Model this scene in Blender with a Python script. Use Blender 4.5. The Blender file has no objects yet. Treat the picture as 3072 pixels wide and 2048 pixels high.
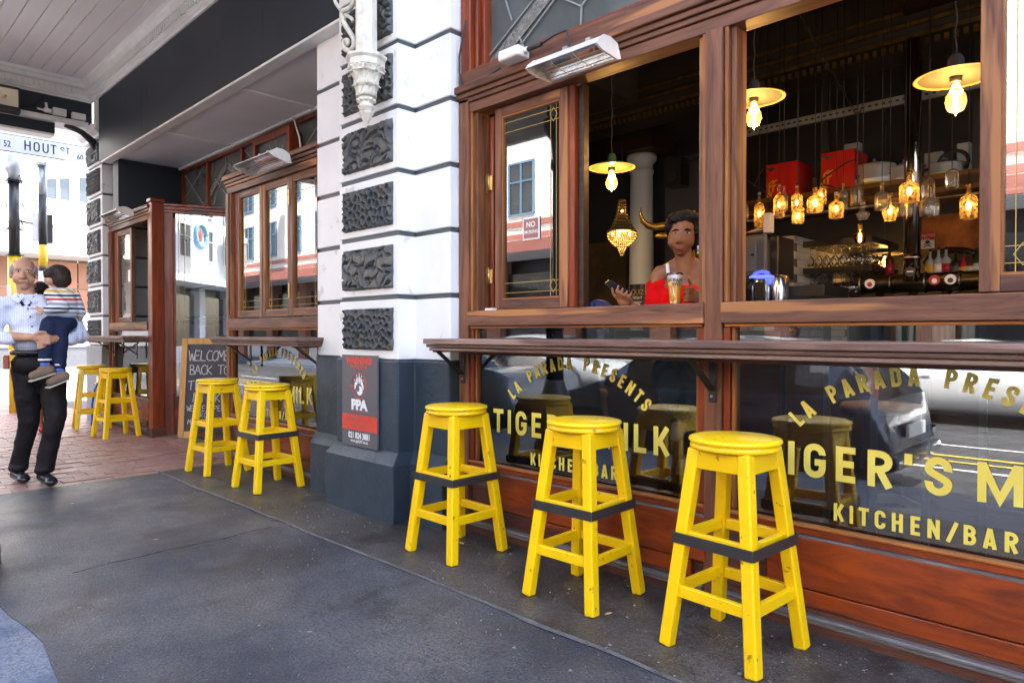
import bpy, math, random
from mathutils import Vector, Matrix, Euler
from mathutils import noise as mnoise
R = math.radians
random.seed(7)
scene = bpy.context.scene
COL = scene.collection

# ------------------------------------------------------------------ camera
CAM_H = 1.15
cam_d = bpy.data.cameras.new('camera'); cam = bpy.data.objects.new('camera', cam_d); COL.objects.link(cam)
scene.camera = cam
cam_d.lens = 24.0; cam_d.sensor_width = 36.0; cam_d.sensor_fit = 'HORIZONTAL'
cam_d.clip_start = 0.05; cam_d.clip_end = 400
YAW = math.atan((1536 + 560) / 2048.0); PITCH = math.atan(24 / 2048.0)
FW = Vector((-math.cos(YAW) * math.cos(PITCH), math.sin(YAW) * math.cos(PITCH), -math.sin(PITCH)))
RT = Vector((math.sin(YAW), math.cos(YAW), 0)); UP = RT.cross(FW)
cam.matrix_world = Matrix(((RT.x, UP.x, -FW.x, 0), (RT.y, UP.y, -FW.y, 0), (RT.z, UP.z, -FW.z, CAM_H), (0, 0, 0, 1)))

def ray(px, py):
    return FW + RT * ((px - 1536) / 2048.0) - UP * ((py - 1024) / 2048.0)
def at(px, py, y):            # a pixel of the photograph -> the point at depth plane y
    d = ray(px, py); return Vector((0, 0, CAM_H)) + d * (y / d.y)
def atd(px, py, dist):
    return Vector((0, 0, CAM_H)) + ray(px, py) * dist

# ------------------------------------------------------------------ sky, sun, exposure
SUN_EL = R(55); SUN_AZ = R(45)          # azimuth measured from +Y towards +X
world = bpy.data.worlds.new('World'); scene.world = world; world.use_nodes = True
wn = world.node_tree.nodes; wl = world.node_tree.links
wn.clear()
wo = wn.new('ShaderNodeOutputWorld'); bg = wn.new('ShaderNodeBackground'); sky = wn.new('ShaderNodeTexSky')
sky.sky_type = 'NISHITA'; sky.sun_disc = False; sky.sun_elevation = SUN_EL; sky.sun_rotation = SUN_AZ
sky.air_density = 1.0; sky.dust_density = 2.5; sky.ozone_density = 1.0
bg.inputs[1].default_value = 0.13
wl.new(sky.outputs[0], bg.inputs[0]); wl.new(bg.outputs[0], wo.inputs[0])
sun_d = bpy.data.lights.new('sun', 'SUN'); sun = bpy.data.objects.new('sun', sun_d); COL.objects.link(sun)
sun_d.energy = 4.2; sun_d.angle = R(0.53); sun_d.color = (1.0, 0.955, 0.89)
sd = Vector((math.sin(SUN_AZ) * math.cos(SUN_EL), math.cos(SUN_AZ) * math.cos(SUN_EL), math.sin(SUN_EL)))
sun.rotation_euler = (-sd).to_track_quat('-Z', 'Y').to_euler(); sun.location = (10, 10, 30)
scene.view_settings.view_transform = 'Standard'; scene.view_settings.look = 'None'
scene.view_settings.gamma = 1.0; scene.view_settings.use_curve_mapping = False
scene.view_settings.exposure = 3.34
scene.render.engine = 'CYCLES'
cy = scene.cycles
cy.use_denoising = True
try: cy.denoiser = 'OPENIMAGEDENOISE'
except Exception: pass
cy.max_bounces = 10; cy.diffuse_bounces = 6; cy.glossy_bounces = 4; cy.transmission_bounces = 6; cy.transparent_max_bounces = 16
cy.sample_clamp_indirect = 8.0; cy.caustics_reflective = False; cy.caustics_refractive = False
cy.use_light_tree = True

# ------------------------------------------------------------------ materials
def nd(nt, t, **kw):
    n = nt.nodes.new(t)
    for k, v in kw.items(): setattr(n, k, v)
    return n
def mat(name, col, rough=0.5, metal=0.0, col2=None, nscale=4.0, stretch=(1, 1, 1), bump=0.0, bscale=40.0, spots=None, rvar=0.0, coat=0.0, spec=0.5, emit=None, estr=0.0, lo=0.35, hi=0.65, distort=0.0, obrand=0.0, rot=None, detail=6.0):
    m = bpy.data.materials.new(name); m.use_nodes = True; nt = m.node_tree
    b = nt.nodes['Principled BSDF']; L = nt.links
    b.inputs['Base Color'].default_value = (*col, 1); b.inputs['Roughness'].default_value = rough; b.inputs['Metallic'].default_value = metal
    b.inputs['Coat Weight'].default_value = coat; b.inputs['Specular IOR Level'].default_value = spec
    if emit: b.inputs['Emission Color'].default_value = (*emit, 1); b.inputs['Emission Strength'].default_value = estr
    tc = nd(nt, 'ShaderNodeTexCoord'); mp = nd(nt, 'ShaderNodeMapping'); mp.inputs['Scale'].default_value = stretch
    if rot: mp.inputs['Rotation'].default_value = rot
    L.new(tc.outputs['Object'], mp.inputs[0]); vec = mp.outputs[0]
    if obrand:
        oi = nd(nt, 'ShaderNodeObjectInfo'); va = nd(nt, 'ShaderNodeVectorMath', operation='MULTIPLY_ADD')
        cmb = nd(nt, 'ShaderNodeCombineXYZ')
        for k in range(3): L.new(oi.outputs['Random'], cmb.inputs[k])
        L.new(cmb.outputs[0], va.inputs[0]); va.inputs[1].default_value = (31.7, 17.3, 23.1); L.new(mp.outputs[0], va.inputs[2]); vec = va.outputs[0]
    out = None
    if col2:
        n1 = nd(nt, 'ShaderNodeTexNoise'); n1.inputs['Scale'].default_value = nscale; n1.inputs['Detail'].default_value = detail; n1.inputs['Roughness'].default_value = 0.62; n1.inputs['Distortion'].default_value = distort
        L.new(vec, n1.inputs[0]); r = nd(nt, 'ShaderNodeMapRange'); r.inputs['From Min'].default_value = lo; r.inputs['From Max'].default_value = hi
        L.new(n1.outputs['Fac'], r.inputs[0])
        mx = nd(nt, 'ShaderNodeMix', data_type='RGBA'); mx.inputs[6].default_value = (*col, 1); mx.inputs[7].default_value = (*col2, 1)
        L.new(r.outputs[0], mx.inputs[0]); out = mx.outputs[2]
        if rvar:
            rr = nd(nt, 'ShaderNodeMapRange'); rr.inputs['To Min'].default_value = rough - rvar; rr.inputs['To Max'].default_value = rough + rvar
            L.new(n1.outputs['Fac'], rr.inputs[0]); rr.inputs['From Min'].default_value = lo; rr.inputs['From Max'].default_value = hi; L.new(rr.outputs[0], b.inputs['Roughness'])
    if spots:      # (colour, scale, threshold)
        sc_, ss, th = spots
        n2 = nd(nt, 'ShaderNodeTexNoise'); n2.inputs['Scale'].default_value = ss; n2.inputs['Detail'].default_value = 4
        L.new(vec, n2.inputs[0]); r2 = nd(nt, 'ShaderNodeMapRange'); r2.inputs['From Min'].default_value = th; r2.inputs['From Max'].default_value = th + 0.04
        L.new(n2.outputs['Fac'], r2.inputs[0]); m2 = nd(nt, 'ShaderNodeMix', data_type='RGBA')
        if out is not None: L.new(out, m2.inputs[6])
        else: m2.inputs[6].default_value = (*col, 1)
        m2.inputs[7].default_value = (*sc_, 1); L.new(r2.outputs[0], m2.inputs[0]); out = m2.outputs[2]
    if obrand and out is not None:
        hs = nd(nt, 'ShaderNodeHueSaturation'); L.new(out, hs.inputs['Color']); rv = nd(nt, 'ShaderNodeMapRange')
        rv.inputs['To Min'].default_value = 1 - obrand; rv.inputs['To Max'].default_value = 1 + obrand
        L.new(oi.outputs['Random'], rv.inputs[0]); L.new(rv.outputs[0], hs.inputs['Value']); out = hs.outputs[0]
    if out is not None: L.new(out, b.inputs['Base Color'])
    if bump:
        n3 = nd(nt, 'ShaderNodeTexNoise'); n3.inputs['Scale'].default_value = bscale; n3.inputs['Detail'].default_value = 5
        L.new(vec, n3.inputs[0]); bp = nd(nt, 'ShaderNodeBump'); bp.inputs['Strength'].default_value = bump; bp.inputs['Distance'].default_value = 0.01
        L.new(n3.outputs['Fac'], bp.inputs['Height']); L.new(bp.outputs[0], b.inputs['Normal'])
    return m
def wood(name, c1, c2, axis='x', rough=0.42, worn=None, coat=0.0, th=0.56, obr=0.12, k=15, l=1.1):
    st = {'x': (l, k, k), 'z': (k, k, l), 'y': (k, l, k)}[axis]
    return mat(name, c1, rough, col2=c2, nscale=2.2, stretch=st, bump=0.10, bscale=6, lo=0.36, hi=0.64, distort=0.6, spots=(worn, 0.55, th) if worn else None, rvar=0.08, coat=coat, obrand=obr, spec=0.32, detail=9)
def emis(name, col, s):
    m = bpy.data.materials.new(name); m.use_nodes = True; nt = m.node_tree; nt.nodes.clear()
    o = nd(nt, 'ShaderNodeOutputMaterial'); e = nd(nt, 'ShaderNodeEmission'); e.inputs[0].default_value = (*col, 1); e.inputs[1].default_value = s
    nt.links.new(e.outputs[0], o.inputs[0]); return m
def glass(name, tint=(1, 1, 1), ior=1.5, rough=0.0, base=0.0, wavy=0.0, dust_veil=0.0, veilcol=(0.6, 0.62, 0.65)):
    m = bpy.data.materials.new(name); m.use_nodes = True; nt = m.node_tree; nt.nodes.clear(); L = nt.links
    o = nd(nt, 'ShaderNodeOutputMaterial'); t = nd(nt, 'ShaderNodeBsdfTransparent'); t.inputs[0].default_value = (*tint, 1)
    g = nd(nt, 'ShaderNodeBsdfGlossy'); g.inputs['Roughness'].default_value = rough; f = nd(nt, 'ShaderNodeFresnel'); f.inputs[0].default_value = ior
    ad = nd(nt, 'ShaderNodeMath', operation='ADD'); ad.inputs[1].default_value = base; L.new(f.outputs[0], ad.inputs[0])
    mx = nd(nt, 'ShaderNodeMixShader'); L.new(ad.outputs[0], mx.inputs[0]); L.new(t.outputs[0], mx.inputs[1]); L.new(g.outputs[0], mx.inputs[2])
    if wavy:
        n = nd(nt, 'ShaderNodeTexNoise'); n.inputs['Scale'].default_value = 2.0; n.inputs['Detail'].default_value = 1
        tc = nd(nt, 'ShaderNodeTexCoord'); L.new(tc.outputs['Object'], n.inputs[0])
        bp = nd(nt, 'ShaderNodeBump'); bp.inputs['Strength'].default_value = wavy; bp.inputs['Distance'].default_value = 0.01
        L.new(n.outputs['Fac'], bp.inputs['Height']); L.new(bp.outputs[0], g.inputs['Normal'])
    last = mx.outputs[0]
    if dust_veil:
        d = nd(nt, 'ShaderNodeBsdfDiffuse'); d.inputs[0].default_value = (*veilcol, 1)
        n = nd(nt, 'ShaderNodeTexNoise'); n.inputs['Scale'].default_value = 3.0; n.inputs['Detail'].default_value = 6
        tc = nd(nt, 'ShaderNodeTexCoord'); L.new(tc.outputs['Object'], n.inputs[0])
        r = nd(nt, 'ShaderNodeMapRange'); r.inputs['From Min'].default_value = 0.3; r.inputs['From Max'].default_value = 0.8; r.inputs['To Max'].default_value = dust_veil * 2
        L.new(n.outputs['Fac'], r.inputs[0]); m2 = nd(nt, 'ShaderNodeMixShader'); L.new(r.outputs[0], m2.inputs[0]); L.new(last, m2.inputs[1]); L.new(d.outputs[0], m2.inputs[2]); last = m2.outputs[0]
    L.new(last, o.inputs[0]); return m

W_RAIL = wood('weathered_mahogany', (0.190, 0.078, 0.042), (0.072, 0.030, 0.020), 'x', 0.5, worn=(0.36, 0.155, 0.055), th=0.57)
W_RAILZ = wood('weathered_mahogany_upright', (0.225, 0.088, 0.042), (0.085, 0.032, 0.018), 'z', 0.48, worn=(0.34, 0.14, 0.05), th=0.57)
W_RED = wood('red_varnished_panel', (0.30, 0.050, 0.008), (0.115, 0.020, 0.006), 'x', 0.36, worn=(0.070, 0.022, 0.014), coat=0.10, th=0.55, k=6, l=1.3)
W_REDZ = wood('red_varnished_post', (0.25, 0.042, 0.010), (0.105, 0.020, 0.007), 'z', 0.38, coat=0.10)
W_DARK = wood('dark_worn_board', (0.060, 0.028, 0.022), (0.13, 0.042, 0.022), 'x', 0.55, worn=(0.15, 0.10, 0.075), th=0.62)
W_ORANGE = wood('orange_bead', (0.40, 0.15, 0.030), (0.22, 0.070, 0.018), 'x', 0.4)
W_ORANGEZ = wood('orange_bead_upright', (0.34, 0.13, 0.032), (0.19, 0.065, 0.020), 'z', 0.4)
W_GREYLINE = mat('grey_worn_ledge', (0.20, 0.19, 0.19), 0.6, col2=(0.085, 0.07, 0.07), nscale=3, stretch=(2, 20, 20), bump=0.1)
W_LEDGE = wood('sun_bleached_shelf', (0.185, 0.105, 0.080), (0.090, 0.050, 0.042), 'x', 0.5, worn=(0.26, 0.17, 0.14), th=0.57)
W_PINE = wood('pine_frame', (0.62, 0.34, 0.12), (0.50, 0.25, 0.08), 'z', 0.5)
W_PALE = wood('pale_stool_top', (0.45, 0.33, 0.20), (0.32, 0.22, 0.13), 'x', 0.5)
WHITE = mat('white_wall_paint', (0.80, 0.80, 0.79), 0.6, col2=(0.74, 0.745, 0.75), nscale=3, bump=0.12, bscale=14, spots=((0.58, 0.575, 0.55), 6, 0.66))
WHITE_SM = mat('white_gloss_paint', (0.78, 0.78, 0.77), 0.45, col2=(0.68, 0.67, 0.66), nscale=6, bump=0.08, bscale=30)
CREAM = mat('cream_cast_iron', (0.74, 0.72, 0.64), 0.5, col2=(0.55, 0.51, 0.42), nscale=14, bump=0.15, bscale=60)
SLATE = mat('slate_blue_paint', (0.034, 0.050, 0.068), 0.42, spec=0.35, col2=(0.024, 0.037, 0.052), nscale=5, bump=0.45, bscale=16, spots=((0.25, 0.28, 0.30), 42, 0.735), rvar=0.06)
SLATE_SM = mat('slate_fascia_paint', (0.020, 0.027, 0.036), 0.5, spec=0.3, col2=(0.014, 0.020, 0.028), nscale=2, bump=0.05, bscale=30)
SLATE_STONE = mat('slate_carved_stone', (0.045, 0.058, 0.068), 0.5, spec=0.35, col2=(0.10, 0.092, 0.080), nscale=9, bump=0.2, bscale=50)
GROOVE = mat('groove_paint', (0.065, 0.078, 0.085), 0.55, bump=0.2, bscale=30)
CEIL = mat('peeling_ceiling_paint', (0.82, 0.80, 0.82), 0.55, col2=(0.70, 0.67, 0.71), nscale=1.6, stretch=(0.5, 3, 1), bump=0.1, bscale=20)
SOFFIT = mat('soffit_paint', (0.82, 0.82, 0.86), 0.5, col2=(0.74, 0.74, 0.79), nscale=1.5, bump=0.12, bscale=5)
CAULK = mat('flaking_caulk', (0.80, 0.78, 0.74), 0.7, col2=(0.55, 0.5, 0.45), nscale=20, bump=0.4, bscale=60)
YELLOW = mat('yellow_gloss_paint', (0.88, 0.560, 0.003), 0.34, spec=0.35, col2=(0.82, 0.495, 0.002), nscale=7, bump=0.06, bscale=22, spots=((0.36, 0.21, 0.012), 26, 0.67), coat=0.08, obrand=0.045)
BLACKTAPE = mat('black_steel_band', (0.040, 0.037, 0.037), 0.38, metal=0.3, col2=(0.05, 0.046, 0.044), nscale=12, spots=((0.34, 0.26, 0.24), 10, 0.68), bump=0.2, bscale=30)
IRON = mat('black_iron', (0.022, 0.022, 0.024), 0.45, metal=0.2, bump=0.1)
COLIRON = mat('dark_cast_iron_paint', (0.045, 0.055, 0.065), 0.4, bump=0.1)
STEEL = mat('brushed_steel', (0.62, 0.60, 0.58), 0.28, metal=1.0, col2=(0.5, 0.48, 0.46), nscale=8, bump=0.03)
GALV = mat('galvanised_steel', (0.42, 0.44, 0.46), 0.42, metal=0.7, col2=(0.34, 0.36, 0.38), nscale=10)
BRASS = mat('brass', (0.62, 0.42, 0.14), 0.35, metal=1.0, col2=(0.35, 0.22, 0.08), nscale=30)
PLASTIC = mat('white_plastic', (0.74, 0.73, 0.70), 0.4)
RUBBER = mat('black_rubber', (0.015, 0.015, 0.016), 0.6)
GOLDLINE = mat('gold_leaf_line', (0.50, 0.34, 0.07), 0.5)
LETTER = mat('yellow_window_lettering', (0.78, 0.66, 0.13), 0.45, col2=(0.72, 0.58, 0.08), nscale=4)
PANE = glass('window_glass', (0.90, 0.92, 0.91), 1.7, 0.0, 0.14, wavy=0.0, dust_veil=0.012)
PANE_LOW = glass('street_window_glass', (0.80, 0.83, 0.82), 1.65, 0.0, 0.10, wavy=0.0, dust_veil=0.008)
LEADGLASS = mat('old_leaded_glass', (0.060, 0.070, 0.068), 0.22, col2=(0.10, 0.115, 0.11), nscale=2.5, bump=0.06, bscale=8, spec=0.9)
TEXGLASS = mat('hammered_glass', (0.20, 0.20, 0.17), 0.15, col2=(0.09, 0.09, 0.08), nscale=30, bump=1.0, bscale=90, spec=1.0)
LEAD = mat('lead_came', (0.28, 0.29, 0.29), 0.5, metal=0.3)
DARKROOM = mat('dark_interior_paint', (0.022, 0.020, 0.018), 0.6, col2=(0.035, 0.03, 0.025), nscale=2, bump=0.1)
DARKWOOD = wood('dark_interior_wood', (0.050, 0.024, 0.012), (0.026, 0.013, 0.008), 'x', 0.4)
GILT = mat('dull_gilt', (0.22, 0.14, 0.035), 0.38, metal=0.6, col2=(0.10, 0.065, 0.02), nscale=18)
SKIRT = mat('skin_man', (0.50, 0.30, 0.20), 0.5, col2=(0.44, 0.25, 0.165), nscale=16, bump=0.05)

# ------------------------------------------------------------------ mesh helpers
class MB:
    def __init__(s): s.v = []; s.f = []; s.sm = []
    def add(s, vs, fs, smooth=False):
        o = len(s.v); s.v += [Vector(p) for p in vs]
        for i, f in enumerate(fs):
            s.f.append([o + k for k in f]); s.sm.append(smooth if isinstance(smooth, bool) else smooth[i])
        return s
    def box(s, x0, x1, y0, y1, z0, z1):
        return s.add([(x0, y0, z0), (x1, y0, z0), (x1, y1, z0), (x0, y1, z0), (x0, y0, z1), (x1, y0, z1), (x1, y1, z1), (x0, y1, z1)],
                     [(0, 3, 2, 1), (4, 5, 6, 7), (0, 1, 5, 4), (1, 2, 6, 5), (2, 3, 7, 6), (3, 0, 4, 7)])
    def obox(s, c, size, rot=None):
        M = rot if rot is not None else Matrix.Identity(3); c = Vector(c); a, b, d = [k / 2 for k in size]
        P = [c + M @ Vector((x * a, y * b, z * d)) for z in (-1, 1) for x, y in ((-1, -1), (1, -1), (1, 1), (-1, 1))]
        return s.add(P, [(0, 3, 2, 1), (4, 5, 6, 7), (0, 1, 5, 4), (1, 2, 6, 5), (2, 3, 7, 6), (3, 0, 4, 7)])
    def bar(s, p0, p1, w, h, up=(0, 0, 1), w1=None, h1=None):
        p0 = Vector(p0); p1 = Vector(p1); d = (p1 - p0).normalized(); u = Vector(up); sx = d.cross(u)
        if sx.length < 1e-4: sx = d.cross(Vector((0, 1, 0)))
        sx.normalize(); u = sx.cross(d); w1 = w1 or w; h1 = h1 or h; P = []
        for p, ww, hh in ((p0, w, h), (p1, w1, h1)):
            for a, b in ((-1, -1), (1, -1), (1, 1), (-1, 1)): P.append(p + sx * (a * ww / 2) + u * (b * hh / 2))
        return s.add(P, [(0, 3, 2, 1), (4, 5, 6, 7), (0, 1, 5, 4), (1, 2, 6, 5), (2, 3, 7, 6), (3, 0, 4, 7)])
    def cyl(s, p0, p1, r0, r1=None, n=16, caps=True):
        r1 = r0 if r1 is None else r1; p0 = Vector(p0); p1 = Vector(p1); d = (p1 - p0).normalized()
        a = d.orthogonal().normalized(); b = d.cross(a); P = []
        for p, r in ((p0, r0), (p1, r1)):
            for k in range(n): t = 2 * math.pi * k / n; P.append(p + a * (r * math.cos(t)) + b * (r * math.sin(t)))
        F = [(k, (k + 1) % n, n + (k + 1) % n, n + k) for k in range(n)]; S = [True] * n
        if caps: F += [tuple(range(n))[::-1], tuple(range(n, 2 * n))]; S += [False, False]
        return s.add(P, F, S)
    def tube(s, pts, r, n=8, closed=False):
        pts = [Vector(p) for p in pts]; rs = r if isinstance(r, (list, tuple)) else [r] * len(pts); P = []; N = len(pts); prev = None
        for i, p in enumerate(pts):
            d = (pts[min(i + 1, N - 1)] - pts[max(i - 1, 0)]).normalized()
            if prev is None: a = d.orthogonal().normalized()
            else:
                a = prev - d * prev.dot(d)
                a = a.normalized() if a.length > 1e-5 else d.orthogonal().normalized()
            prev = a; b = d.cross(a)
            for k in range(n): t = 2 * math.pi * k / n; P.append(p + a * (rs[i] * math.cos(t)) + b * (rs[i] * math.sin(t)))
        F = []
        for i in range(N - 1):
            for k in range(n): F.append((i * n + k, i * n + (k + 1) % n, (i + 1) * n + (k + 1) % n, (i + 1) * n + k))
        S = [True] * len(F); F += [tuple(range(n))[::-1], tuple(range((N - 1) * n, N * n))]; S += [False, False]
        return s.add(P, F, S)
    def lathe(s, prof, c=(0, 0, 0), n=24, M=None, smooth=True, sx=1, sy=1, sq=0):
        c = Vector(c); P = []
        for r, z in prof:
            for k in range(n):
                t = 2 * math.pi * k / n; cx, cyy = math.cos(t), math.sin(t)
                if sq:
                    q = 1 / max(abs(cx), abs(cyy)); q = 1 + (q - 1) * sq; cx *= q; cyy *= q
                v = Vector((r * cx * sx, r * cyy * sy, z)); P.append(c + (M @ v if M is not None else v))
        F = []
        for i in range(len(prof) - 1):
            for k in range(n): F.append((i * n + k, i * n + (k + 1) % n, (i + 1) * n + (k + 1) % n, (i + 1) * n + k))
        S = [smooth] * len(F)
        if prof[0][0] > 1e-4: F.append(tuple(range(n))[::-1]); S.append(False)
        if prof[-1][0] > 1e-4: F.append(tuple(range((len(prof) - 1) * n, len(prof) * n))); S.append(False)
        return s.add(P, F, S)
    def ball(s, c, r, n=16, m=10, M=None):
        r = r if isinstance(r, (tuple, list)) else (r, r, r); c = Vector(c); P = []; F = []
        for i in range(m + 1):
            ph = math.pi * i / m
            for k in range(n):
                t = 2 * math.pi * k / n; v = Vector((r[0] * math.sin(ph) * math.cos(t), r[1] * math.sin(ph) * math.sin(t), -r[2] * math.cos(ph)))
                P.append(c + (M @ v if M is not None else v))
        for i in range(m):
            for k in range(n):
                F.append((i * n + k, i * n + (k + 1) % n, (i + 1) * n + (k + 1) % n, (i + 1) * n + k))
        return s.add(P, F, True)
    def prism(s, poly, axis, a0, a1):     # poly of 2D points, extruded along axis ('x','y','z')
        n = len(poly)
        def P(u, v, w): return {'x': (w, u, v), 'y': (u, w, v), 'z': (u, v, w)}[axis]
        vs = [P(u, v, a0) for u, v in poly] + [P(u, v, a1) for u, v in poly]
        fs = [(k, (k + 1) % n, n + (k + 1) % n, n + k) for k in range(n)] + [tuple(range(n))[::-1], tuple(range(n, 2 * n))]
        return s.add(vs, fs)
    def xf(s, M):
        s.v = [M @ p for p in s.v]; return s
    def mesh(s, name):
        me = bpy.data.meshes.new(name); me.from_pydata([tuple(p) for p in s.v], [], s.f)
        me.polygons.foreach_set('use_smooth', s.sm); me.update(); return me
    def build(s, name, m, parent=None, bevel=0.0, seg=2, local=False, kind=None):
        if parent is not None and not local:
            off = Vector((0, 0, 0)); q = parent
            while q is not None: off += q.location; q = q.parent
            s.v = [p - off for p in s.v]
        me = s.mesh(name); me.materials.append(m); o = bpy.data.objects.new(name, me); COL.objects.link(o)
        import bmesh as _b
        bm = _b.new(); bm.from_mesh(me); _b.ops.recalc_face_normals(bm, faces=bm.faces); bm.to_mesh(me); bm.free()
        if parent is not None: o.parent = parent
        if bevel:
            md = o.modifiers.new('bevel', 'BEVEL'); md.width = bevel; md.segments = seg; md.limit_method = 'ANGLE'; md.angle_limit = R(40); md.harden_normals = False
        if kind: o['kind'] = kind
        return o
def box(name, m, parent, x0, x1, y0, y1, z0, z1, bevel=0.0, **k):
    return MB().box(x0, x1, y0, y1, z0, z1).build(name, m, parent, bevel=bevel, **k)
def tag(o, label=None, cat=None, group=None, kind=None):
    if label: o['label'] = label
    if cat: o['category'] = cat
    if group: o['group'] = group
    if kind: o['kind'] = kind
    return o
def thing(name, label, cat, loc=(0, 0, 0), rz=0.0, group=None):
    o = bpy.data.objects.new(name, None); COL.objects.link(o); o.empty_display_size = 0.1
    o.location = loc; o.rotation_euler = (0, 0, rz); return tag(o, label, cat, group)
def sub(name, parent, loc=(0, 0, 0)):
    o = bpy.data.objects.new(name, None); COL.objects.link(o); o.parent = parent; o.location = loc; return o
def dup(o, loc=None, rz=None, label=None, parent=None):
    c = o.copy(); COL.objects.link(c); c.parent = parent
    if loc is not None: c.location = loc
    if rz is not None: c.rotation_euler = (0, 0, rz)
    if label: c['label'] = label
    for ch in list(o.children): dup(ch, parent=c)
    return c
def copies(o, locs):          # alike pieces: mesh data shared
    out = [o]
    for l in locs:
        c = o.copy(); c.location = Vector(o.location) + Vector(l); COL.objects.link(c); c.parent = o.parent; out.append(c)
    return out
def text(name, s, size, m, parent, M, bold=0.0, ext=0.0, xs=1.0, align='CENTER', spacing=1.0, shear=0.0, local=False):
    cu = bpy.data.curves.new(name, 'FONT'); cu.body = s; cu.size = size; cu.offset = bold; cu.extrude = ext; cu.align_x = align; cu.align_y = 'BOTTOM_BASELINE'; cu.space_character = spacing; cu.shear = shear; cu.resolution_u = 4
    o = bpy.data.objects.new(name, cu); COL.objects.link(o)
    bpy.context.view_layer.update()
    me = bpy.data.meshes.new_from_object(o.evaluated_get(bpy.context.evaluated_depsgraph_get()))
    bpy.data.objects.remove(o); bpy.data.curves.remove(cu)
    me.transform(M @ Matrix.Diagonal((xs, 1, 1, 1)))
    if parent is not None and not local:
        off = Vector((0, 0, 0)); q = parent
        while q is not None: off += q.location; q = q.parent
        me.transform(Matrix.Translation(-off))
    me.materials.clear(); me.materials.append(m); me.name = name
    o = bpy.data.objects.new(name, me); COL.objects.link(o)
    if parent is not None: o.parent = parent
    return o
def plane_m(origin, ux, uz=(0, 0, 1)):     # text x axis -> ux, text y axis -> uz
    ux = Vector(ux).normalized(); uz = Vector(uz).normalized(); n = ux.cross(uz); o = Vector(origin)
    return Matrix(((ux.x, uz.x, n.x, o.x), (ux.y, uz.y, n.y, o.y), (ux.z, uz.z, n.z, o.z), (0, 0, 0, 1)))

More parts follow.
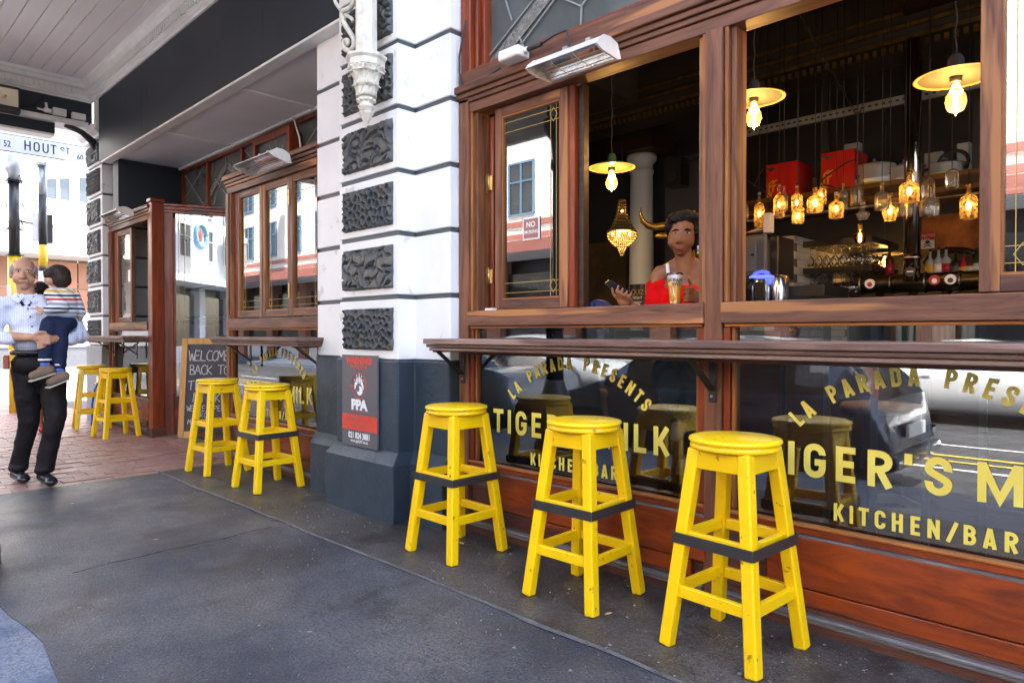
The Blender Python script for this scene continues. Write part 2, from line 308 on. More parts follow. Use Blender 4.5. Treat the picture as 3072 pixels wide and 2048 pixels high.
# ------------------------------------------------------------------ condensed sign-writer's alphabet, cut as flat strokes
def arcp(cx, cy, rx, ry, a0, a1, n=8): return [(cx + rx * math.cos(R(a0 + (a1 - a0) * i / n)), cy + ry * math.sin(R(a0 + (a1 - a0) * i / n))) for i in range(n + 1)]
def spl(pts, n=4):
    P_ = [Vector(p) for p in pts]; out = []
    for i in range(len(P_) - 1):
        a, b, c, d = P_[max(i - 1, 0)], P_[i], P_[i + 1], P_[min(i + 2, len(P_) - 1)]
        for k in range(n):
            s = k / n; q = 0.5 * ((2 * b) + (c - a) * s + (2 * a - 5 * b + 4 * c - d) * s * s + (-a + 3 * b - 3 * c + d) * s ** 3); out.append((q.x, q.y))
    return out + [tuple(P_[-1])]
def glyph(ch, t=0.19, wf=1.0):
    h = t / 2
    w = {'I': t, 'M': 0.62, "'": t, '/': 0.40, 'N': 0.50, 'T': 0.46, 'L': 0.40, 'E': 0.40}.get(ch, 0.48)
    if ch not in "I'": w *= wf
    a, b, m = h, w - h, w / 2; r = (b - a) / 2
    G = {
     'I': [[(a, 0), (a, 1)]], "'": [[(a, .70), (a, 1)]], '/': [[(0.03, -.02), (w - .03, 1.02)]],
     'T': [[(0, 1 - h), (w, 1 - h)], [(m, 0), (m, 1 - t)]], 'L': [[(a, 1), (a, h), (w, h)]],
     'E': [[(w, 1 - h), (a, 1 - h), (a, h), (w, h)], [(t, .51), (w - .04, .51)]],
     'H': [[(a, 0), (a, 1)], [(b, 0), (b, 1)], [(t, .51), (w - t, .51)]],
     'N': [[(a, 0), (a, 1)], [(b, 0), (b, 1)], [(a, 1 - h * .9), (b, h * .9)]],
     'M': [[(a, 0), (a, 1)], [(b, 0), (b, 1)], [(a, .97), (m, .12), (b, .97)]],
     'K': [[(a, 0), (a, 1)], [(a + h * .6, .36), (b + .02, .985)], [(a + .14, .54), (b + .03, .015)]],
     'A': [[(h * .75, 0), (m - .01, 1)], [(w - h * .75, 0), (m + .01, 1)], [(.12, .24), (w - .12, .24)]],
     'P': [[(a, 0), (a, 1)], [(a, 1 - h), (m - .02, 1 - h)] + arcp(m - .02, .74 - h * .5, r + .02, .26 - h * .5, 90, -90) + [(a, .45)]],
     'R': [[(a, 0), (a, 1)], [(a, 1 - h), (m - .02, 1 - h)] + arcp(m - .02, .745 - h * .5, r + .02, .255 - h * .5, 90, -90) + [(a, .46)], [(m - .02, .47), (b + .015, 0)]],
     'B': [[(a, 0), (a, 1)], [(a, 1 - h), (m - .03, 1 - h)] + arcp(m - .03, .76 - h * .5, r + .01, .24 - h * .5, 90, -90) + [(a, .52)], [(a, .515), (m - .02, .515)] + arcp(m - .02, .255 + h * .55, r + .02, .26 - h * .55, 90, -90) + [(a, h)]],
     'D': [[(a, 0), (a, 1)], [(a, 1 - h), (m - .04, 1 - h)] + arcp(m - .04, .76 - h * .2, r + .04, .24 - h * .8, 90, 0) + arcp(m - .04, .24 + h * .2, r + .04, .24 - h * .8, 0, -90) + [(a, h)]],
     'O': [arcp(m, 1 - h - r, r, r, 0, 180) + arcp(m, h + r, r, r, 180, 360) + [(b, 1 - h - r)]],
     'U': [[(a, 1), (a, h + r)] + arcp(m, h + r, r, r, 180, 360) + [(b, 1)]],
     'C': [[(b, .66)] + arcp(m, 1 - h - r, r, r, 0, 180) + arcp(m, h + r, r, r, 180, 360) + [(b, .34)]],
     'G': [[(b, .68)] + arcp(m, 1 - h - r, r, r, 0, 180) + arcp(m, h + r, r, r, 180, 360) + [(b, .50 - h * .4), (m, .50 - h * .4)]],
     'S': [spl([(b, .65)] + arcp(m, 1 - h - r, r, r, 0, 180, 6) + [(a + .045, .60), (m, .5), (b - .045, .40)] + arcp(m, h + r, r, r, 0, -180, 6) + [(a, .35)])],
    }
    return G.get(ch, []), w
def ribbon(mb, pts, t, M, z):
    P = [Vector((p[0], p[1])) for p in pts]; q = [P[0]]
    for p in P[1:]:
        if (p - q[-1]).length > 1e-4: q.append(p)
    P = q; n = len(P); closed = (P[0] - P[-1]).length < 1e-3; A_ = []; B_ = []
    if closed: P = P[:-1]; n -= 1
    for i in range(n):
        pa = P[i - 1] if (i or closed) else None; pb = P[(i + 1) % n] if (i < n - 1 or closed) else None
        d0 = (P[i] - pa).normalized() if pa is not None else None; d1 = (pb - P[i]).normalized() if pb is not None else None
        d0 = d0 if d0 is not None else d1; d1 = d1 if d1 is not None else d0
        n0 = Vector((-d0.y, d0.x)); n1 = Vector((-d1.y, d1.x)); nn = (n0 + n1).normalized(); k = 1 / max(.5, nn.dot(n0))
        A_.append(P[i] + nn * (t / 2 * k)); B_.append(P[i] - nn * (t / 2 * k))
    m_ = n; V = [M @ Vector((p.x, p.y, z - 2.5e-5 * i)) for i, p in enumerate(A_)] + [M @ Vector((p.x, p.y, z - 2.5e-5 * i)) for i, p in enumerate(B_)]
    mb.add(V, [(i, (i + 1) % m_, m_ + (i + 1) % m_, m_ + i) for i in range(m_ if closed else m_ - 1)])
def signchar(ch, h, m, parent, M, t=0.19, wf=1.0, name='lettering', center=True, local=False):
    g_, w = glyph(ch, t, wf); mb = MB(); S = Matrix.Diagonal((h, h, 1, 1))
    for i, pl in enumerate(g_): ribbon(mb, pl, t, M @ S @ Matrix.Translation((-w / 2 if center else 0, 0, 0)), -0.0004 * i)
    return mb.build(name, m, parent, local=local)
# ------------------------------------------------------------------ ground
def sheet(name, m, pts, z, kind='structure'):
    o = MB().add([(x, y, z) for x, y in pts], [tuple(range(len(pts)))]).build(name, m); o['kind'] = kind; return o
def asphalt(name, c1, c2, stain, grit, rough):
    m = bpy.data.materials.new(name); m.use_nodes = True; nt = m.node_tree; L = nt.links; b = nt.nodes['Principled BSDF']
    tc = nd(nt, 'ShaderNodeTexCoord'); v = tc.outputs['Object']
    def noise(s, d=6, r=0.6): n = nd(nt, 'ShaderNodeTexNoise'); n.inputs['Scale'].default_value = s; n.inputs['Detail'].default_value = d; n.inputs['Roughness'].default_value = r; L.new(v, n.inputs[0]); return n.outputs['Fac']
    def rng(i, a, bb, c=0, d=1): r = nd(nt, 'ShaderNodeMapRange'); r.inputs[1].default_value = a; r.inputs[2].default_value = bb; r.inputs[3].default_value = c; r.inputs[4].default_value = d; L.new(i, r.inputs[0]); return r.outputs[0]
    def mix(f, a, bb):
        x = nd(nt, 'ShaderNodeMix', data_type='RGBA'); L.new(f, x.inputs[0])
        for k, c in ((6, a), (7, bb)):
            if isinstance(c, tuple): x.inputs[k].default_value = (*c, 1)
            else: L.new(c, x.inputs[k])
        return x.outputs[2]
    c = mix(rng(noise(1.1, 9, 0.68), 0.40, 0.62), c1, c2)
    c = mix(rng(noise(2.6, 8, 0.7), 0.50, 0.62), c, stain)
    c = mix(rng(noise(70, 3, 0.85), 0.46, 0.60, 0, 0.75), c, (c1[0] * 0.35, c1[1] * 0.35, c1[2] * 0.35))
    vo = nd(nt, 'ShaderNodeTexVoronoi'); vo.inputs['Scale'].default_value = 95; L.new(v, vo.inputs[0])
    f = rng(vo.outputs['Distance'], 0.10, 0.22, 1, 0)
    ml = nd(nt, 'ShaderNodeMath', operation='MULTIPLY'); L.new(f, ml.inputs[0])
    sp = nd(nt, 'ShaderNodeSeparateColor'); L.new(vo.outputs['Color'], sp.inputs[0]); L.new(rng(sp.outputs[0], 0.66, 0.72), ml.inputs[1])
    c = mix(ml.outputs[0], c, grit)
    v2 = nd(nt, 'ShaderNodeTexVoronoi'); v2.inputs['Scale'].default_value = 9; L.new(v, v2.inputs[0])
    f2 = rng(v2.outputs['Distance'], 0.09, 0.12, 1, 0); ml2 = nd(nt, 'ShaderNodeMath', operation='MULTIPLY'); L.new(f2, ml2.inputs[0])
    sp2 = nd(nt, 'ShaderNodeSeparateColor'); L.new(v2.outputs['Color'], sp2.inputs[0]); L.new(rng(sp2.outputs[1], 0.955, 0.965), ml2.inputs[1])
    c = mix(ml2.outputs[0], c, (0.32, 0.31, 0.29))
    L.new(c, b.inputs['Base Color']); L.new(rng(noise(1.7), 0.35, 0.68, rough - 0.14, rough + 0.10), b.inputs['Roughness'])
    bp = nd(nt, 'ShaderNodeBump'); bp.inputs['Strength'].default_value = 0.7; bp.inputs['Distance'].default_value = 0.006; L.new(noise(75, 5, 0.75), bp.inputs['Height']); L.new(bp.outputs[0], b.inputs['Normal'])
    return m
ASPH = asphalt('worn_pavement_asphalt', (0.034, 0.041, 0.060), (0.118, 0.115, 0.116), (0.044, 0.042, 0.044), (0.30, 0.31, 0.33), 0.46)  # blue cast put into the asphalt colour, beyond its own grey
ASPH2 = asphalt('wall_strip_asphalt', (0.052, 0.047, 0.044), (0.105, 0.096, 0.090), (0.034, 0.027, 0.023), (0.36, 0.36, 0.37), 0.46)
KERBM = asphalt('lit_kerb_concrete', (0.14, 0.17, 0.23), (0.19, 0.21, 0.25), (0.07, 0.10, 0.17), (0.45, 0.45, 0.46), 0.5)  # paler, bluer tone paints the brighter light over the kerb strip
ROADM = asphalt('road_asphalt', (0.055, 0.057, 0.062), (0.085, 0.087, 0.092), (0.040, 0.04, 0.044), (0.2, 0.2, 0.2), 0.55)
MORTAR = mat('paving_joint_sand', (0.075, 0.060, 0.055), 0.8, bump=0.3)
BRICKP = mat('worn_red_paver', (0.34, 0.165, 0.125), 0.46, col2=(0.26, 0.14, 0.125), nscale=3, bump=0.25, bscale=35, obrand=0.16, rvar=0.10, spots=((0.34, 0.26, 0.23), 3.0, 0.62))
TILEG = mat('green_threshold_stone', (0.20, 0.21, 0.16), 0.4, col2=(0.14, 0.15, 0.12), nscale=6, bump=0.1)
g = sheet('ground', MORTAR, [(-80, -60), (40, -60), (40, 60), (-80, 60)], -0.36)
road = sheet('road', ROADM, [(-80, -9.0), (40, -9.0), (40, -0.35), (-80, -0.35)], -0.30)
side = sheet('side_road', mat('pale_sunlit_road', (0.24, 0.235, 0.23), 0.7, col2=(0.19, 0.19, 0.19), nscale=1.5, bump=0.2), [(-27, -0.35), (-13.6, -0.35), (-13.6, 50), (-27, 50)], -0.296)
# pavement: solid slabs with real kerb height
def slab(name, m, pts, z0, z1):
    o = MB().prism(pts, 'z', z0, z1).build(name, m); o['kind'] = 'structure'; return o
def wav(x0, x1, y, a, n, seed):
    return [(x0 + (x1 - x0) * i / n, y + a * mnoise.noise(Vector((i * 0.37, seed, 0)))) for i in range(n + 1)]
seam = wav(-6.02, 6.0, 1.985, 0.022, 70, 3.3)
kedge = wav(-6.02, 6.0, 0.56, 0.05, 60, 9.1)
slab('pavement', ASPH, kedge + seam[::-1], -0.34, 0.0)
slab('pavement_strip', ASPH2, seam + [(6.0, 2.75), (-6.02, 2.75)], -0.34, 0.009)
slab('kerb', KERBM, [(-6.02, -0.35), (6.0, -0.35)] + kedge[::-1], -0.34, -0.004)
slab('paving_bed', MORTAR, [(-13.6, -0.35), (-6.02, -0.35), (-6.02, 2.75), (-10.5, 2.75), (-10.5, 12), (-13.6, 12)], -0.34, -0.012)
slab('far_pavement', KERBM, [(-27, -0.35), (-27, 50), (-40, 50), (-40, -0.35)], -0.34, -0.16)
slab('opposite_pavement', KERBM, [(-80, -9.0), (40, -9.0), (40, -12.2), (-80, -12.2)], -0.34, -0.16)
# joint tube of crumbled cement along the seam
cr = thing_none = None
o = MB()
for i in range(0, len(seam) - 1):
    (xa, ya), (xb, yb) = seam[i], seam[i + 1]
    w = 0.003 + 0.016 * abs(mnoise.noise(Vector((i * 0.9, 1, 1)))); o.add([(xa, ya - w, 0.0042), (xb, yb - w, 0.0042), (xb, yb + 0.002, 0.0125), (xa, ya + 0.002, 0.0125)], [(0, 1, 2, 3)])
o = o.build('pavement_joint', mat('crumbled_cement', (0.105, 0.10, 0.10), 0.8, col2=(0.05, 0.048, 0.048), nscale=5, bump=0.3)); o['kind'] = 'structure'
def groundline(name, a, b, w, dz, m, seed):
    A_ = atd(*a, 1.15 * 2048 / (a[1] - 1000)); B_ = atd(*b, 1.15 * 2048 / (b[1] - 1000)); o = MB(); n = 60; pv = None
    for i in range(n + 1):
        u = i / n; p = A_.lerp(B_, u); q = Vector((p.x + .03 * mnoise.noise(Vector((u * 6, seed, 0))), p.y + .03 * mnoise.noise(Vector((u * 6, seed, 4))), 0)); ww = w * (.4 + abs(mnoise.noise(Vector((u * 17, seed, 2)))) * 2)
        c = ((q.x - ww, q.y, dz), (q.x + ww, q.y, dz))
        if pv: o.add([pv[0], pv[1], c[1], c[0]], [(0, 1, 2, 3)])
        pv = c
    o = o.build(name, m); o['kind'] = 'structure'
CRK = mat('dark_crack', (0.018, 0.018, 0.02), 0.8)
groundline('pavement_crack', (221, 1715), (808, 1583), 0.006, 0.0015, CRK, 1.7); groundline('pavement_crack', (620, 1640), (1180, 2040), 0.0025, 0.0015, CRK, 5.1)
# brick pavers: rows across the pavement; nearest are single objects
bp_root = sub('brick_paving', None); bp_root['kind'] = 'structure'
BL, BW = 0.222, 0.112
meshes = []
for k in range(5):
    mb = MB().box(-BW / 2 + 0.003, BW / 2 - 0.003, -BL / 2 + 0.003, BL / 2 - 0.003, -0.05, 0.0)
    me = mb.mesh('brick')
    for vtx in me.vertices:
        if vtx.co.z > -0.01: vtx.co.z += random.uniform(-0.0025, 0.0025)
    me.materials.append(BRICKP); meshes.append(me)
far = MB(); nb = 0
row = 0; x = -6.02 - 0.060
while x > -13.55:
    y = (-0.33 if row % 2 == 0 else -0.33 + BL / 2) + BL / 2
    while y < 2.74 + BL / 2:
        jz = random.uniform(-0.003, 0.003)
        yy = min(y, 2.66)
        if nb < 300 and y > 0.05 and not (y > 2.72):
            b_ = bpy.data.objects.new('brick', random.choice(meshes)); b_.location = (x, yy, 0.0 + jz); b_.rotation_euler = (random.uniform(-.006, .006), random.uniform(-.008, .008), random.uniform(-.012, .012))
            COL.objects.link(b_); b_.parent = bp_root; nb += 1
        else:
            far.box(x - BW / 2 + 0.003, x + BW / 2 - 0.003, yy - BL / 2 + 0.003, yy + BL / 2 - 0.003, -0.05, jz)
        y += BL
    x -= BW; row += 1
x = -10.5
fb = far.build('far_bricks', BRICKP, bp_root); fb['kind'] = 'stuff'
slab('threshold', TILEG, [(-8.1, 2.75), (-6.34, 2.75), (-6.34, 4.1), (-7.55, 4.1)], -0.3, 0.012)
slab('doorway_paving', BRICKP, [(-8.12, 2.62), (-6.3, 2.62), (-6.3, 2.748), (-8.12, 2.748)], -0.3, 0.004)
# road markings
MARK = mat('white_road_paint', (0.62, 0.62, 0.6), 0.6, col2=(0.45, 0.45, 0.44), nscale=8)
MARKY = mat('yellow_road_paint', (0.65, 0.42, 0.05), 0.6)
mk = MB()
for y in (-3.1,): mk.add([(-30, y, -0.293), (30, y, -0.293), (30, y + 0.1, -0.293), (-30, y + 0.1, -0.293)], [(0, 1, 2, 3)])
for i in range(12): mk.add([(-28 + i * 5, -4.9, -0.293), (-25.5 + i * 5, -4.9, -0.293), (-25.5 + i * 5, -4.8, -0.293), (-28 + i * 5, -4.8, -0.293)], [(0, 1, 2, 3)])
o = mk.build('road_markings', MARK); o['kind'] = 'structure'
o = MB().add([(-30, -4.0, -0.292), (30, -4.0, -0.292), (30, -3.9, -0.292), (-30, -3.9, -0.292)], [(0, 1, 2, 3)]).add([(-30, -3.6, -0.292), (30, -3.6, -0.292), (30, -3.52, -0.292), (-30, -3.52, -0.292)], [(0, 1, 2, 3)]).build('road_marking', MARKY); o['kind'] = 'structure'

# ------------------------------------------------------------------ the restaurant building
B = thing('corner_restaurant', 'white and slate blue restaurant front with mahogany shop windows along the pavement', 'building')
def bb(name, m, *a, bevel=0.0, parent=None): return box(name, m, parent or B, *a, bevel=bevel)
# --- main pilaster
P1 = sub('pilaster', B)
def pilaster(P, x0, x1, yf, rl, rr, yr, top, blocks, seed):
    # rl/rr : outer x of the recessed sides; yf front face, yr recessed face
    zs = [0.991, 1.373, 1.758, 2.138, 2.522, 2.913, 3.30, 3.69, 4.08]
    MB().box(x0 + 0.012, x1 - 0.012, yf + 0.012, 2.9, 0.98, top).box(rl + 0.008, x0 + 0.012, yr + 0.012, 2.9, 0.98, top).box(x1 - 0.012, rr - 0.008, yr + 0.012, 2.9, 0.98, top).build('groove_backing', GROOVE, P)
    for i in range(len(zs) - 1):
        za = zs[i] + (0.014 if i else 0.0); zb = zs[i + 1] - 0.014
        if za > top - 0.05: break
        zb = min(zb, top)
        c = MB().prism([(rl, yr), (x0, yr), (x0, yf), (x1, yf), (x1, yr), (rr, yr), (rr, 2.9), (rl, 2.9)], 'z', za, zb).build('course', WHITE, P, bevel=0.006)
    k = 0
    for i in range(len(zs) - 1):
        za = zs[i] + 0.055; zb = zs[i + 1] - 0.055 - 0.01
        if zb > top: break
        carved(P, x0 + blocks[0], x1 - blocks[1], yf, za, zb, seed + i, [0, 1, 0, 1, 0, 2, 1, 0][i % 8]); k += 1
def carved(P, x0, x1, yf, z0, z1, seed, style):
    nx, nz = 124, 66; V = []; F = []; W = x1 - x0; H = z1 - z0
    cells = [];
    sc_ = 0.048
    for i in range(-1, int(W / sc_) + 2):
        for j in range(-1, int(H / sc_) + 2):
            rnd = random.Random(seed * 1000 + i * 37 + j); cells.append(((i + 0.5 * (j % 2) + rnd.uniform(-.36, .36)) * sc_, (j + rnd.uniform(-.36, .36)) * sc_))
    for j in range(nz + 1):
        for i in range(nx + 1):
            u = W * i / nx; w = H * j / nz; e = min(u, W - u, w, H - w)
            if style == 0:
                ds = sorted((u - a) ** 2 + (w - b) ** 2 for a, b in cells if abs(u - a) < .09 and abs(w - b) < .09)[:2]
                d = math.sqrt(ds[1]) - math.sqrt(ds[0]) if len(ds) > 1 else 0
                h = -0.026 * min(1, max(0, (d - 0.004) / 0.016))
            else:
                s_ = 25 if style == 1 else 19
                q = Vector((u * s_ + 2.2 * mnoise.noise(Vector((u * 9, w * 9, seed))), w * s_ * (0.75 if style == 1 else 1.3), seed * 3.1))
                h = -0.027 * max(0, 1 - abs(mnoise.noise(q)) * 4.2)
            h += 0.003 * mnoise.noise(Vector((u * 30, w * 30, seed)))
            ee = min(1, e / 0.008) if style else min(1, e / 0.006); h = h * (0.35 + 0.65 * min(1, e / 0.012))
            ju = 0.004 * mnoise.noise(Vector((w * 25, seed, u * 3))) if i in (0, nx) else 0; jw = 0.004 * mnoise.noise(Vector((u * 25, seed, 5))) if j in (0, nz) else 0
            V.append((x0 + u + ju, yf - 0.032 * ee - h * ee if True else 0, z0 + w + jw))
    for j in range(nz):
        for i in range(nx):
            a = j * (nx + 1) + i; F.append((a, a + 1, a + nx + 2, a + nx + 1))
    n0 = len(V)
    mb = MB().add(V, F, True)
    ring = [i for i in range(nx + 1)] + [j * (nx + 1) + nx for j in range(1, nz + 1)] + [nz * (nx + 1) + i for i in range(nx - 1, -1, -1)] + [j * (nx + 1) for j in range(nz - 1, 0, -1)]
    base = [(mb.v[r].x, yf + 0.001, mb.v[r].z) for r in ring]; m_ = len(ring); o0 = len(mb.v); mb.v += [Vector(p) for p in base]
    for k in range(m_): mb.f.append([ring[k], ring[(k + 1) % m_], o0 + (k + 1) % m_, o0 + k]); mb.sm.append(False)
    mb.build('carved_block', SLATE_STONE, P)
pilaster(P1, -4.03, -3.375, 2.47, -4.545, -3.045, 2.60, 4.08, (0.07, 0.047), 5)
def dado(P, x0, x1, yf, rl, rr, yr, pl=0.03):
    MB().prism([(rl, yr), (x0, yr), (x0, yf), (x1, yf), (x1, yr), (rr, yr), (rr, 2.9), (rl, 2.9)], 'z', 0.42, 0.985).build('dado', SLATE, P, bevel=0.01)
    a = 0.05
    # plinth with sloped shoulder
    lo = [(rl, yr - a), (x0 - a * 1.4, yr - a), (x0 - a * 1.4, yf - a), (x1 + a * .4, yf - a), (x1 + a * .4, yr - a), (rr, yr - a), (rr, 2.9), (rl, 2.9)]
    hi = [(rl, yr + .001), (x0, yr + .001), (x0, yf + .001), (x1, yf + .001), (x1, yr + .001), (rr, yr + .001), (rr, 2.9), (rl, 2.9)]
    md = [(rl, yr - a * .75), (x0 - a * 1.0, yr - a * .75), (x0 - a * 1.0, yf - a * .75), (x1 + a * .3, yf - a * .75), (x1 + a * .3, yr - a * .75), (rr, yr - a * .75), (rr, 2.9), (rl, 2.9)]
    V = [(x, y, -0.02) for x, y in lo] + [(x, y, 0.355) for x, y in lo] + [(x, y, 0.375) for x, y in md] + [(x, y, 0.432) for x, y in hi]
    F = []
    for lv in range(3):
        for k in range(8): F.append((lv * 8 + k, lv * 8 + (k + 1) % 8, lv * 8 + 8 + (k + 1) % 8, lv * 8 + 8 + k))
    F += [tuple(range(8))[::-1], tuple(range(24, 32))]
    MB().add(V, F).build('plinth', SLATE, P, bevel=0.006)
dado(P1, -4.045, -3.36, 2.455, -4.548, -3.042, 2.585)
# --- left pilaster
P2 = sub('pilaster', B)
P2.name = 'corner_pilaster'
def left_pil():
    zs = [0.991, 1.373, 1.758, 2.138, 2.522, 2.913, 3.30, 3.62]
    MB().box(-10.37, -9.76, 2.575, 3.3, 0.9, 3.7).build('groove_backing', GROOVE, P2)
    for i in range(7):
        za = zs[i] + 0.014; zb = zs[i + 1] - 0.014
        MB().box(-10.39, -9.735, 2.56, 3.3, za, zb).build('course', WHITE, P2, bevel=0.006)
        if i < 7: carved(P2, -10.34, -9.80, 2.56, za + 0.03, zb - 0.035, 20 + i, [0, 1, 1, 2, 1, 0, 1][i])
    MB().box(-10.41, -9.72, 2.54, 3.3, -0.02, 0.99).build('dado', mat('grey_dado_paint', (0.25, 0.26, 0.27), 0.5, col2=(0.20, 0.21, 0.22), nscale=4, bump=0.3, bscale=20), P2, bevel=0.01)
    MB().prism([(2.9, 3.62), (2.52, 3.62), (2.52, 3.66), (2.47, 3.70), (2.44, 3.76), (2.9, 3.76)], 'x', -10.45, -9.70).build('capital', WHITE_SM, P2)
left_pil()
# --- fascia beam, soffit and recessed entrance head
bb('fascia', SLATE_SM, -9.62, -4.03, 2.50, 2.61, 3.285, 4.10)
SF = sub('soffit', B)
ys = [-9.50, -7.72, -5.87, -4.03]
for i in range(3):
    box('soffit_panel', SOFFIT, SF, ys[i] + 0.012, ys[i + 1] - 0.012, 2.614, 3.36, 3.290, 3.31)
    if i: box('soffit_batten', SOFFIT, SF, ys[i] - 0.018, ys[i] + 0.018, 2.614, 3.33, 3.272, 3.305, bevel=0.004)
box('soffit_edge', WHITE_SM, SF, -9.55, -4.03, 2.503, 2.612, 3.262, 3.284, bevel=0.004)
box('soffit_moulding', WHITE_SM, SF, -9.3, -4.03, 3.325, 3.36, 3.262, 3.29, bevel=0.006)
bb('return_wall', SLATE_SM, -9.50, -9.30, 2.62, 3.5, 2.60, 3.29)
bb('return_wall_trim', SLATE_SM, -9.305, -9.285, 2.62, 2.72, 2.60, 3.275)
for x in (-8.05, -7.9, -5.2): bb('fascia_seam', SLATE, x, x + 0.006, 2.4975, 2.4995, 3.29, 3.85)
# --- verandah ceiling with boards and dentil cornices
CL = sub('verandah_ceiling', B)
bd = 0.158; y = 2.40; b0 = None; locs = []
while y > -1.2:
    locs.append(y); y -= bd
first = MB().box(-9.90, -3.35, 0.003, bd - 0.003, 4.30, 4.325).build('ceiling_board', CEIL, CL, bevel=0.004)
first.location = (0, locs[0] - bd, 0)
copies(first, [(0, q - locs[0], random.uniform(-.002, .002)) for q in locs[1:]])
box('ceiling_backing', GROOVE, CL, -9.95, -3.35, -1.3, 2.6, 4.328, 4.40)
for k in range(0, len(locs), 2):
    pts = []; yy = locs[k] - (bd if k % 4 else 0) + 0.0
    n = 160; mb = MB()
    for s_ in range(n):
        xa = -9.85 + 6.4 * s_ / n; xb = xa + 6.4 / n
        a = mnoise.noise(Vector((xa * 5, yy * 7, 2)));
        if a < -0.02: continue
        w = 0.004 + 0.012 * abs(mnoise.noise(Vector((xa * 9, yy, 4)))); h = 0.003 + 0.007 * abs(mnoise.noise(Vector((xa * 13, yy, 8))))
        o1 = 0.006 * mnoise.noise(Vector((xa * 11, yy, 6)))
        mb.box(xa, xb + 0.004, yy - w + o1, yy + w + o1, 4.300 - h, 4.302)
    o = mb.build('flaking_filler', CAULK, CL); o['kind'] = 'stuff'
prof = [(0.0, 4.06), (-0.02, 4.06), (-0.03, 4.085), (-0.045, 4.09), (-0.05, 4.11), (-0.065, 4.115), (-0.065, 4.20), (-0.10, 4.205), (-0.115, 4.225), (-0.125, 4.25), (-0.15, 4.262), (-0.155, 4.299), (0.0, 4.299)]
MB().prism([(2.50 + a * 0.9, z) for a, z in prof], 'x', -9.90, -4.03).build('cornice', WHITE_SM, CL)
MB().prism([(-9.90 - a * 0.9, z) for a, z in prof], 'y', -1.2, 2.50).build('cornice', WHITE_SM, CL)
d0 = MB().box(0, 0.028, -0.022, 0.0, 4.125, 4.195).build('dentil', WHITE_SM, CL); d0.location = (-9.78, 2.4415, 0)
copies(d0, [(0.056 * i, 0, 0) for i in range(1, 102)])
d1 = MB().box(0.0, 0.022, 0, 0.028, 4.125, 4.195).build('dentil', WHITE_SM, CL); d1.location = (-9.8415, 2.37, 0)
copies(d1, [(0, -0.056 * i, 0) for i in range(1, 62)])
bb('corner_trim', WHITE_SM, -9.72, -9.64, 2.47, 2.53, 3.72, 4.08)
# cross beam at the end of the verandah
CB = sub('cross_beam', B)
box('beam', SLATE_SM, CB, -10.12, -9.90, -1.2, 2.50, 3.80, 4.10)
box('beam_ledge', WHITE_SM, CB, -10.16, -9.83, -1.2, 2.44, 3.735, 3.80, bevel=0.006)
box('lower_beam', SLATE_SM, CB, -10.10, -9.92, -1.2, 2.10, 3.60, 3.735)
box('lower_beam_trim', WHITE_SM, CB, -10.12, -9.90, -1.2, 2.09, 3.575, 3.60)
MB().tube([(-9.98, 2.56, 3.52), (-9.93, 2.5, 3.60), (-9.9, 2.38, 3.68), (-9.9, 2.2, 3.735)], [0.05, 0.045, 0.035, 0.03], 10).build('console_bracket', IRON, CB)
# outer gutter beam over the kerb
box('gutter_beam', WHITE_SM, CB, -10.1, -3.35, -1.3, -1.2, 3.75, 4.33)
# upper storeys: what shades the pavement
bb('upper_wall', WHITE, -10.39, 6.0, 2.62, 2.95, 4.335, 8.5)
bb('side_wall', WHITE, -10.39, -10.1, 3.32, 12.0, -0.3, 8.5)
bb('end_wall', WHITE, 5.9, 6.2, 2.7, 12.0, -0.3, 8.5)
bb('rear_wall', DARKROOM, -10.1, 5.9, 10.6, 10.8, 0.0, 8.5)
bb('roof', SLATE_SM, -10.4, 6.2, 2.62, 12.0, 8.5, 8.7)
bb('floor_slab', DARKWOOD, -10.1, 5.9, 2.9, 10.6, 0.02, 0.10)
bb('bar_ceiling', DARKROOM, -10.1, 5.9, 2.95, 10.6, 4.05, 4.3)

# --- shop windows
GY = 2.705
def bead_rect(P, x0, x1, z0, z1, y, w=0.014, d=0.02, name='bead'):
    box(name, W_ORANGE, P, x0, x1, y - d, y, z1 - w, z1, bevel=0.003); box(name, W_ORANGE, P, x0, x1, y - d, y, z0, z0 + w, bevel=0.003)
    box(name, W_ORANGEZ, P, x0, x0 + w, y - d, y, z0 + w, z1 - w, bevel=0.003); box(name, W_ORANGEZ, P, x1 - w, x1, y - d, y, z0 + w, z1 - w, bevel=0.003)
def lintel(P, x0, x1, y, z0=2.43, m=None):
    m = m or W_RAIL
    box('head_rail', m, P, x0, x1, y + 0.012, y + 0.12, z0, z0 + 0.055, bevel=0.003)
    box('head_moulding', W_RAIL, P, x0 - 0.004, x1 + 0.004, y, y + 0.12, z0 + 0.058, z0 + 0.082, bevel=0.004)
    box('head_moulding', m, P, x0 - 0.01, x1 + 0.01, y - 0.012, y + 0.12, z0 + 0.085, z0 + 0.112, bevel=0.004)
    box('head_moulding', W_RAIL, P, x0 - 0.016, x1 + 0.016, y - 0.028, y + 0.12, z0 + 0.115, z0 + 0.155, bevel=0.005)
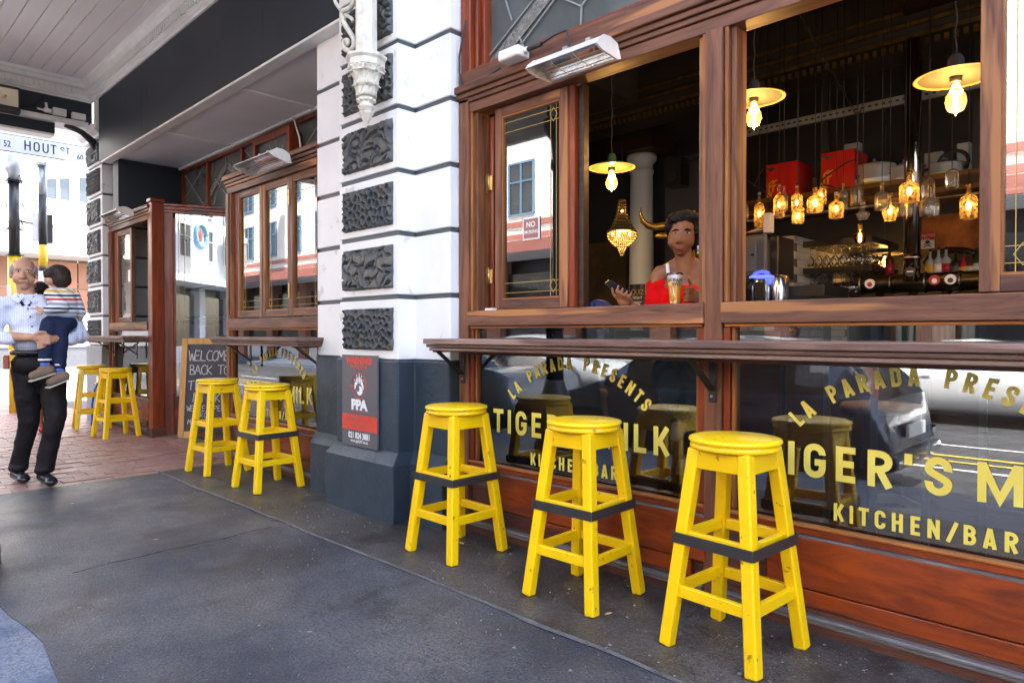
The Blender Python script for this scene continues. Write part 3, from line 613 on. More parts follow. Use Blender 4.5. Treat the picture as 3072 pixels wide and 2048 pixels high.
def apron(P, x0, x1, y):      # panelled wood below the glass
    box('backing_board', W_DARK, P, x0 - 0.03, x1 + 0.03, y + 0.03, y + 0.06, 0.0, 0.40)
    box('sill_strip', W_RED, P, x0, x1, y + 0.008, y + 0.05, 0.375, 0.402, bevel=0.003)
    box('glass_bead', W_ORANGE, P, x0, x1, y - 0.004, y + 0.03, 0.403, 0.417, bevel=0.004)
    box('raised_panel', W_RED, P, x0 + 0.20, x1 + 0.01, y - 0.006, y + 0.029, 0.172, 0.366, bevel=0.004)
    box('worn_edge', W_GREYLINE, P, x0 + 0.20, x1 + 0.01, y - 0.008, y + 0.029, 0.367, 0.373)
    box('lower_board', W_RED, P, x0 + 0.10, x1 - 0.06, y - 0.001, y + 0.029, 0.100, 0.166, bevel=0.004)
    box('foot_board', W_DARK, P, x0, x1, y + 0.004, y + 0.028, 0.078, 0.098, bevel=0.002)
    box('foot_moulding', W_GREYLINE, P, x0, x1, y - 0.022, y + 0.028, 0.060, 0.077, bevel=0.006)
    box('foot_moulding', W_GREYLINE, P, x0, x1, y - 0.014, y + 0.028, 0.044, 0.059, bevel=0.005)
    box('skirting', W_DARK, P, x0 - 0.03, x1 + 0.03, y - 0.003, y + 0.028, 0.0, 0.043)
def rail(P, x0, x1, y):
    box('middle_rail', W_RAIL, P, x0, x1, y - 0.012, y + 0.10, 1.192, 1.280, bevel=0.004)
    box('rail_bead', W_ORANGE, P, x0 + 0.01, x1 - 0.01, y + 0.003, y + 0.06, 1.178, 1.191, bevel=0.003)
def post(P, x0, x1, y, z0, z1, m=None, name='post', bead=True):
    w = x1 - x0
    box(name, m or W_RAILZ, P, x0, x1, y, y + 0.14, z0, z1, bevel=0.004)
def letters(P, xt, y):
    Mx = lambda x, z: plane_m((x, y, z), (1, 0, 0))
    s = "TIGER'S MILK"; H = 0.133; x = xt; gap = 0.036
    for ch, c_ in zip("TIGER'SMILK", (0, .087, .177, .290, .408, .500, .592, .767, .866, .946, 1.061)):
        signchar(ch, H, LETTER, P, Mx(xt + c_, 0.592), wf=1.30 if ch != 'M' else 1.5, t=.19)
    s = "KITCHEN/BAR"; H = 0.067; x = xt + 0.300
    for ch, u in zip(s, (2516, 2554, 2591, 2640, 2692, 2746, 2801, 2857, 2910, 2970, 3035)):
        signchar(ch, H, LETTER, P, Mx(xt + (at(u, 1560, 2.702).x + 1.181), 0.441), t=0.19, wf=1.12)
    s = "LA PARADA PRESENTS"; cx, cz, r = xt + 0.543, 0.387, 0.579; n = len(s)
    for i, ch in enumerate(s):
        if ch == ' ': continue
        t = R(45.3) - R(90.6) * i / (n - 1)
        ux = Vector((math.cos(t), 0, math.sin(t))); uz = Vector((-math.sin(t), 0, math.cos(t)))
        signchar(ch, 0.068, LETTER, P, plane_m((cx - r * math.sin(t), y, cz + r * math.cos(t)), ux, uz), t=0.19, wf=1.05)
def goldlines(P, x0, x1, z0, z1, y, both=True):     # gilded border with corner diamonds on a sash pane
    o = 0.03; t = 0.0012; mb = MB()
    def ln(a, b): mb.bar(a, b, t * 2, 0.001, up=(0, 1, 0))
    for z in (z0 + o, z0 + o + 0.055, z1 - o, z1 - o - 0.055): ln((x0, y, z), (x1, y, z))
    xs_ = (x0 + o, x0 + o + 0.04) if not both else (x1 - o, x1 - o - 0.04)
    for x in xs_: ln((x, y, z0), (x, y, z1))
    xc = sum(xs_) / 2
    for z in (z0 + o + 0.0275, z1 - o - 0.0275):
        d = 0.036; q = [(xc - d * .7, y, z), (xc, y, z + d), (xc + d * .7, y, z), (xc, y, z - d)]
        for k in range(4): ln(q[k], q[(k + 1) % 4])
    return mb.build('gilded_line', GOLDLINE, P)
def sash(P, x0, x1, y, z0=1.285, z1=2.425, st=0.052, gl=True, both=True, name='sash'):
    S = sub(name, P)
    for a in (x0, x1 - st): box('stile', W_RAILZ, S, a, a + st, y, y + 0.045, z0, z1, bevel=0.004)
    box('rail', W_RAIL, S, x0 + st, x1 - st, y + 0.001, y + 0.044, z0, z0 + 0.055, bevel=0.003); box('rail', W_RAIL, S, x0 + st, x1 - st, y + 0.001, y + 0.044, z1 - st, z1, bevel=0.003)
    xa, xb, za, zb = x0 + st, x1 - st, z0 + 0.055, z1 - st
    for q in ((xa, xa + .008, za, zb), (xb - .008, xb, za, zb)): box('bead', W_ORANGEZ, S, q[0], q[1], y + .006, y + .03, q[2], q[3])
    for q in ((xa + .008, xb - .008, za, za + .008), (xa + .008, xb - .008, zb - .008, zb)): box('bead', W_ORANGE, S, q[0], q[1], y + .006, y + .03, q[2], q[3])
    box('pane', PANE, S, xa, xb, y + 0.022, y + 0.026, za, zb)
    if gl: goldlines(S, xa + .008, xb - .008, za + .008, zb - .008, y + 0.0195, both)
    return S
def ledge(P, x0, x1, y0, y1, cut=0.0, m=None):
    L_ = sub('bar_ledge', P); m = m or W_LEDGE
    for i, (za, zb, ins) in enumerate(((1.092, 1.121, 0.0), (1.073, 1.090, 0.012), (1.054, 1.071, 0.024))):
        MB().prism([(x0 + ins + cut, y0 + ins), (x1 - ins, y0 + ins), (x1 - ins, y1), (x0 + ins, y1)], 'z', za, zb).build('board' if i == 0 else 'edge_moulding', m, L_, bevel=0.005)
    return L_
def bracket(P, x, yw, y0):
    k = sub('ledge_bracket', P)
    box('wall_plate', IRON, k, x - 0.016, x + 0.016, yw - 0.008, yw, 0.86, 1.052, bevel=0.002)
    MB().bar((x, yw - 0.012, 0.915), (x, y0 + 0.07, 1.045), 0.026, 0.012).build('brace', IRON, k)
    box('top_bar', IRON, k, x - 0.015, x + 0.015, y0 + 0.04, yw, 1.044, 1.053)
    MB().cyl((x, yw - 0.014, 0.885), (x, yw - 0.008, 0.885), 0.006, n=8).build('bolt_head', STEEL, k)
    return k
# right shop window, two bays
Y0 = 2.66
WR = sub('shop_window', B); WR.name = 'shop_window'
post(WR, -3.035, -2.955, Y0, 0.0, 2.60); post(WR, -1.452, -1.372, Y0, 0.0, 2.43, name='mullion'); post(WR, 0.20, 0.33, Y0, 0.0, 2.60, name='mullion')
for a in (-3.048, ): box('jamb_bead', W_REDZ, WR, a, a + 0.012, Y0 + 0.01, Y0 + 0.1, 0.43, 2.60)
for (xa, xb) in ((-2.955, -1.452), (-1.372, 0.20)):
    for u, s_ in ((xa, 1), (xb, -1)):
        lo_, hi_ = sorted((u + 0.002 * s_, u + 0.020 * s_)); box('jamb_moulding', W_ORANGEZ, WR, lo_, hi_, Y0 + 0.014, Y0 + 0.13, 1.281, 2.43, bevel=0.004)
        lo_, hi_ = sorted((u + 0.022 * s_, u + 0.046 * s_)); box('jamb_moulding', W_RAILZ, WR, lo_, hi_, Y0 + 0.034, Y0 + 0.13, 1.281, 2.43, bevel=0.004)
        lo_, hi_ = sorted((u + 0.002 * s_, u + 0.032 * s_)); box('jamb_moulding', W_REDZ, WR, lo_, hi_, Y0 + 0.012, Y0 + 0.07, 0.418, 1.177, bevel=0.004)
        lo_, hi_ = sorted((u + 0.034 * s_, u + 0.05 * s_)); box('jamb_moulding', W_ORANGEZ, WR, lo_, hi_, Y0 + 0.024, Y0 + 0.07, 0.418, 1.177, bevel=0.003)
    rail(WR, xa + 0.001, xb - 0.001, Y0)
    apron(WR, xa + 0.001, xb - 0.001, Y0)
    box('lower_pane', PANE_LOW, WR, xa + 0.045, xb - 0.045, Y0 + 0.045, Y0 + 0.050, 0.41, 1.185)
lintel(WR, -3.035, 0.33, Y0)
box('head_board', W_RAIL, WR, -3.035, 1.2, Y0 - 0.002, Y0 + 0.10, 2.588, 2.665, bevel=0.004)
box('head_cap', W_REDZ, WR, -2.89, 1.2, Y0 + 0.02, Y0 + 0.12, 2.667, 2.685, bevel=0.003)
letters(sub('window_lettering', B), -2.748, Y0 + 0.042)
letters(sub('window_lettering', B), -1.181, Y0 + 0.042)
# open sash at the left of bay one, its folded partner behind, brass hinges
sash(WR, -2.80, -2.265, Y0 + 0.065, name='open_sash')
FS = sub('folded_sash', WR)
box('stile', W_REDZ, FS, -2.865, -2.835, Y0 + 0.09, Y0 + 0.13, 1.285, 2.40, bevel=0.003)
box('stile', W_REDZ, FS, -2.828, -2.812, Y0 + 0.10, Y0 + 0.145, 1.285, 2.40, bevel=0.003)
box('stile_end', W_REDZ, FS, -2.262, -2.225, Y0 + 0.075, Y0 + 0.12, 1.285, 2.425, bevel=0.003)
box('stile_end', DARKWOOD, FS, -2.222, -2.185, Y0 + 0.10, Y0 + 0.145, 1.285, 2.425, bevel=0.003)
for z in (1.48, 2.02):
    hg = sub('hinge', WR); box('leaf', BRASS, hg, -2.895, -2.872, Y0 + 0.082, Y0 + 0.088, z - 0.055, z + 0.055)
    MB().cyl((-2.868, Y0 + 0.082, z - 0.05), (-2.868, Y0 + 0.082, z + 0.05), 0.007, n=10).build('pin', BRASS, hg); box('leaf', BRASS, hg, -2.862, -2.838, Y0 + 0.082, Y0 + 0.088, z - 0.04, z + 0.04)
box('sash_stop', PLASTIC, WR, -2.835, -2.775, Y0 + 0.02, Y0 + 0.055, 1.2805, 1.294)
sash(WR, -0.475, 0.175, Y0 + 0.03, z0=1.285, z1=2.43, st=0.058, both=False, name='closed_sash')
# no smoking card on the open sash
S_ = sub('no_smoking_sticker', WR)
MAROON = mat('maroon_print', (0.30, 0.13, 0.11), 0.5); box('card', PLASTIC, S_, -2.595, -2.470, Y0 + 0.0805, Y0 + 0.0835, 1.66, 1.785, bevel=0.004)
box('printed_field', MAROON, S_, -2.585, -2.480, Y0 + 0.0785, Y0 + 0.080, 1.670, 1.775)
text('lettering', 'NO', 0.042, PLASTIC, S_, plane_m((-2.5325, Y0 + 0.0775, 1.73), (1, 0, 0)), bold=0.001); text('lettering', 'SMOKING', 0.026, PLASTIC, S_, plane_m((-2.5325, Y0 + 0.0775, 1.695), (1, 0, 0)), bold=0.0006)
LR = ledge(B, -3.03, 0.45, 2.385, 2.658)
box('ledge_cleat', W_DARK, LR, -2.98, 0.40, 2.63, 2.657, 1.03, 1.053)
for x in (-2.995, -1.41, 0.26): bracket(LR, x, 2.659, 2.40)
# transom glazing over the right window
TR = sub('transom', B)
box('transom_post', W_REDZ, TR, -3.035, -2.955, 2.675, 2.95, 2.667, 4.30, bevel=0.006); box('transom_post', W_REDZ, TR, -2.953, -2.925, 2.705, 2.95, 2.667, 4.30, bevel=0.008); box('transom_post', W_REDZ, TR, -2.923, -2.895, 2.735, 2.95, 2.667, 4.30, bevel=0.006)
box('leaded_pane', LEADGLASS, TR, -2.895, 1.2, 2.790, 2.798, 2.60, 4.30)
def strip(P, name, m, a, b, w, y, d=0.008):
    a = Vector(a); b = Vector(b); return MB().bar(a, b, w, d, up=(0, 1, 0)).build(name, m, P)
def PX(px, py, y): return at(px, py, y)
yT = 2.783
strip(TR, 'textured_band', TEXGLASS, PX(1466, 215, yT), PX(1668, -48, yT), 0.083, yT, 0.006)
for a, b in (((1450, 192), (1640, -50)), ((1500, 222), (1700, -50)), ((1745, 20), (1640, -25)), ((1745, 20), (1800, -60)), ((1745, 20), (1740, 150)), ((1585, 175), (1558, 110)), ((1536, 62), (1505, -40)), ((1945, 0), (1900, 92)), ((1945, 0), (1975, -70))):
    strip(TR, 'lead_came', LEAD, PX(a[0], a[1], yT - 0.004), PX(b[0], b[1], yT - 0.004), 0.008, yT)
# left wall of mahogany bays -------------------------------------------------
def small_bay(name, x0, x1, y, closed):
    P = sub(name, B)
    post(P, x0, x0 + 0.055, y, 0.0, 2.43); post(P, x1 - 0.055, x1, y, 0.0, 2.43)
    for a in ((x0 + 0.057, x0 + 0.085), (x1 - 0.085, x1 - 0.057)):
        box('jamb_moulding', W_RAILZ, P, a[0], a[1], y + 0.012, y + 0.12, 1.281, 2.43, bevel=0.004)
        box('jamb_moulding', W_ORANGEZ, P, a[0], a[1], y + 0.02, y + 0.10, 0.418, 1.177, bevel=0.004)
    rail(P, x0 + 0.056, x1 - 0.056, y); lintel(P, x0, x1, y)
    box('roof_board', W_DARK, P, x0, x1, y + 0.10, 3.37, 2.555, 2.585)
    apron(P, x0 + 0.056, x1 - 0.056, y)
    box('lower_pane', PANE_LOW, P, x0 + 0.08, x1 - 0.08, y + 0.045, y + 0.050, 0.41, 1.185)
    return P
WL = small_bay('bay_window', -6.285, -4.555, 2.66, True)
W3 = (1.42) / 3; xa = -6.13
for i in range(3): sash(WL, xa + i * 0.49, xa + i * 0.49 + 0.484, 2.70 + (0.0 if i != 1 else 0.004), z0=1.29, z1=2.425, st=0.045, both=(i == 2))
for z in (1.50, 2.25): box('hinge', BRASS, WL, -5.164, -5.148, 2.692, 2.70, z - 0.06, z + 0.06)
box('reveal', W_REDZ, WL, -6.205, -6.135, 2.70, 2.78, 1.281, 2.43)
box('reveal', W_REDZ, WL, -4.655, -4.640, 2.69, 2.78, 1.281, 2.43)
box('wall_bead', W_REDZ, WL, -4.553, -4.547, 2.60, 2.75, 0.0, 2.56)
LL = ledge(B, -5.98, -4.46, 2.385, 2.658, cut=0.0)
for x in (-6.02 + 0.25, -4.62): bracket(LL, x, 2.659, 2.40)
letters(sub('window_lettering', B), at(928, 1190, 2.702).x - 1.061, 2.702)
WE = small_bay('bay_window', -9.72, -8.20, 2.62, False)
sash(WE, -9.53, -8.96, 2.665, z0=1.285, z1=2.42, st=0.05, name='open_sash')
box('reveal', W_REDZ, WE, -9.62, -9.535, 2.665, 2.75, 1.281, 2.43)
box('sticker', PLASTIC, WE, -9.16, -9.05, 2.685, 2.687, 1.78, 1.92)
LE = ledge(B, -9.66, -8.20, 2.345, 2.618)
for x in (-9.45, -8.62): bracket(LE, x, 2.619, 2.36)
# corner posts and angled door screen
DS = sub('door_screen', B)
box('corner_post', W_REDZ, DS, -8.198, -8.10, 2.612, 2.74, 0.0, 2.60, bevel=0.006)
box('post_shoe', W_DARK, DS, -8.205, -8.09, 2.60, 2.745, 0.0, 0.10, bevel=0.006)
box('post_cap', W_REDZ, DS, -8.215, -8.085, 2.595, 2.75, 2.602, 2.64, bevel=0.006)
dd = Vector((0.40, 0.9165, 0)); dn = Vector((0.9165, -0.40, 0)); A = Vector((-8.135, 2.742, 0))
def dbar(name, m, s0, s1, z0, z1, n0, n1, P=None, bevel=0.003):
    q = [A + dd * s0 + dn * n0, A + dd * s1 + dn * n0, A + dd * s1 + dn * n1, A + dd * s0 + dn * n1]
    return MB().prism([(p.x, p.y) for p in q], 'z', z0, z1).build(name, m, P or DS, bevel=bevel)
LEN = 1.5
dbar('stile', W_REDZ, 0.0, 0.10, 0.0, 2.50, -0.05, 0.0); dbar('stile_bead', W_REDZ, 0.102, 0.125, 0.46, 2.45, -0.04, -0.006)
dbar('stile', W_REDZ, LEN - 0.1, LEN, 0.0, 2.50, -0.05, 0.0)
dbar('head', W_RED, 0.0, LEN, 2.502, 2.535, -0.06, 0.006); dbar('head_moulding', W_RED, 0.0, LEN, 2.538, 2.57, -0.06, 0.016); dbar('head_moulding', W_RED, 0.0, LEN, 2.573, 2.60, -0.06, 0.03)
dbar('bottom_panel', W_RED, 0.102, LEN - 0.102, 0.0, 0.44, -0.045, -0.008); dbar('inner_panel', W_RED, 0.17, LEN - 0.2, 0.13, 0.36, -0.008, 0.002)
dbar('skirting', W_DARK, 0.102, LEN - 0.102, 0.0, 0.11, -0.008, 0.008)
dbar('door_pane', PANE, 0.125, LEN - 0.1, 0.442, 2.50, -0.03, -0.025, bevel=0)
mb = MB()
for s_ in (0.155, 0.215): mb.bar(A + dd * s_ + dn * -0.022 + Vector((0, 0, 0.45)), A + dd * s_ + dn * -0.022 + Vector((0, 0, 2.49)), 0.005, 0.002, up=dn)
for z in (0.50, 0.58, 2.36, 2.43): mb.bar(A + dd * 0.13 + dn * -0.022 + Vector((0, 0, z)), A + dd * (LEN - .1) + dn * -0.022 + Vector((0, 0, z)), 0.002, 0.005, up=dn)
c_ = A + dd * 0.185 + dn * -0.022 + Vector((0, 0, 0.54)); q = [c_ + dd * .03, c_ + Vector((0, 0, .045)), c_ - dd * .03, c_ - Vector((0, 0, .045))]
for k in range(4): mb.bar(q[k], q[(k + 1) % 4], 0.004, 0.002, up=dn)
mb.build('gilded_line', GOLDLINE, DS)
cc = A + dd * 0.82 + dn * -0.0225 + Vector((0, 0, 1.68))
MR = Matrix((dd, Vector((0, 0, 1)), dn)).transposed()
MB().lathe([(0.0, 0.001), (0.085, 0.001), (0.085, 0.0), (0.0, 0.0)], cc, 28, MR).build('round_sticker', mat('frosted_sticker', (0.55, 0.60, 0.58), 0.5), DS)
# leaded transom over the door and behind the bays
TL = sub('transom', B); yL = 3.37
box('leaded_pane', LEADGLASS, TL, -9.28, -4.0, yL + 0.03, yL + 0.04, 2.58, 3.30)
box('top_rail', W_REDZ, TL, -9.29, -4.0, yL - 0.01, yL + 0.05, 3.225, 3.262)
for x in (-9.27, -8.47, -7.52, -6.62, -5.78): box('mullion', W_REDZ, TL, x - 0.018, x + 0.018, yL - 0.01, yL + 0.05, 2.58, 3.224)
box('bottom_rail', W_REDZ, TL, -9.29, -4.0, yL - 0.01, yL + 0.05, 2.57, 2.62)
def seg(m, name, a, b, w): strip(TL, name, m, (a[0], yL + 0.022, a[1]), (b[0], yL + 0.022, b[1]), w, yL, 0.006)
seg(TEXGLASS, 'textured_band', (-8.9, 2.60), (-7.95, 3.12), 0.075); seg(TEXGLASS, 'textured_band', (-7.95, 3.12), (-7.25, 2.62), 0.075)
for a, b in (((-8.0, 3.1), (-8.35, 2.7)), ((-8.0, 2.78), (-8.3, 3.0)), ((-8.0, 2.78), (-7.7, 2.98)), ((-8.0, 2.78), (-8.0, 2.6)), ((-8.0, 3.22), (-8.0, 3.1)), ((-9.25, 3.2), (-8.5, 2.62)), ((-9.25, 2.9), (-8.6, 3.22)), ((-7.5, 3.2), (-6.7, 2.62)), ((-7.3, 2.65), (-6.65, 3.2)), ((-6.6, 2.7), (-5.8, 3.2)), ((-5.76, 3.2), (-4.9, 2.62)), ((-5.76, 2.62), (-4.9, 3.0))): seg(LEAD, 'lead_came', a, b, 0.009)
# opening fanlight standing out of the transom
FL = sub('fanlight', TL)
fx0, fx1 = at(895, 470, 3.28).x, at(1150, 470, 3.28).x
fx0, fx1 = -7.02, -6.22
box('frame', W_REDZ, FL, fx0, fx0 + 0.06, 3.26, 3.36, 2.62, 3.18); box('frame', W_REDZ, FL, fx1 - 0.06, fx1, 3.26, 3.36, 2.62, 3.18); box('frame', W_REDZ, FL, fx0 + .06, fx1 - .06, 3.26, 3.36, 3.12, 3.18)
box('leaded_pane', LEADGLASS, FL, fx0 + .06, fx1 - .06, 3.30, 3.31, 2.62, 3.12)
xm = (fx0 + fx1) / 2
for t in (-60, -35, -12, 12, 35, 60): FLs = strip(FL, 'lead_came', LEAD, (xm, 3.293, 2.72), (xm + 0.36 * math.sin(R(t)), 3.293, 2.72 + 0.38 * math.cos(R(t))), 0.008, 3.29, 0.005)
MB().add([(xm - 0.07, 3.29, 2.66), (xm + 0.07, 3.29, 2.66), (xm + 0.07, 3.285, 2.70), (xm, 3.285, 2.86), (xm - 0.07, 3.285, 2.70)], [(0, 1, 2, 3, 4)]).build('textured_diamond', TEXGLASS, FL)
# ------------------------------------------------------------------ yellow bar stools
def make_stool(name, band, label):
    t = thing(name, label, 'bar stool', group='yellow bar stools')
    MB().lathe([(0.0, 0.690), (0.150, 0.690), (0.158, 0.694), (0.160, 0.702), (0.156, 0.708), (0.156, 0.711), (0.162, 0.716), (0.164, 0.722), (0.161, 0.728), (0.150, 0.731), (0.0, 0.731)], n=56).build('seat', YELLOW, t, local=True)
    ft, fb_ = 0.098, 0.172; L0 = []
    for sx in (-1, 1):
        for sy in (-1, 1):
            M_ = MB().bar((sx * fb_, sy * fb_, 0.0), (sx * ft, sy * ft, 0.690), 0.047, 0.047, up=(0, 1, 0))
            o = M_.build('leg', YELLOW, t, bevel=0.008, seg=3, local=True)
    def pos(z): return fb_ + (ft - fb_) * z / 0.69
    def ring(z, h, w, nm, out=0.0, m=YELLOW, inset=0.0):
        p = pos(z) + out
        for k in range(4):
            M2 = Matrix.Rotation(k * math.pi / 2, 4, 'Z')
            pm = pos(z) - 0.018
            MB().box(-pm, pm, -p - w / 2, -p + w / 2, z - h / 2, z + h / 2).xf(M2).build(nm, m, t, bevel=0.003, local=True)
    ring(0.655, 0.062, 0.02, 'seat_rail', 0.008)
    ring(0.385, 0.040, 0.022, 'stretcher'); ring(0.195, 0.040, 0.022, 'stretcher')
    if band:
        p = pos(0.385) + 0.029; 
        for k in range(4):
            M2 = Matrix.Rotation(k * math.pi / 2, 4, 'Z')
            MB().box(-p, p, -p - 0.003, -p, 0.361, 0.399).xf(M2).build('steel_band', BLACKTAPE, t, bevel=0.001, local=True)
    t.scale = (1, 1, 1.047)
    return t
plain = make_stool('bar_stool', False, 'yellow bar stool without a black band, nearest to the welcome chalkboard')
banded = make_stool('bar_stool', True, 'yellow bar stool with black band, largest and nearest at the right of the row')
plain.location = (-5.71, 2.345, 0.009); plain.rotation_euler = (0, 0, R(3))
banded.location = (-1.155, 2.345, 0.009); banded.rotation_euler = (0, 0, R(-4))
dup(banded, (-1.86, 2.355, 0.009), R(1), 'yellow bar stool with black band, covering the middle of the first window lettering')
dup(banded, (-2.715, 2.36, 0.009), R(-1), 'yellow bar stool with black band beside the slate blue pilaster plinth')
dup(banded, (-4.85, 2.36, 0.009), R(2), 'yellow bar stool with black band left of the pilaster, under the three-pane window')
dup(plain, (-8.50, 2.36, 0.0), R(5), 'plain yellow bar stool on the brick paving by the mahogany corner post')
dup(plain, (-9.50, 2.37, 0.0), R(-8), 'farthest yellow bar stool, plain, beside the grey foot of the corner pilaster')

# ------------------------------------------------------------------ heaters
REFL = mat('polished_reflector', (0.85, 0.86, 0.92), 0.18, metal=1.0)
HEATW = mat('white_enamel', (0.76, 0.74, 0.70), 0.35, col2=(0.62, 0.58, 0.52), nscale=9)
def heater(loc, L_, tilt, label, yw):
    t = thing('wall_heater', label, 'heater', loc, 0, 'radiant heaters over the windows')
    Rm = Matrix.Rotation(tilt, 4, 'X')
    h = L_ / 2; pr = [(0.075, 0.0), (0.05, 0.045), (0.0, 0.052), (-0.05, 0.045), (-0.085, 0.012), (-0.10, 0.0), (-0.10, 0.008), (-0.085, 0.022), (-0.052, 0.056), (0.0, 0.066), (0.055, 0.056), (0.085, 0.0)]
    mb = MB(); n = len(pr); V = [(-h, a, z) for a, z in pr] + [(h, a, z) for a, z in pr]
    mb.add(V, [(k, (k + 1) % n, n + (k + 1) % n, n + k) for k in range(n)] + [tuple(range(n))[::-1], tuple(range(n, 2 * n))]).xf(Rm).build('housing', HEATW, t, local=True)
    for s in (-1, 1):
        MB().prism([(-0.10, 0.0), (-0.085, 0.025), (-0.05, 0.06), (0.0, 0.07), (0.055, 0.06), (0.088, 0.0), (0.06, -0.012), (-0.06, -0.012)], 'x', s * h, s * (h + 0.012)).xf(Rm).build('end_plate', HEATW, t, local=True)
    MB().add([(-h + .01, 0.070, 0.002), (h - .01, 0.070, 0.002), (h - .01, 0.046, 0.042), (-h + .01, 0.046, 0.042), (h - .01, 0, 0.0495), (-h + .01, 0, 0.0495), (h - .01, -0.046, 0.042), (-h + .01, -0.046, 0.042), (h - .01, -0.078, 0.012), (-h + .01, -0.078, 0.012)],
             [(0, 1, 2, 3), (3, 2, 4, 5), (5, 4, 6, 7), (7, 6, 8, 9)]).xf(Rm).build('reflector', REFL, t, local=True)
    MB().cyl((-h + .03, 0, 0.018), (h - .03, 0, 0.018), 0.007, n=10).xf(Rm).build('heating_tube', mat('quartz_tube', (0.5, 0.32, 0.2), 0.25), t, local=True)
    for a in (-0.045, 0.0, 0.04):
        MB().cyl((-h, a, -0.004), (h, a, -0.004), 0.0018, n=6).xf(Rm).build('guard_wire', STEEL, t, local=True)
    for x in (-h * .33, h * .33): MB().tube([(x, -0.085, 0.002), (x, -0.04, -0.008), (x, 0.03, -0.008), (x, 0.075, 0.0)], 0.0018, 6).xf(Rm).build('guard_wire', STEEL, t, local=True)
    for x in (-0.05, 0.09):
        MB().box(x - 0.012, x + 0.012, 0.02, yw - loc[1], 0.072, 0.078).box(x - 0.014, x + 0.014, 0.0, 0.03, 0.06, 0.10).build('bracket_arm', GALV, t, local=True)
    return t
heater((-2.07, 2.53, 2.425), 0.41, R(-6), 'white radiant heater above the open sash of the right window', 2.66)
heater((-5.22, 2.50, 2.485), 0.62, R(-16), 'white radiant heater above the three-pane bay window', 2.66)
heater((-8.78, 2.46, 2.50), 0.62, R(-16), 'farthest white radiant heater, above the small corner bay window', 2.62)
t = thing('junction_box', 'white plastic junction box with black cable on the window head', 'junction box', (-2.53, 2.615, 2.60))
box('case', PLASTIC, t, -2.60, -2.45, 2.55, 2.645, 2.588, 2.645, bevel=0.012)
MB().cyl((-2.45, 2.60, 2.62), (-2.425, 2.60, 2.62), 0.015, n=10).build('gland', PLASTIC, t); MB().cyl((-2.425, 2.60, 2.62), (-2.33, 2.60, 2.62), 0.012, n=10).build('gland_sleeve', RUBBER, t)
pts = [PX(1398, 60, 2.65), PX(1378, 170, 2.65), PX(1378, 215, 2.65), PX(1385, 258, 2.645), PX(1420, 255, 2.645), PX(1460, 232, 2.642), PX(1500, 205, 2.64)]
tag(MB().tube(pts, 0.0055, 8).build('power_cable', RUBBER), 'black cable drooping past the window head beside the white wall', 'cable')
tag(MB().tube([(-2.33, 2.6, 2.62), (-2.25, 2.61, 2.645), (-2.18, 2.62, 2.65), (-2.1, 2.55, 2.50)], 0.005, 8).build('heater_lead', RUBBER), 'short black lead from the junction box to the nearest heater', 'cable')
tag(MB().tube([PX(905, 475, 3.24), PX(898, 412, 3.24), PX(880, 352, 3.24), PX(760, 410, 3.24)], 0.008, 8).build('conduit_cable', PLASTIC), 'pale cable running over the fanlight of the left transom', 'cable')

# ------------------------------------------------------------------ warning sign on the pilaster
SIGNG = mat('sign_grey', (0.105, 0.10, 0.105), 0.35); REDP = mat('sign_red', (0.62, 0.055, 0.03), 0.4); WHP = mat('sign_white', (0.80, 0.80, 0.80), 0.4)
t = thing('warning_sign', 'grey and red security warning sign with a paw print on the pilaster', 'sign', (-3.745, 2.44, 0.42))
ys_ = 2.435; x0, x1, z0, z1 = -3.945, -3.545, 0.425, 1.012
box('board', SIGNG, t, x0, x1, ys_, ys_ + 0.012, z0, z1); f = ys_ - 0.0012
box('red_band', REDP, t, x0 + 0.001, x1 - 0.001, f, ys_ - 0.0002, 0.530, 0.628)
def st(s, size, m, z, bold=0.0, xs=1.0, sp=1.0): return text('lettering', s, size, m, t, plane_m(((x0 + x1) / 2, f - 0.0006, z), (1, 0, 0)), bold=bold, xs=xs, spacing=sp)
st('WARNING!', 0.060, REDP, 0.955, 0.0032, 0.95); st('PROTECTED BY', 0.030, REDP, 0.925, 0.0012, 0.95)
st('PPA', 0.086, WHP, 0.665, 0.0055, 1.25, 0.95); st('RAPID TACTICAL', 0.036, SIGNG, 0.588, 0, 0.95, 1.1); st('RESPONSE', 0.036, SIGNG, 0.545, 0, 0.95, 1.15)
st('021 824 3881', 0.052, WHP, 0.478, 0.0018, 0.86); st('www.ppa247.co.za', 0.026, WHP, 0.452, 0.0005, 1.0)
box('underline', REDP, t, -3.85, -3.635, f - .0004, f, 0.652, 0.656)
xc, zc = -3.745, 0.815
MB().tube([(xc + 0.082 * math.cos(R(a)), f, zc + 0.082 * math.sin(R(a))) for a in range(0, 361, 12)], 0.0022, 4).build('target_ring', REDP, t)
for a, b in (((xc - .108, zc), (xc - .065, zc)), ((xc + .065, zc), (xc + .108, zc)), ((xc, zc + .065), (xc, zc + .112)), ((xc, zc - .065), (xc, zc - .112))): MB().bar((a[0], f, a[1]), (b[0], f, b[1]), 0.004, 0.001, up=(0, 1, 0)).build('target_mark', REDP, t)
def disc(P, name, m, cx, cz, rx, rz_, y, rot=0, n=18): 
    return MB().add([(cx + rx * math.cos(a) * math.cos(rot) - rz_ * math.sin(a) * math.sin(rot), y, cz + rx * math.cos(a) * math.sin(rot) + rz_ * math.sin(a) * math.cos(rot)) for a in [2 * math.pi * k / n for k in range(n)]], [tuple(range(n))]).build(name, m, P)
disc(t, 'paw_pad', WHP, xc + .008, zc - .03, .034, .030, f - .0006); disc(t, 'paw_gap', SIGNG, xc - .012, zc - .018, .018, .020, f - .0012, 0.4)
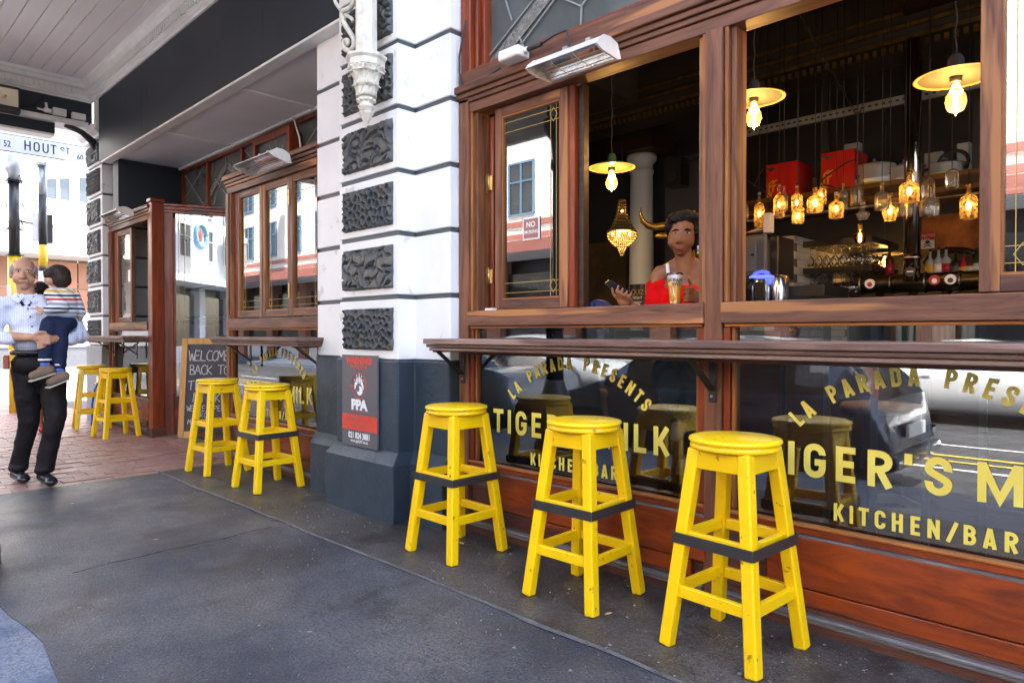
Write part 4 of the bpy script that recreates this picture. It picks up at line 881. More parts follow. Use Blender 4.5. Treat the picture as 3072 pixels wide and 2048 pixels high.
for dx, dz, r_ in ((-.042, .002, .2), (-.022, .030, .1), (.003, .040, 0), (.026, .028, -.15), (.042, .002, -.3)): disc(t, 'paw_toe', WHP, xc + dx, zc + dz, .0095, .026, f - .0006, -r_); disc(t, 'paw_claw', WHP, xc + dx * 1.12, zc + dz + .034, .004, .007, f - .0006, 0)

# ------------------------------------------------------------------ white cast bracket on the pilaster
t = thing('cast_bracket', 'white cast iron verandah bracket with scroll and leaf capital on the pilaster', 'bracket', (-3.50, 2.40, 2.36))
cx_, cy_ = -3.505, 2.335
MB().lathe([(0.0, 2.385), (0.045, 2.47), (0.046, 2.478), (0.036, 2.482)], (cx_, cy_, 0), 8, smooth=False).build('finial', CREAM, t)
MB().lathe([(0.036, 2.482), (0.043, 2.488), (0.043, 2.498), (0.050, 2.503), (0.050, 2.512), (0.040, 2.516), (0.042, 2.535), (0.052, 2.545), (0.048, 2.555), (0.058, 2.60), (0.062, 2.655), (0.075, 2.70)], (cx_, cy_, 0), 24).build('vase', CREAM, t)
for k in range(10):
    a = 2 * math.pi * k / 10; MB().ball((cx_ + 0.05 * math.cos(a), cy_ + 0.05 * math.sin(a), 2.545), 0.011, 8, 6).build('bead', CREAM, t)
for k in range(8):
    a = 2 * math.pi * k / 8 + 0.2; c, s = math.cos(a), math.sin(a)
    for (zb, r0, r1, h, w) in ((2.565, 0.055, 0.088, 0.07, 0.026), (2.62, 0.066, 0.118, 0.085, 0.032)):
        a2 = a + (0.39 if zb > 2.6 else 0); c, s = math.cos(a2), math.sin(a2); V = []; F = []
        for i in range(7):
            u = i / 6; rr = r0 + (r1 - r0) * u ** 2.2; z = zb + h * math.sin(u * 1.9) / math.sin(1.9) * (1 if u < .95 else .93); ww = w * (1 - 0.75 * u ** 3) * (1 + 0.25 * math.sin(u * 16))
            for q in (-1, -.4, 0, .4, 1): V.append((cx_ + (rr - 0.008 * q * q) * c - ww * q * s, cy_ + (rr - 0.008 * q * q) * s + ww * q * c, z))
        for i in range(6):
            for q in range(4): F.append((i * 5 + q, i * 5 + q + 1, i * 5 + q + 6, i * 5 + q + 5))
        o = MB().add(V, F, True).build('acanthus_leaf', CREAM, t); o.modifiers.new('thickness', 'SOLIDIFY').thickness = 0.007
MB().lathe([(0.07, 2.695), (0.10, 2.71), (0.105, 2.735), (0.112, 2.74), (0.112, 2.775), (0.125, 2.79), (0.125, 2.805), (0.10, 2.815)], (cx_, cy_, 0), 8, smooth=False).build('abacus', CREAM, t)
for k in range(20):
    a = 2 * math.pi * k / 20; MB().ball((cx_ + 0.108 * math.cos(a), cy_ + 0.108 * math.sin(a), 2.728), 0.007, 6, 5).build('bead', CREAM, t)
MB().lathe([(0.075, 2.814), (0.068, 2.83), (0.062, 4.28)], (cx_, cy_, 0), 8, smooth=False, sx=0.9).build('shaft', CREAM, t)
def spiral(c, r0, r1, a0, a1, n=26): return [(c[0] + (r0 + (r1 - r0) * i / n) * math.cos(a0 + (a1 - a0) * i / n), cy_ - 0.0, c[1] + (r0 + (r1 - r0) * i / n) * math.sin(a0 + (a1 - a0) * i / n)) for i in range(n + 1)]
xl = cx_ - 0.10
p1 = [(xl - 0.035, 2.885), (xl - 0.02, 2.90), (xl - 0.005, 2.885), (xl - 0.015, 2.862), (xl - 0.045, 2.85), (xl - 0.075, 2.87), (xl - 0.08, 2.91), (xl - 0.055, 2.94)]
def crv(pts, n=8):
    out = []; P_ = [Vector((a, cy_, b)) for a, b in pts]
    for i in range(len(P_) - 1):
        a, b, c, d = P_[max(i - 1, 0)], P_[i], P_[i + 1], P_[min(i + 2, len(P_) - 1)]
        for k in range(n):
            s = k / n; out.append(0.5 * ((2 * b) + (c - a) * s + (2 * a - 5 * b + 4 * c - d) * s * s + (-a + 3 * b - 3 * c + d) * s ** 3))
    out.append(P_[-1]); return out
def pz(px, py): v = at(px, py, cy_); return (v.x, v.z)
S1 = [pz(*q) for q in ((1041, 135), (1046, 128), (1040, 122), (1032, 128), (1033, 145), (1048, 153), (1060, 142), (1061, 118), (1048, 95), (1034, 72), (1026, 50), (1028, 35), (1040, 30), (1052, 22), (1060, 8), (1062, -20))]
MB().tube(crv(S1), [0.012] * 10 + [0.016] * (len(crv(S1)) - 10), 10).build('scroll', CREAM, t)
S2 = [pz(*q) for q in ((1034, 60), (1034, 48), (1045, 50), (1056, 58), (1058, 66))]
MB().tube(crv(S2), 0.011, 8).build('scroll', CREAM, t)
S3 = [pz(*q) for q in ((1022, 30), (1008, 10), (1004, -10), (1010, -40))]
MB().tube(crv(S3), 0.012, 8).build('scroll', CREAM, t)
# ------------------------------------------------------------------ across the street, seen in the window reflections
WALLS = {'w': mat('sunlit_white_render', (0.74, 0.72, 0.67), 0.7, col2=(0.68, 0.66, 0.61), nscale=1, bump=0.1), 'g': mat('pale_grey_render', (0.60, 0.61, 0.62), 0.7, col2=(0.54, 0.55, 0.57), nscale=1, bump=0.1), 'c': mat('cream_render', (0.70, 0.60, 0.44), 0.7, col2=(0.64, 0.55, 0.41), nscale=1, bump=0.1)}
BRICKW = mat('orange_brick_pier', (0.36, 0.15, 0.09), 0.7, col2=(0.27, 0.11, 0.07), nscale=14, bump=0.3)
BANDR = mat('maroon_string_band', (0.33, 0.12, 0.095), 0.6)
BLUEF = mat('blue_window_frame', (0.12, 0.22, 0.34), 0.5)
WINDK = mat('dark_window_glass', (0.02, 0.025, 0.03), 0.06, spec=0.9)
SHOPDK = mat('dark_shop_front', (0.035, 0.032, 0.03), 0.25)
def win_mesh(w, h, fr):
    a = MB().box(-w / 2, w / 2, 0, 0.02, 0, h).mesh('pane'); a.materials.append(WINDK)
    mb = MB(); t = 0.06
    for q in ((-w / 2, w / 2, 0, t), (-w / 2, w / 2, h - t, h), (-w / 2, w / 2, h * .62, h * .62 + t * .8)): mb.box(q[0], q[1], 0.02, 0.07, q[2], q[3])
    for x in (-w / 2, w / 2 - t, -t / 2): mb.box(x, x + t, 0.021, 0.071, 0, h)
    b = mb.mesh('frame'); b.materials.append(fr); return a, b
def block(name, label, x0, x1, yf, h, wm, bands, pier, fr, storeys=3, wx=2.6, h0=4.0, cnp=True):
    t = thing(name, label, 'building', ((x0 + x1) / 2, yf, 0))
    bx_ = lambda n, m, *a, **k: box(n, m, t, *a, **k)
    bx_('wall', wm, x0, x1, yf - 8, yf, h0, h); bx_('shop_wall', SHOPDK, x0, x1, yf - 8, yf - 0.5, -0.3, h0 - 0.003)
    n = int((x1 - x0) / 3.6)
    for i in range(n + 1):
        x = x0 + (x1 - x0 - 0.7) * i / n; bx_('pier', pier, x, x + 0.7, yf - 0.5, yf + 0.02, -0.3, h0 - 0.003)
    for i in range(n):
        x = x0 + (x1 - x0 - 0.7) * i / n + 0.7; w = (x1 - x0 - 0.7) / n - 0.7
        bx_('shop_window', WINDK, x + 0.05, x + w - 0.05, yf - 0.30, yf - 0.28, 0.45, h0 - 0.7); bx_('sill', wm, x, x + w, yf - 0.32, yf - 0.2, -0.3, 0.45)
    if cnp:
        bx_('canopy', wm, x0, x1, yf, yf + 2.2, h0 - 0.25, h0); bx_('canopy_edge', bands or wm, x0, x1, yf + 2.2, yf + 2.26, h0 - 0.3, h0 + 0.05)
    for z in (h0 + 0.5, h0 + 0.95, h - 0.9):
        if bands: bx_('string_band', bands, x0, x1, yf, yf + 0.08, z, z + 0.18)
    bx_('cornice', wm, x0 - 0.1, x1 + 0.1, yf, yf + 0.35, h - 0.35, h + 0.1)
    a, b = win_mesh(1.25, 1.9, fr); nn = int((x1 - x0) / wx); sh = (h - h0 - 1.4) / max(1, storeys - 1)
    for s in range(storeys - 1):
        for i in range(nn):
            x = x0 + (x1 - x0) * (i + 0.5) / nn; z = h0 + 1.35 + s * sh
            w = bpy.data.objects.new('window', a); w.location = (x - (x0 + x1) / 2, 0.004, z); COL.objects.link(w); w.parent = t
            f_ = bpy.data.objects.new('frame', b); COL.objects.link(f_); f_.parent = w
            # sill
    return t
block('street_building', 'white three-storey building with maroon bands and blue window frames, reflected in the panes', -39.8, 3.5, -12.2, 10.9, WALLS['w'], BANDR, BRICKW, BLUEF)
block('street_building', 'pale grey four-storey building with white frames, reflected in the angled door glass', 12, 50, -12.2, 13.2, WALLS['g'], None, WALLS['g'], WHITE_SM, storeys=4)
block('street_building', 'cream building with brick piers, reflected at the right of the windows', 3.7, 11.8, -12.2, 9.6, WALLS['c'], None, BRICKW, mat('red_brown_shutter', (0.10, 0.05, 0.04), 0.6))
bl = block('street_building', 'white building with grey window bars across the side street', -60, -40, -12.2, 12, WALLS['w'], None, WALLS['c'], WHITE_SM)
# round café signs hung on the grey building
BLUES = mat('blue_sign_print', (0.16, 0.38, 0.58), 0.5)
for i, x in enumerate((17, 22, 27)):
    t = thing('round_sign', ['leftmost', 'middle', 'rightmost'][i] + ' white panel with a blue ring and red flame, reflected in the door glass', 'sign', (x, -11.6, 6.0), 0, 'round signs on the grey building')
    box('panel', PLASTIC, t, x - 0.9, x + 0.9, -11.65, -11.55, 4.9, 7.7)
    MB().tube([(x + 0.62 * math.cos(R(a)), -11.52, 6.6 + 0.62 * math.sin(R(a))) for a in range(0, 361, 15)], 0.13, 6).build('ring', BLUES, t)
    disc(t, 'flame', REDP, x, 6.6, 0.16, 0.34, -11.50, 0.25)

# ------------------------------------------------------------------ building across the side street (left edge of the picture)
XB = -30.0
def ax(px, py): 
    d = ray(px, py); return Vector((0, 0, CAM_H)) + d * (XB / d.x)
t = thing('office_building', 'white building with cream cornice, brown tiled wall and dark shop glass across the side street', 'building', (XB, 6, 0))
def fx(name, m, y0, y1, z0, z1, x0=XB, dx=0.0, bevel=0): return box(name, m, t, x0 - 0.5, x0 + dx, y0, y1, z0, z1, bevel=bevel)
OVER = mat('overhang_paint', (0.42, 0.38, 0.33), 0.6); TILEB = mat('brown_wall_tile', (0.30, 0.125, 0.06), 0.35, col2=(0.24, 0.10, 0.05), nscale=2, obrand=0.1)
CREAMS = mat('cream_stone_cornice', (0.72, 0.62, 0.46), 0.6, col2=(0.62, 0.53, 0.38), nscale=3)
zt = ax(50, 615).z; zo = ax(160, 765).z
fx('upper_wall', WALLS['w'], -8, 22, 6.03, 16)
box('cornice', CREAMS, t, XB - 0.3, XB + 0.35, -8, 22, 5.80, 6.02); box('cornice', CREAMS, t, XB - 0.3, XB + 0.25, -8, 22, 5.35, 5.798); box('cornice', WALLS['w'], t, XB - 0.3, XB + 0.5, -8, 22, 5.12, 5.348)
box('overhang', OVER, t, XB - 2.6, XB + 0.45, -8, 22, 4.05, 5.118)
a = MB().box(-0.04, 0, -0.49, 0.49, -0.99, 0.99).mesh('tile'); a.materials.append(TILEB)
for j in range(2):
    for i in range(9):
        o = bpy.data.objects.new('tile', a); o.location = (-1.5, -4.2 - 0.0 + i * 1.02, 1.25 + 1.0 + j * 2.02 - 0.35); COL.objects.link(o); o.parent = t
box('tiled_wall', mat('tile_joint', (0.5, 0.42, 0.34), 0.7), t, XB - 2.5, XB - 1.55, -8, 5.6, -0.1, 4.045)
box('shop_glass', WINDK, t, XB - 1.7, XB - 1.6, 5.65, 12, 2.0, 3.95)
for z in (2.0, 2.55, 3.1): box('glazing_bar', GALV, t, XB - 1.6, XB - 1.56, 5.65, 12, z, z + 0.05)
box('window_head', CREAMS, t, XB - 1.7, XB - 1.5, 5.6, 12, 3.96, 4.04)
box('white_panel', WALLS['w'], t, XB - 1.7, XB - 1.45, -8, 12, 0.62, 1.98)
box('notice_grid', SLATE_SM, t, XB - 1.45, XB - 1.44, 6.85, 7.25, 1.35, 1.65)
box('dark_base', mat('dark_granite_base', (0.07, 0.07, 0.075), 0.4, col2=(0.05, 0.05, 0.055), nscale=10), t, XB - 1.7, XB - 1.3, -8, 12, -0.3, 0.615)
MB().ball((XB - 1.3, 6.9, 2.62), 0.10, 10, 8).build('lamp_glow', emis('warm_lamp', (1.0, 0.55, 0.15), 6.0), t)
wA = ax(157, 545); wB = ax(236, 632)
WBAR = mat('pale_window_bar', (0.70, 0.70, 0.70), 0.5)
for i in range(3):
    y0_ = 6.0 + i * 1.05
    w = box('window', WINDK, t, XB - 0.02, XB + 0.012, y0_, y0_ + 0.86, 6.15, 7.3); 
    for k in range(3): box('window_bar', WBAR, w, XB + 0.014, XB + 0.05, y0_ - 0.04 + k * 0.42, y0_ + 0.06 + k * 0.42, 6.10, 7.35)
bal = sub('balcony', t)
box('slab', WALLS['w'], bal, XB, XB + 1.2, 4, 9, 8.95, 9.1)
for i in range(16): box('baluster', WBAR, bal, XB + 1.1, XB + 1.16, 4.6 + i * 0.28, 4.78 + i * 0.28, 9.1, 10.1)

# ------------------------------------------------------------------ street poles
PY = mat('pole_yellow', (0.75, 0.50, 0.02), 0.4); PK = mat('pole_black', (0.02, 0.02, 0.022), 0.35); PW = mat('pole_white', (0.72, 0.73, 0.74), 0.4)
t = thing('traffic_light_pole', 'yellow and black traffic light pole behind the man', 'traffic light', (-12.15, 2.06, 0))
def tp(name, m, z0, z1, r): return MB().cyl((0, 0, z0), (0, 0, z1), r, n=20).build(name, m, t, local=True)
tp('lower_pole', PY, -0.02, 2.27, 0.083); tp('upper_pole', PK, 2.272, 3.36, 0.070)
MB().lathe([(0.075, 3.36), (0.082, 3.48), (0.108, 3.52), (0.112, 3.56), (0.108, 3.62), (0.085, 3.70), (0.045, 3.745), (0.0, 3.755)], n=20).build('cap', GALV, t, local=True)
for z in (2.28, 2.66, 3.36): MB().box(-0.09, 0.09, -0.10, 0.10, z, z + 0.014).build('clamp', IRON, t, local=True)
MB().tube([(0.06, 0.06, 3.45), (0.10, 0.10, 3.2), (0.07, 0.08, 3.05), (0.11, 0.13, 2.9), (0.07, 0.07, 2.78), (0.08, 0.1, 2.7)], 0.008, 6).build('cable', RUBBER, t, local=True)
MB().tube([(0.06, -0.06, 3.4), (0.05, -0.12, 3.2), (0.06, -0.10, 2.95), (0.06, -0.25, 2.9)], 0.008, 6).build('cable', RUBBER, t, local=True)
MB().cyl((0.0, 0.05, 2.80), (0.0, 0.34, 2.76), 0.012, n=8).build('lamp_arm', IRON, t, local=True)
MB().box(-0.08, 0.05, 0.30, 0.47, 2.50, 2.93).build('signal_head', PK, t, bevel=0.012, local=True)
MB().box(-0.06, 0.02, 0.22, 0.298, 2.52, 2.95).build('signal_visor', PW, t, bevel=0.01, local=True)
MB().cyl((0.0, 0.38, 2.50), (0.0, 0.38, 2.455), 0.03, n=12).build('signal_socket', IRON, t, local=True)
box('sticker', PW, t, -12.06, -12.055, 1.95, 2.0, 1.6, 1.85)
t = thing('street_name_pole', 'striped black yellow and white pole carrying the HOUT ST sign', 'street sign', (-11.5, 2.28, 0))
def tp(name, m, z0, z1, r=0.052): return MB().cyl((0, 0, z0), (0, 0, z1), r, n=18).build(name, m, t, local=True)
tp('white_band', PW, -0.02, 2.03, 0.056); tp('black_band', PK, 2.032, 2.09); tp('yellow_band', PY, 2.092, 2.40); tp('black_band', PK, 2.402, 3.10); tp('grey_band', GALV, 3.102, 3.50); tp('collar', GALV, 3.502, 3.55, 0.075)
sg = sub('name_plate', t, (0.10, 0, 0))
def ws(name, m, y0, y1, z0, z1, x0, x1): return box(name, m, sg, x0, x1, y0, y1, z0, z1)
MB().box(-0.012, 0, -0.62, 0.62, 3.618, 3.862).build('plate', PK, sg, local=True); MB().box(0.0005, 0.002, -0.61, 0.61, 3.629, 3.851).build('plate_face', mat('plate_pale_blue', (0.66, 0.68, 0.74), 0.4), sg, local=True)
PM = lambda y, z: plane_m((0.003, y, z), (0, 1, 0))
for ch, y_ in zip('HOUT', (-.19, -.085, .02, .115)): signchar(ch, .135, PK, sg, PM(y_, 3.675), t=.13, wf=1.15, local=True)
for ch, y_ in zip('ST', (.222, .288)): signchar(ch, .092, PK, sg, PM(y_, 3.708), t=.13, wf=1.2, local=True)
text('lettering', '52', 0.115, PK, sg, PM(-0.42, 3.685), bold=0.002, xs=0.72, local=True); text('lettering', '60', 0.11, PK, sg, PM(0.44, 3.655), bold=0.002, xs=0.72, local=True)
MB().add([(0.003, -0.555, 3.725), (0.003, -0.50, 3.765), (0.003, -0.50, 3.685)], [(0, 1, 2)]).build('arrow', PK, sg, local=True); MB().add([(0.003, 0.58, 3.695), (0.003, 0.535, 3.735), (0.003, 0.535, 3.655)], [(0, 1, 2)]).build('arrow', PK, sg, local=True)
sx_ = sub('cross_plate', t)
MB().bar((0.05, 0.02, 3.45), (0.45, 0.42, 3.47), 0.012, 0.26, up=(0, 0, 1)).build('plate', PW, sx_, local=True)
MB().bar((0.0, 0, 3.52), (0.16, 0.16, 3.54), 0.03, 0.02).build('bracket_arm', GALV, sx_, local=True); MB().bar((0.0, 0, 3.36), (0.16, 0.16, 3.36), 0.03, 0.02).build('bracket_arm', GALV, sx_, local=True)

# floodlight and electrical boxes on the cross beam
t = thing('floodlight', 'square floodlight with pale faceted reflector at the top left on the beam', 'floodlight', (-9.75, 1.62, 3.9))
box('housing', IRON, t, -9.83, -9.72, 1.45, 1.72, 3.72, 4.02, bevel=0.01)
c0 = Vector((-9.735, 1.57, 3.885)); hw = 0.125
V = [c0 + Vector((0.022, a * hw, b * 0.10)) for a, b in ((-1, -1), (1, -1), (1, 1), (-1, 1))] + [c0 + Vector((0.016, 0, 0))]
MB().add(V, [(0, 1, 4), (1, 2, 4), (2, 3, 4), (3, 0, 4)]).build('reflector', mat('faceted_reflector', (0.8, 0.72, 0.55), 0.22, metal=0.8), t)
MB().ball(c0 + Vector((0.03, 0, 0)), 0.018, 10, 8).build('lamp', mat('amber_lamp', (0.8, 0.5, 0.1), 0.3), t)
t = thing('socket_box', 'pair of pale electrical boxes on the beam ledge above the street sign', 'junction box', (-9.84, 2.15, 3.83))
box('box_case', PLASTIC, t, -9.88, -9.80, 2.06, 2.20, 3.81, 3.90, bevel=0.008); box('box_case', PLASTIC, t, -9.88, -9.81, 2.26, 2.41, 3.81, 3.89, bevel=0.008)
box('switch', PW, t, -9.80, -9.79, 2.11, 2.15, 3.835, 3.865)
MB().cyl((-9.83, 1.97, 3.85), (-9.83, 2.05, 3.845), 0.028, n=12).build('sensor_body', PLASTIC, t); MB().cyl((-9.83, 2.0, 3.86), (-9.83, 1.99, 3.94), 0.014, n=10).build('sensor_stub', PLASTIC, t); MB().cyl((-9.83, 1.97, 3.845), (-9.83, 1.90, 3.85), 0.012, n=10).build('sensor_stub', PLASTIC, t)
tag(MB().tube([(-9.83, 1.99, 3.95), (-9.86, 1.95, 4.0), (-9.88, 1.9, 3.93), (-9.87, 1.8, 3.86), (-9.86, 1.4, 3.84), (-9.86, 0.9, 3.84)], 0.007, 6).build('beam_cable', RUBBER), 'black cable running along the beam from the electrical boxes', 'cable')

# ------------------------------------------------------------------ cast iron verandah columns at the kerb
def column(loc, label):
    t = thing('iron_column', label, 'column', loc, 0, 'cast iron verandah columns at the kerb')
    MB().lathe([(0.20, 0.0), (0.20, 0.10), (0.18, 0.14), (0.17, 0.30), (0.155, 0.34), (0.14, 0.36), (0.135, 0.55), (0.12, 0.62), (0.10, 0.66), (0.10, 0.70), (0.085, 0.72)], n=24).build('base', COLIRON, t, local=True)
    MB().lathe([(0.085, 0.72), (0.075, 2.72)], n=20).build('shaft', COLIRON, t, local=True)
    MB().lathe([(0.075, 2.72), (0.10, 2.75), (0.10, 2.80), (0.08, 2.84), (0.09, 3.0), (0.16, 3.1), (0.17, 3.2), (0.06, 3.22), (0.055, 4.3)], n=20).build('capital', COLIRON, t, local=True)
    for s in (-1, 1):
        pts = [(s * (0.08 + 0.12 * i / 8 + 0.07 * math.sin(i * 1.3)), 0, 3.22 + 0.08 * i) for i in range(12)]
        MB().tube(pts, 0.015, 6).build('scroll', COLIRON, t, local=True)
column((-4.27, 0.455, -0.01), 'iron verandah column beside the kerb just left of the camera, reflected between stools')
column((-8.1, 0.20, -0.01), 'second iron verandah column by the kerb, reflected in the angled door glass')

# ------------------------------------------------------------------ parked cars (reflected in the windows)
def car(label, loc, rz, paint, kind='hatch', L_=4.0):
    t = thing('parked_car', label, 'car', loc, rz, 'cars parked in the street')
    W = 0.84; k = L_ / 4.0
    if kind == 'hatch': top = [(-2.0, .62), (-1.95, .72), (-1.2, .88), (-1.05, .93), (-.45, 1.36), (0.1, 1.44), (1.0, 1.42), (1.55, 1.30), (1.88, .95), (2.0, .80), (2.02, .5)]
    else: top = [(-2.0, .55), (-1.95, .66), (-1.1, .86), (-.85, .90), (-.2, 1.30), (0.3, 1.37), (.85, 1.33), (1.45, 1.02), (1.85, .95), (1.98, .82), (2.02, .5)]
    belt = lambda x: .86 + .07 * (x + 2) / 4
    V = []; F = []; n = 0
    S = [-2.0, -1.9, -1.6, -1.3, -1.0, -.7, -.4, -.1, .3, .7, 1.1, 1.5, 1.75, 1.92, 2.02]
    def topz(x):
        for (a, za), (b, zb) in zip(top, top[1:]):
            if a <= x <= b: return za + (zb - za) * (x - a) / (b - a)
        return .6
    rings = []
    for x in S:
        e = max(0, abs(x) - 1.55) / 0.5; w = W * (1 - 0.16 * e * e); zt_ = topz(x); zb_ = min(belt(x), zt_ - 0.03)
        r_ = [(x, 0, .20 + .12 * e), (x, w * .8, .20 + .12 * e), (x, w * .98, .32 + .06 * e), (x, w * 1.02, .58), (x, w * .97, zb_ - .04), (x, w * .92, zb_)]
        up = zt_ - zb_
        r_ += [(x, w * (.92 - .22 * min(1, up / .5)), zb_ + up * .86), (x, w * (.80 - .24 * min(1, up / .5)), zt_ - .008), (x, 0, zt_)]
        rings.append(r_)
    nr = len(rings[0]); body = MB(); gl = MB()
    V = []
    for r_ in rings: V += [(a * k, b, c) for a, b, c in r_] + [(a * k, -b, c) for a, b, c in r_[1:-1]][::-1]
    m_ = nr * 2 - 2; Fb = []; Fg = []
    for i in range(len(S) - 1):
        for j in range(m_):
            f = (i * m_ + j, i * m_ + (j + 1) % m_, (i + 1) * m_ + (j + 1) % m_, (i + 1) * m_ + j)
            jj = j if j < nr - 1 else m_ - 1 - j
            xm_ = (S[i] + S[i + 1]) / 2; up = topz(xm_) - belt(xm_)
            side_glass = jj == 5 and up > .2 and -0.95 < xm_ < 1.6
            front = jj in (6, 7) and ((-1.0 < S[i] and S[i + 1] <= -.35) or (xm_ > 1.3 and xm_ < 1.9 and kind == 'hatch') or (kind != 'hatch' and .9 < xm_ < 1.5))
            (Fg if (side_glass or front) else Fb).append(f)
    Fb += [tuple(range(m_))[::-1], tuple(range((len(S) - 1) * m_, len(S) * m_))]
    o = MB().add(V, Fb, True).build('body', paint, t, local=True)
    o = MB().add(V, Fg, True).build('side_glass', WINDK, t, local=True)
    for x in (-1.22, 1.25):
        for s in (-1, 1):
            M_ = Matrix.Rotation(R(90), 3, 'X')
            w = MB().lathe([(0.16, -0.1), (0.29, -0.1), (0.315, -0.07), (0.315, 0.07), (0.29, 0.1), (0.16, 0.1)], (x * k, s * .76, .31), 24, M_).build('wheel', RUBBER, t, local=True)
            MB().lathe([(0.0, -0.085), (0.06, -0.085), (0.08, -0.05), (0.19, -0.09), (0.20, -0.07), (0.20, 0.07), (0.19, 0.09), (0.08, 0.05), (0.06, 0.085), (0, 0.085)], (x * k, s * .765, .31), 10, M_, smooth=False).build('rim', STEEL, w, local=True)
            MB().lathe([(0.0, 0), (0.36, 0.0), (0.36, 0.012), (0, 0.012)], (x * k, s * (.845 if s > 0 else .857), .36), 20, M_).build('wheel_arch', RUBBER, t, local=True)
    TL_ = mat('tail_lamp_red', (0.30, 0.01, 0.012), 0.12) if 'tail_lamp_red' not in bpy.data.materials else bpy.data.materials['tail_lamp_red']
    for s in (-1, 1):
        MB().ball((1.87 * k, s * .60, .78), (.07, .12, .10), 12, 8).build('tail_lamp', TL_, t, local=True)
        MB().ball((-1.84 * k, s * .62, .66), (.14, .13, .08), 12, 8).build('headlight', STEEL, t, local=True)
        MB().ball((-.75 * k, s * .93, .95), (.07, .10, .07), 10, 8).build('mirror', paint, t, local=True)
        for dx in (-.1, .75): MB().box(dx * k, dx * k + .14, s * .865 - .01, s * .865 + .01, .80, .825).build('door_handle', paint, t, local=True)
    MB().box(2.02 * k, 2.045 * k, -.26, .26, .56, .67).build('number_plate', PW, t, local=True)
    MB().box(1.95 * k, 2.08 * k, -.72, .72, .34, .46).build('bumper', paint, t, bevel=0.04, local=True)
    return t
def paintm(n, c): return mat(n, c, 0.28, metal=0.35, coat=1.0)
car('dark navy hatchback parked at the kerb, reflected in the right lower window', (-3.55, -1.35, -0.30), 0, paintm('navy_car_paint', (0.018, 0.03, 0.06)), 'hatch', 3.75)
car('blue grey saloon with red tail lamps parked behind the navy hatchback, reflected in bay one', (-8.0, -1.30, -0.30), 0, paintm('blue_grey_car_paint', (0.20, 0.26, 0.32)), 'saloon', 4.3)
car('white saloon on the far side of the street, reflected at the far right', (-2.0, -7.9, -0.30), R(180), paintm('white_car_paint', (0.72, 0.73, 0.74)), 'saloon', 4.4)
car('silver hatchback across the street, reflected in the three-pane bay window', (-11.5, -7.9, -0.30), R(180), paintm('silver_car_paint', (0.45, 0.47, 0.5)), 'hatch', 3.9)
car('red hatchback across the street, reflected in the door glass', (-19.5, -7.9, -0.30), R(180), paintm('red_car_paint', (0.35, 0.02, 0.02)), 'hatch', 3.9)
car('pale saloon parked across the street behind the camera', (5.0, -7.9, -0.30), R(180), paintm('grey_car_paint', (0.3, 0.3, 0.31)), 'saloon', 4.3)
# ------------------------------------------------------------------ inside the bar
EM_HOT = emis('filament_glow', (1.0, 0.62, 0.22), 13.0); EM_BOT = emis('bottle_lamp_glow', (1.0, 0.50, 0.11), 3.4)
BULB = glass('amber_bulb_glass', (1.0, 0.80, 0.40), 1.5, 0.0, 0.03)
def glowbulb():
    m = BULB.copy(); nt = m.node_tree; L = nt.links; o = [n for n in nt.nodes if n.type == 'OUTPUT_MATERIAL'][0]; src = o.inputs[0].links[0].from_socket
    t = nd(nt, 'ShaderNodeBsdfTranslucent'); t.inputs[0].default_value = (1.0, 0.62, 0.22, 1); x = nd(nt, 'ShaderNodeMixShader'); x.inputs[0].default_value = 0.035; L.new(src, x.inputs[1]); L.new(t.outputs[0], x.inputs[2]); L.new(x.outputs[0], o.inputs[0]); return m
BULBG = glowbulb()
SHADE_IN = mat('cream_enamel_shade', (0.82, 0.52, 0.20), 0.4, spots=((0.10, 0.05, 0.03), 14, 0.70))
SHADE_GR = mat('green_enamel_shade', (0.10, 0.20, 0.10), 0.3)
CORD = mat('twisted_flex', (0.07, 0.07, 0.07), 0.8)
def point(name, loc, w, parent=None, r=0.03, col=(1.0, 0.62, 0.28)):
    d = bpy.data.lights.new(name, 'POINT'); d.energy = w; d.color = col; d.shadow_soft_size = r
    o = bpy.data.objects.new(name, d); COL.objects.link(o); o.location = loc; o.parent = parent; return o
def pendant(p, label, r=0.155, top=4.0, green=False, power=2.1, s=1.0):
    t = thing('pendant_lamp', label, 'pendant lamp', p, 0, 'pendant lamps behind the open windows')
    MB().lathe([(0.0, 0.030), (0.035 * s, 0.030), (0.06 * s, 0.024), (r, 0.0), (r + 0.004, 0.002), (0.06 * s, 0.034), (0.03 * s, 0.045), (0.028 * s, 0.075), (0.016 * s, 0.095), (0.0, 0.10)], n=40).build('shade', SHADE_IN, t, local=True)
    MB().lathe([(r - .001, 0.0035), (0.06 * s, 0.036), (0.032 * s, 0.047), (0.03 * s, 0.077), (0.018 * s, 0.097)], n=40).build('shade_cover', SHADE_GR if green else CORD, t, local=True)
    MB().cyl((0, 0, -0.02), (0, 0, 0.03), 0.024 * s, n=16).build('lamp_holder', IRON, t, local=True)
    MB().lathe([(0.0, -0.165 * s), (0.003, -0.150 * s), (0.030 * s, -0.138 * s), (0.041 * s, -0.105 * s), (0.037 * s, -0.078 * s), (0.018 * s, -0.04 * s), (0.014 * s, -0.02)], n=20).build('bulb', BULBG, t, local=True)
    MB().lathe([(0.0, -0.125 * s), (0.009 * s, -0.120 * s), (0.011 * s, -0.06 * s), (0.0, -0.055 * s)], n=10).build('filament', EM_HOT, t, local=True)
    pts = [(0.003 * math.sin(i * 1.3), 0.003 * math.cos(i * 1.3), 0.09 + (top - p[2] - 0.09) * i / 60) for i in range(61)]
    MB().tube(pts, 0.0035, 6).build('flex', CORD, t, local=True)
    point('lamp_light', (0, 0, -0.13 * s), power, t)
    return t
pendant((-2.744, 3.769, 2.263), 'pendant lamp with green topped shade hanging over the woman in red', green=True)
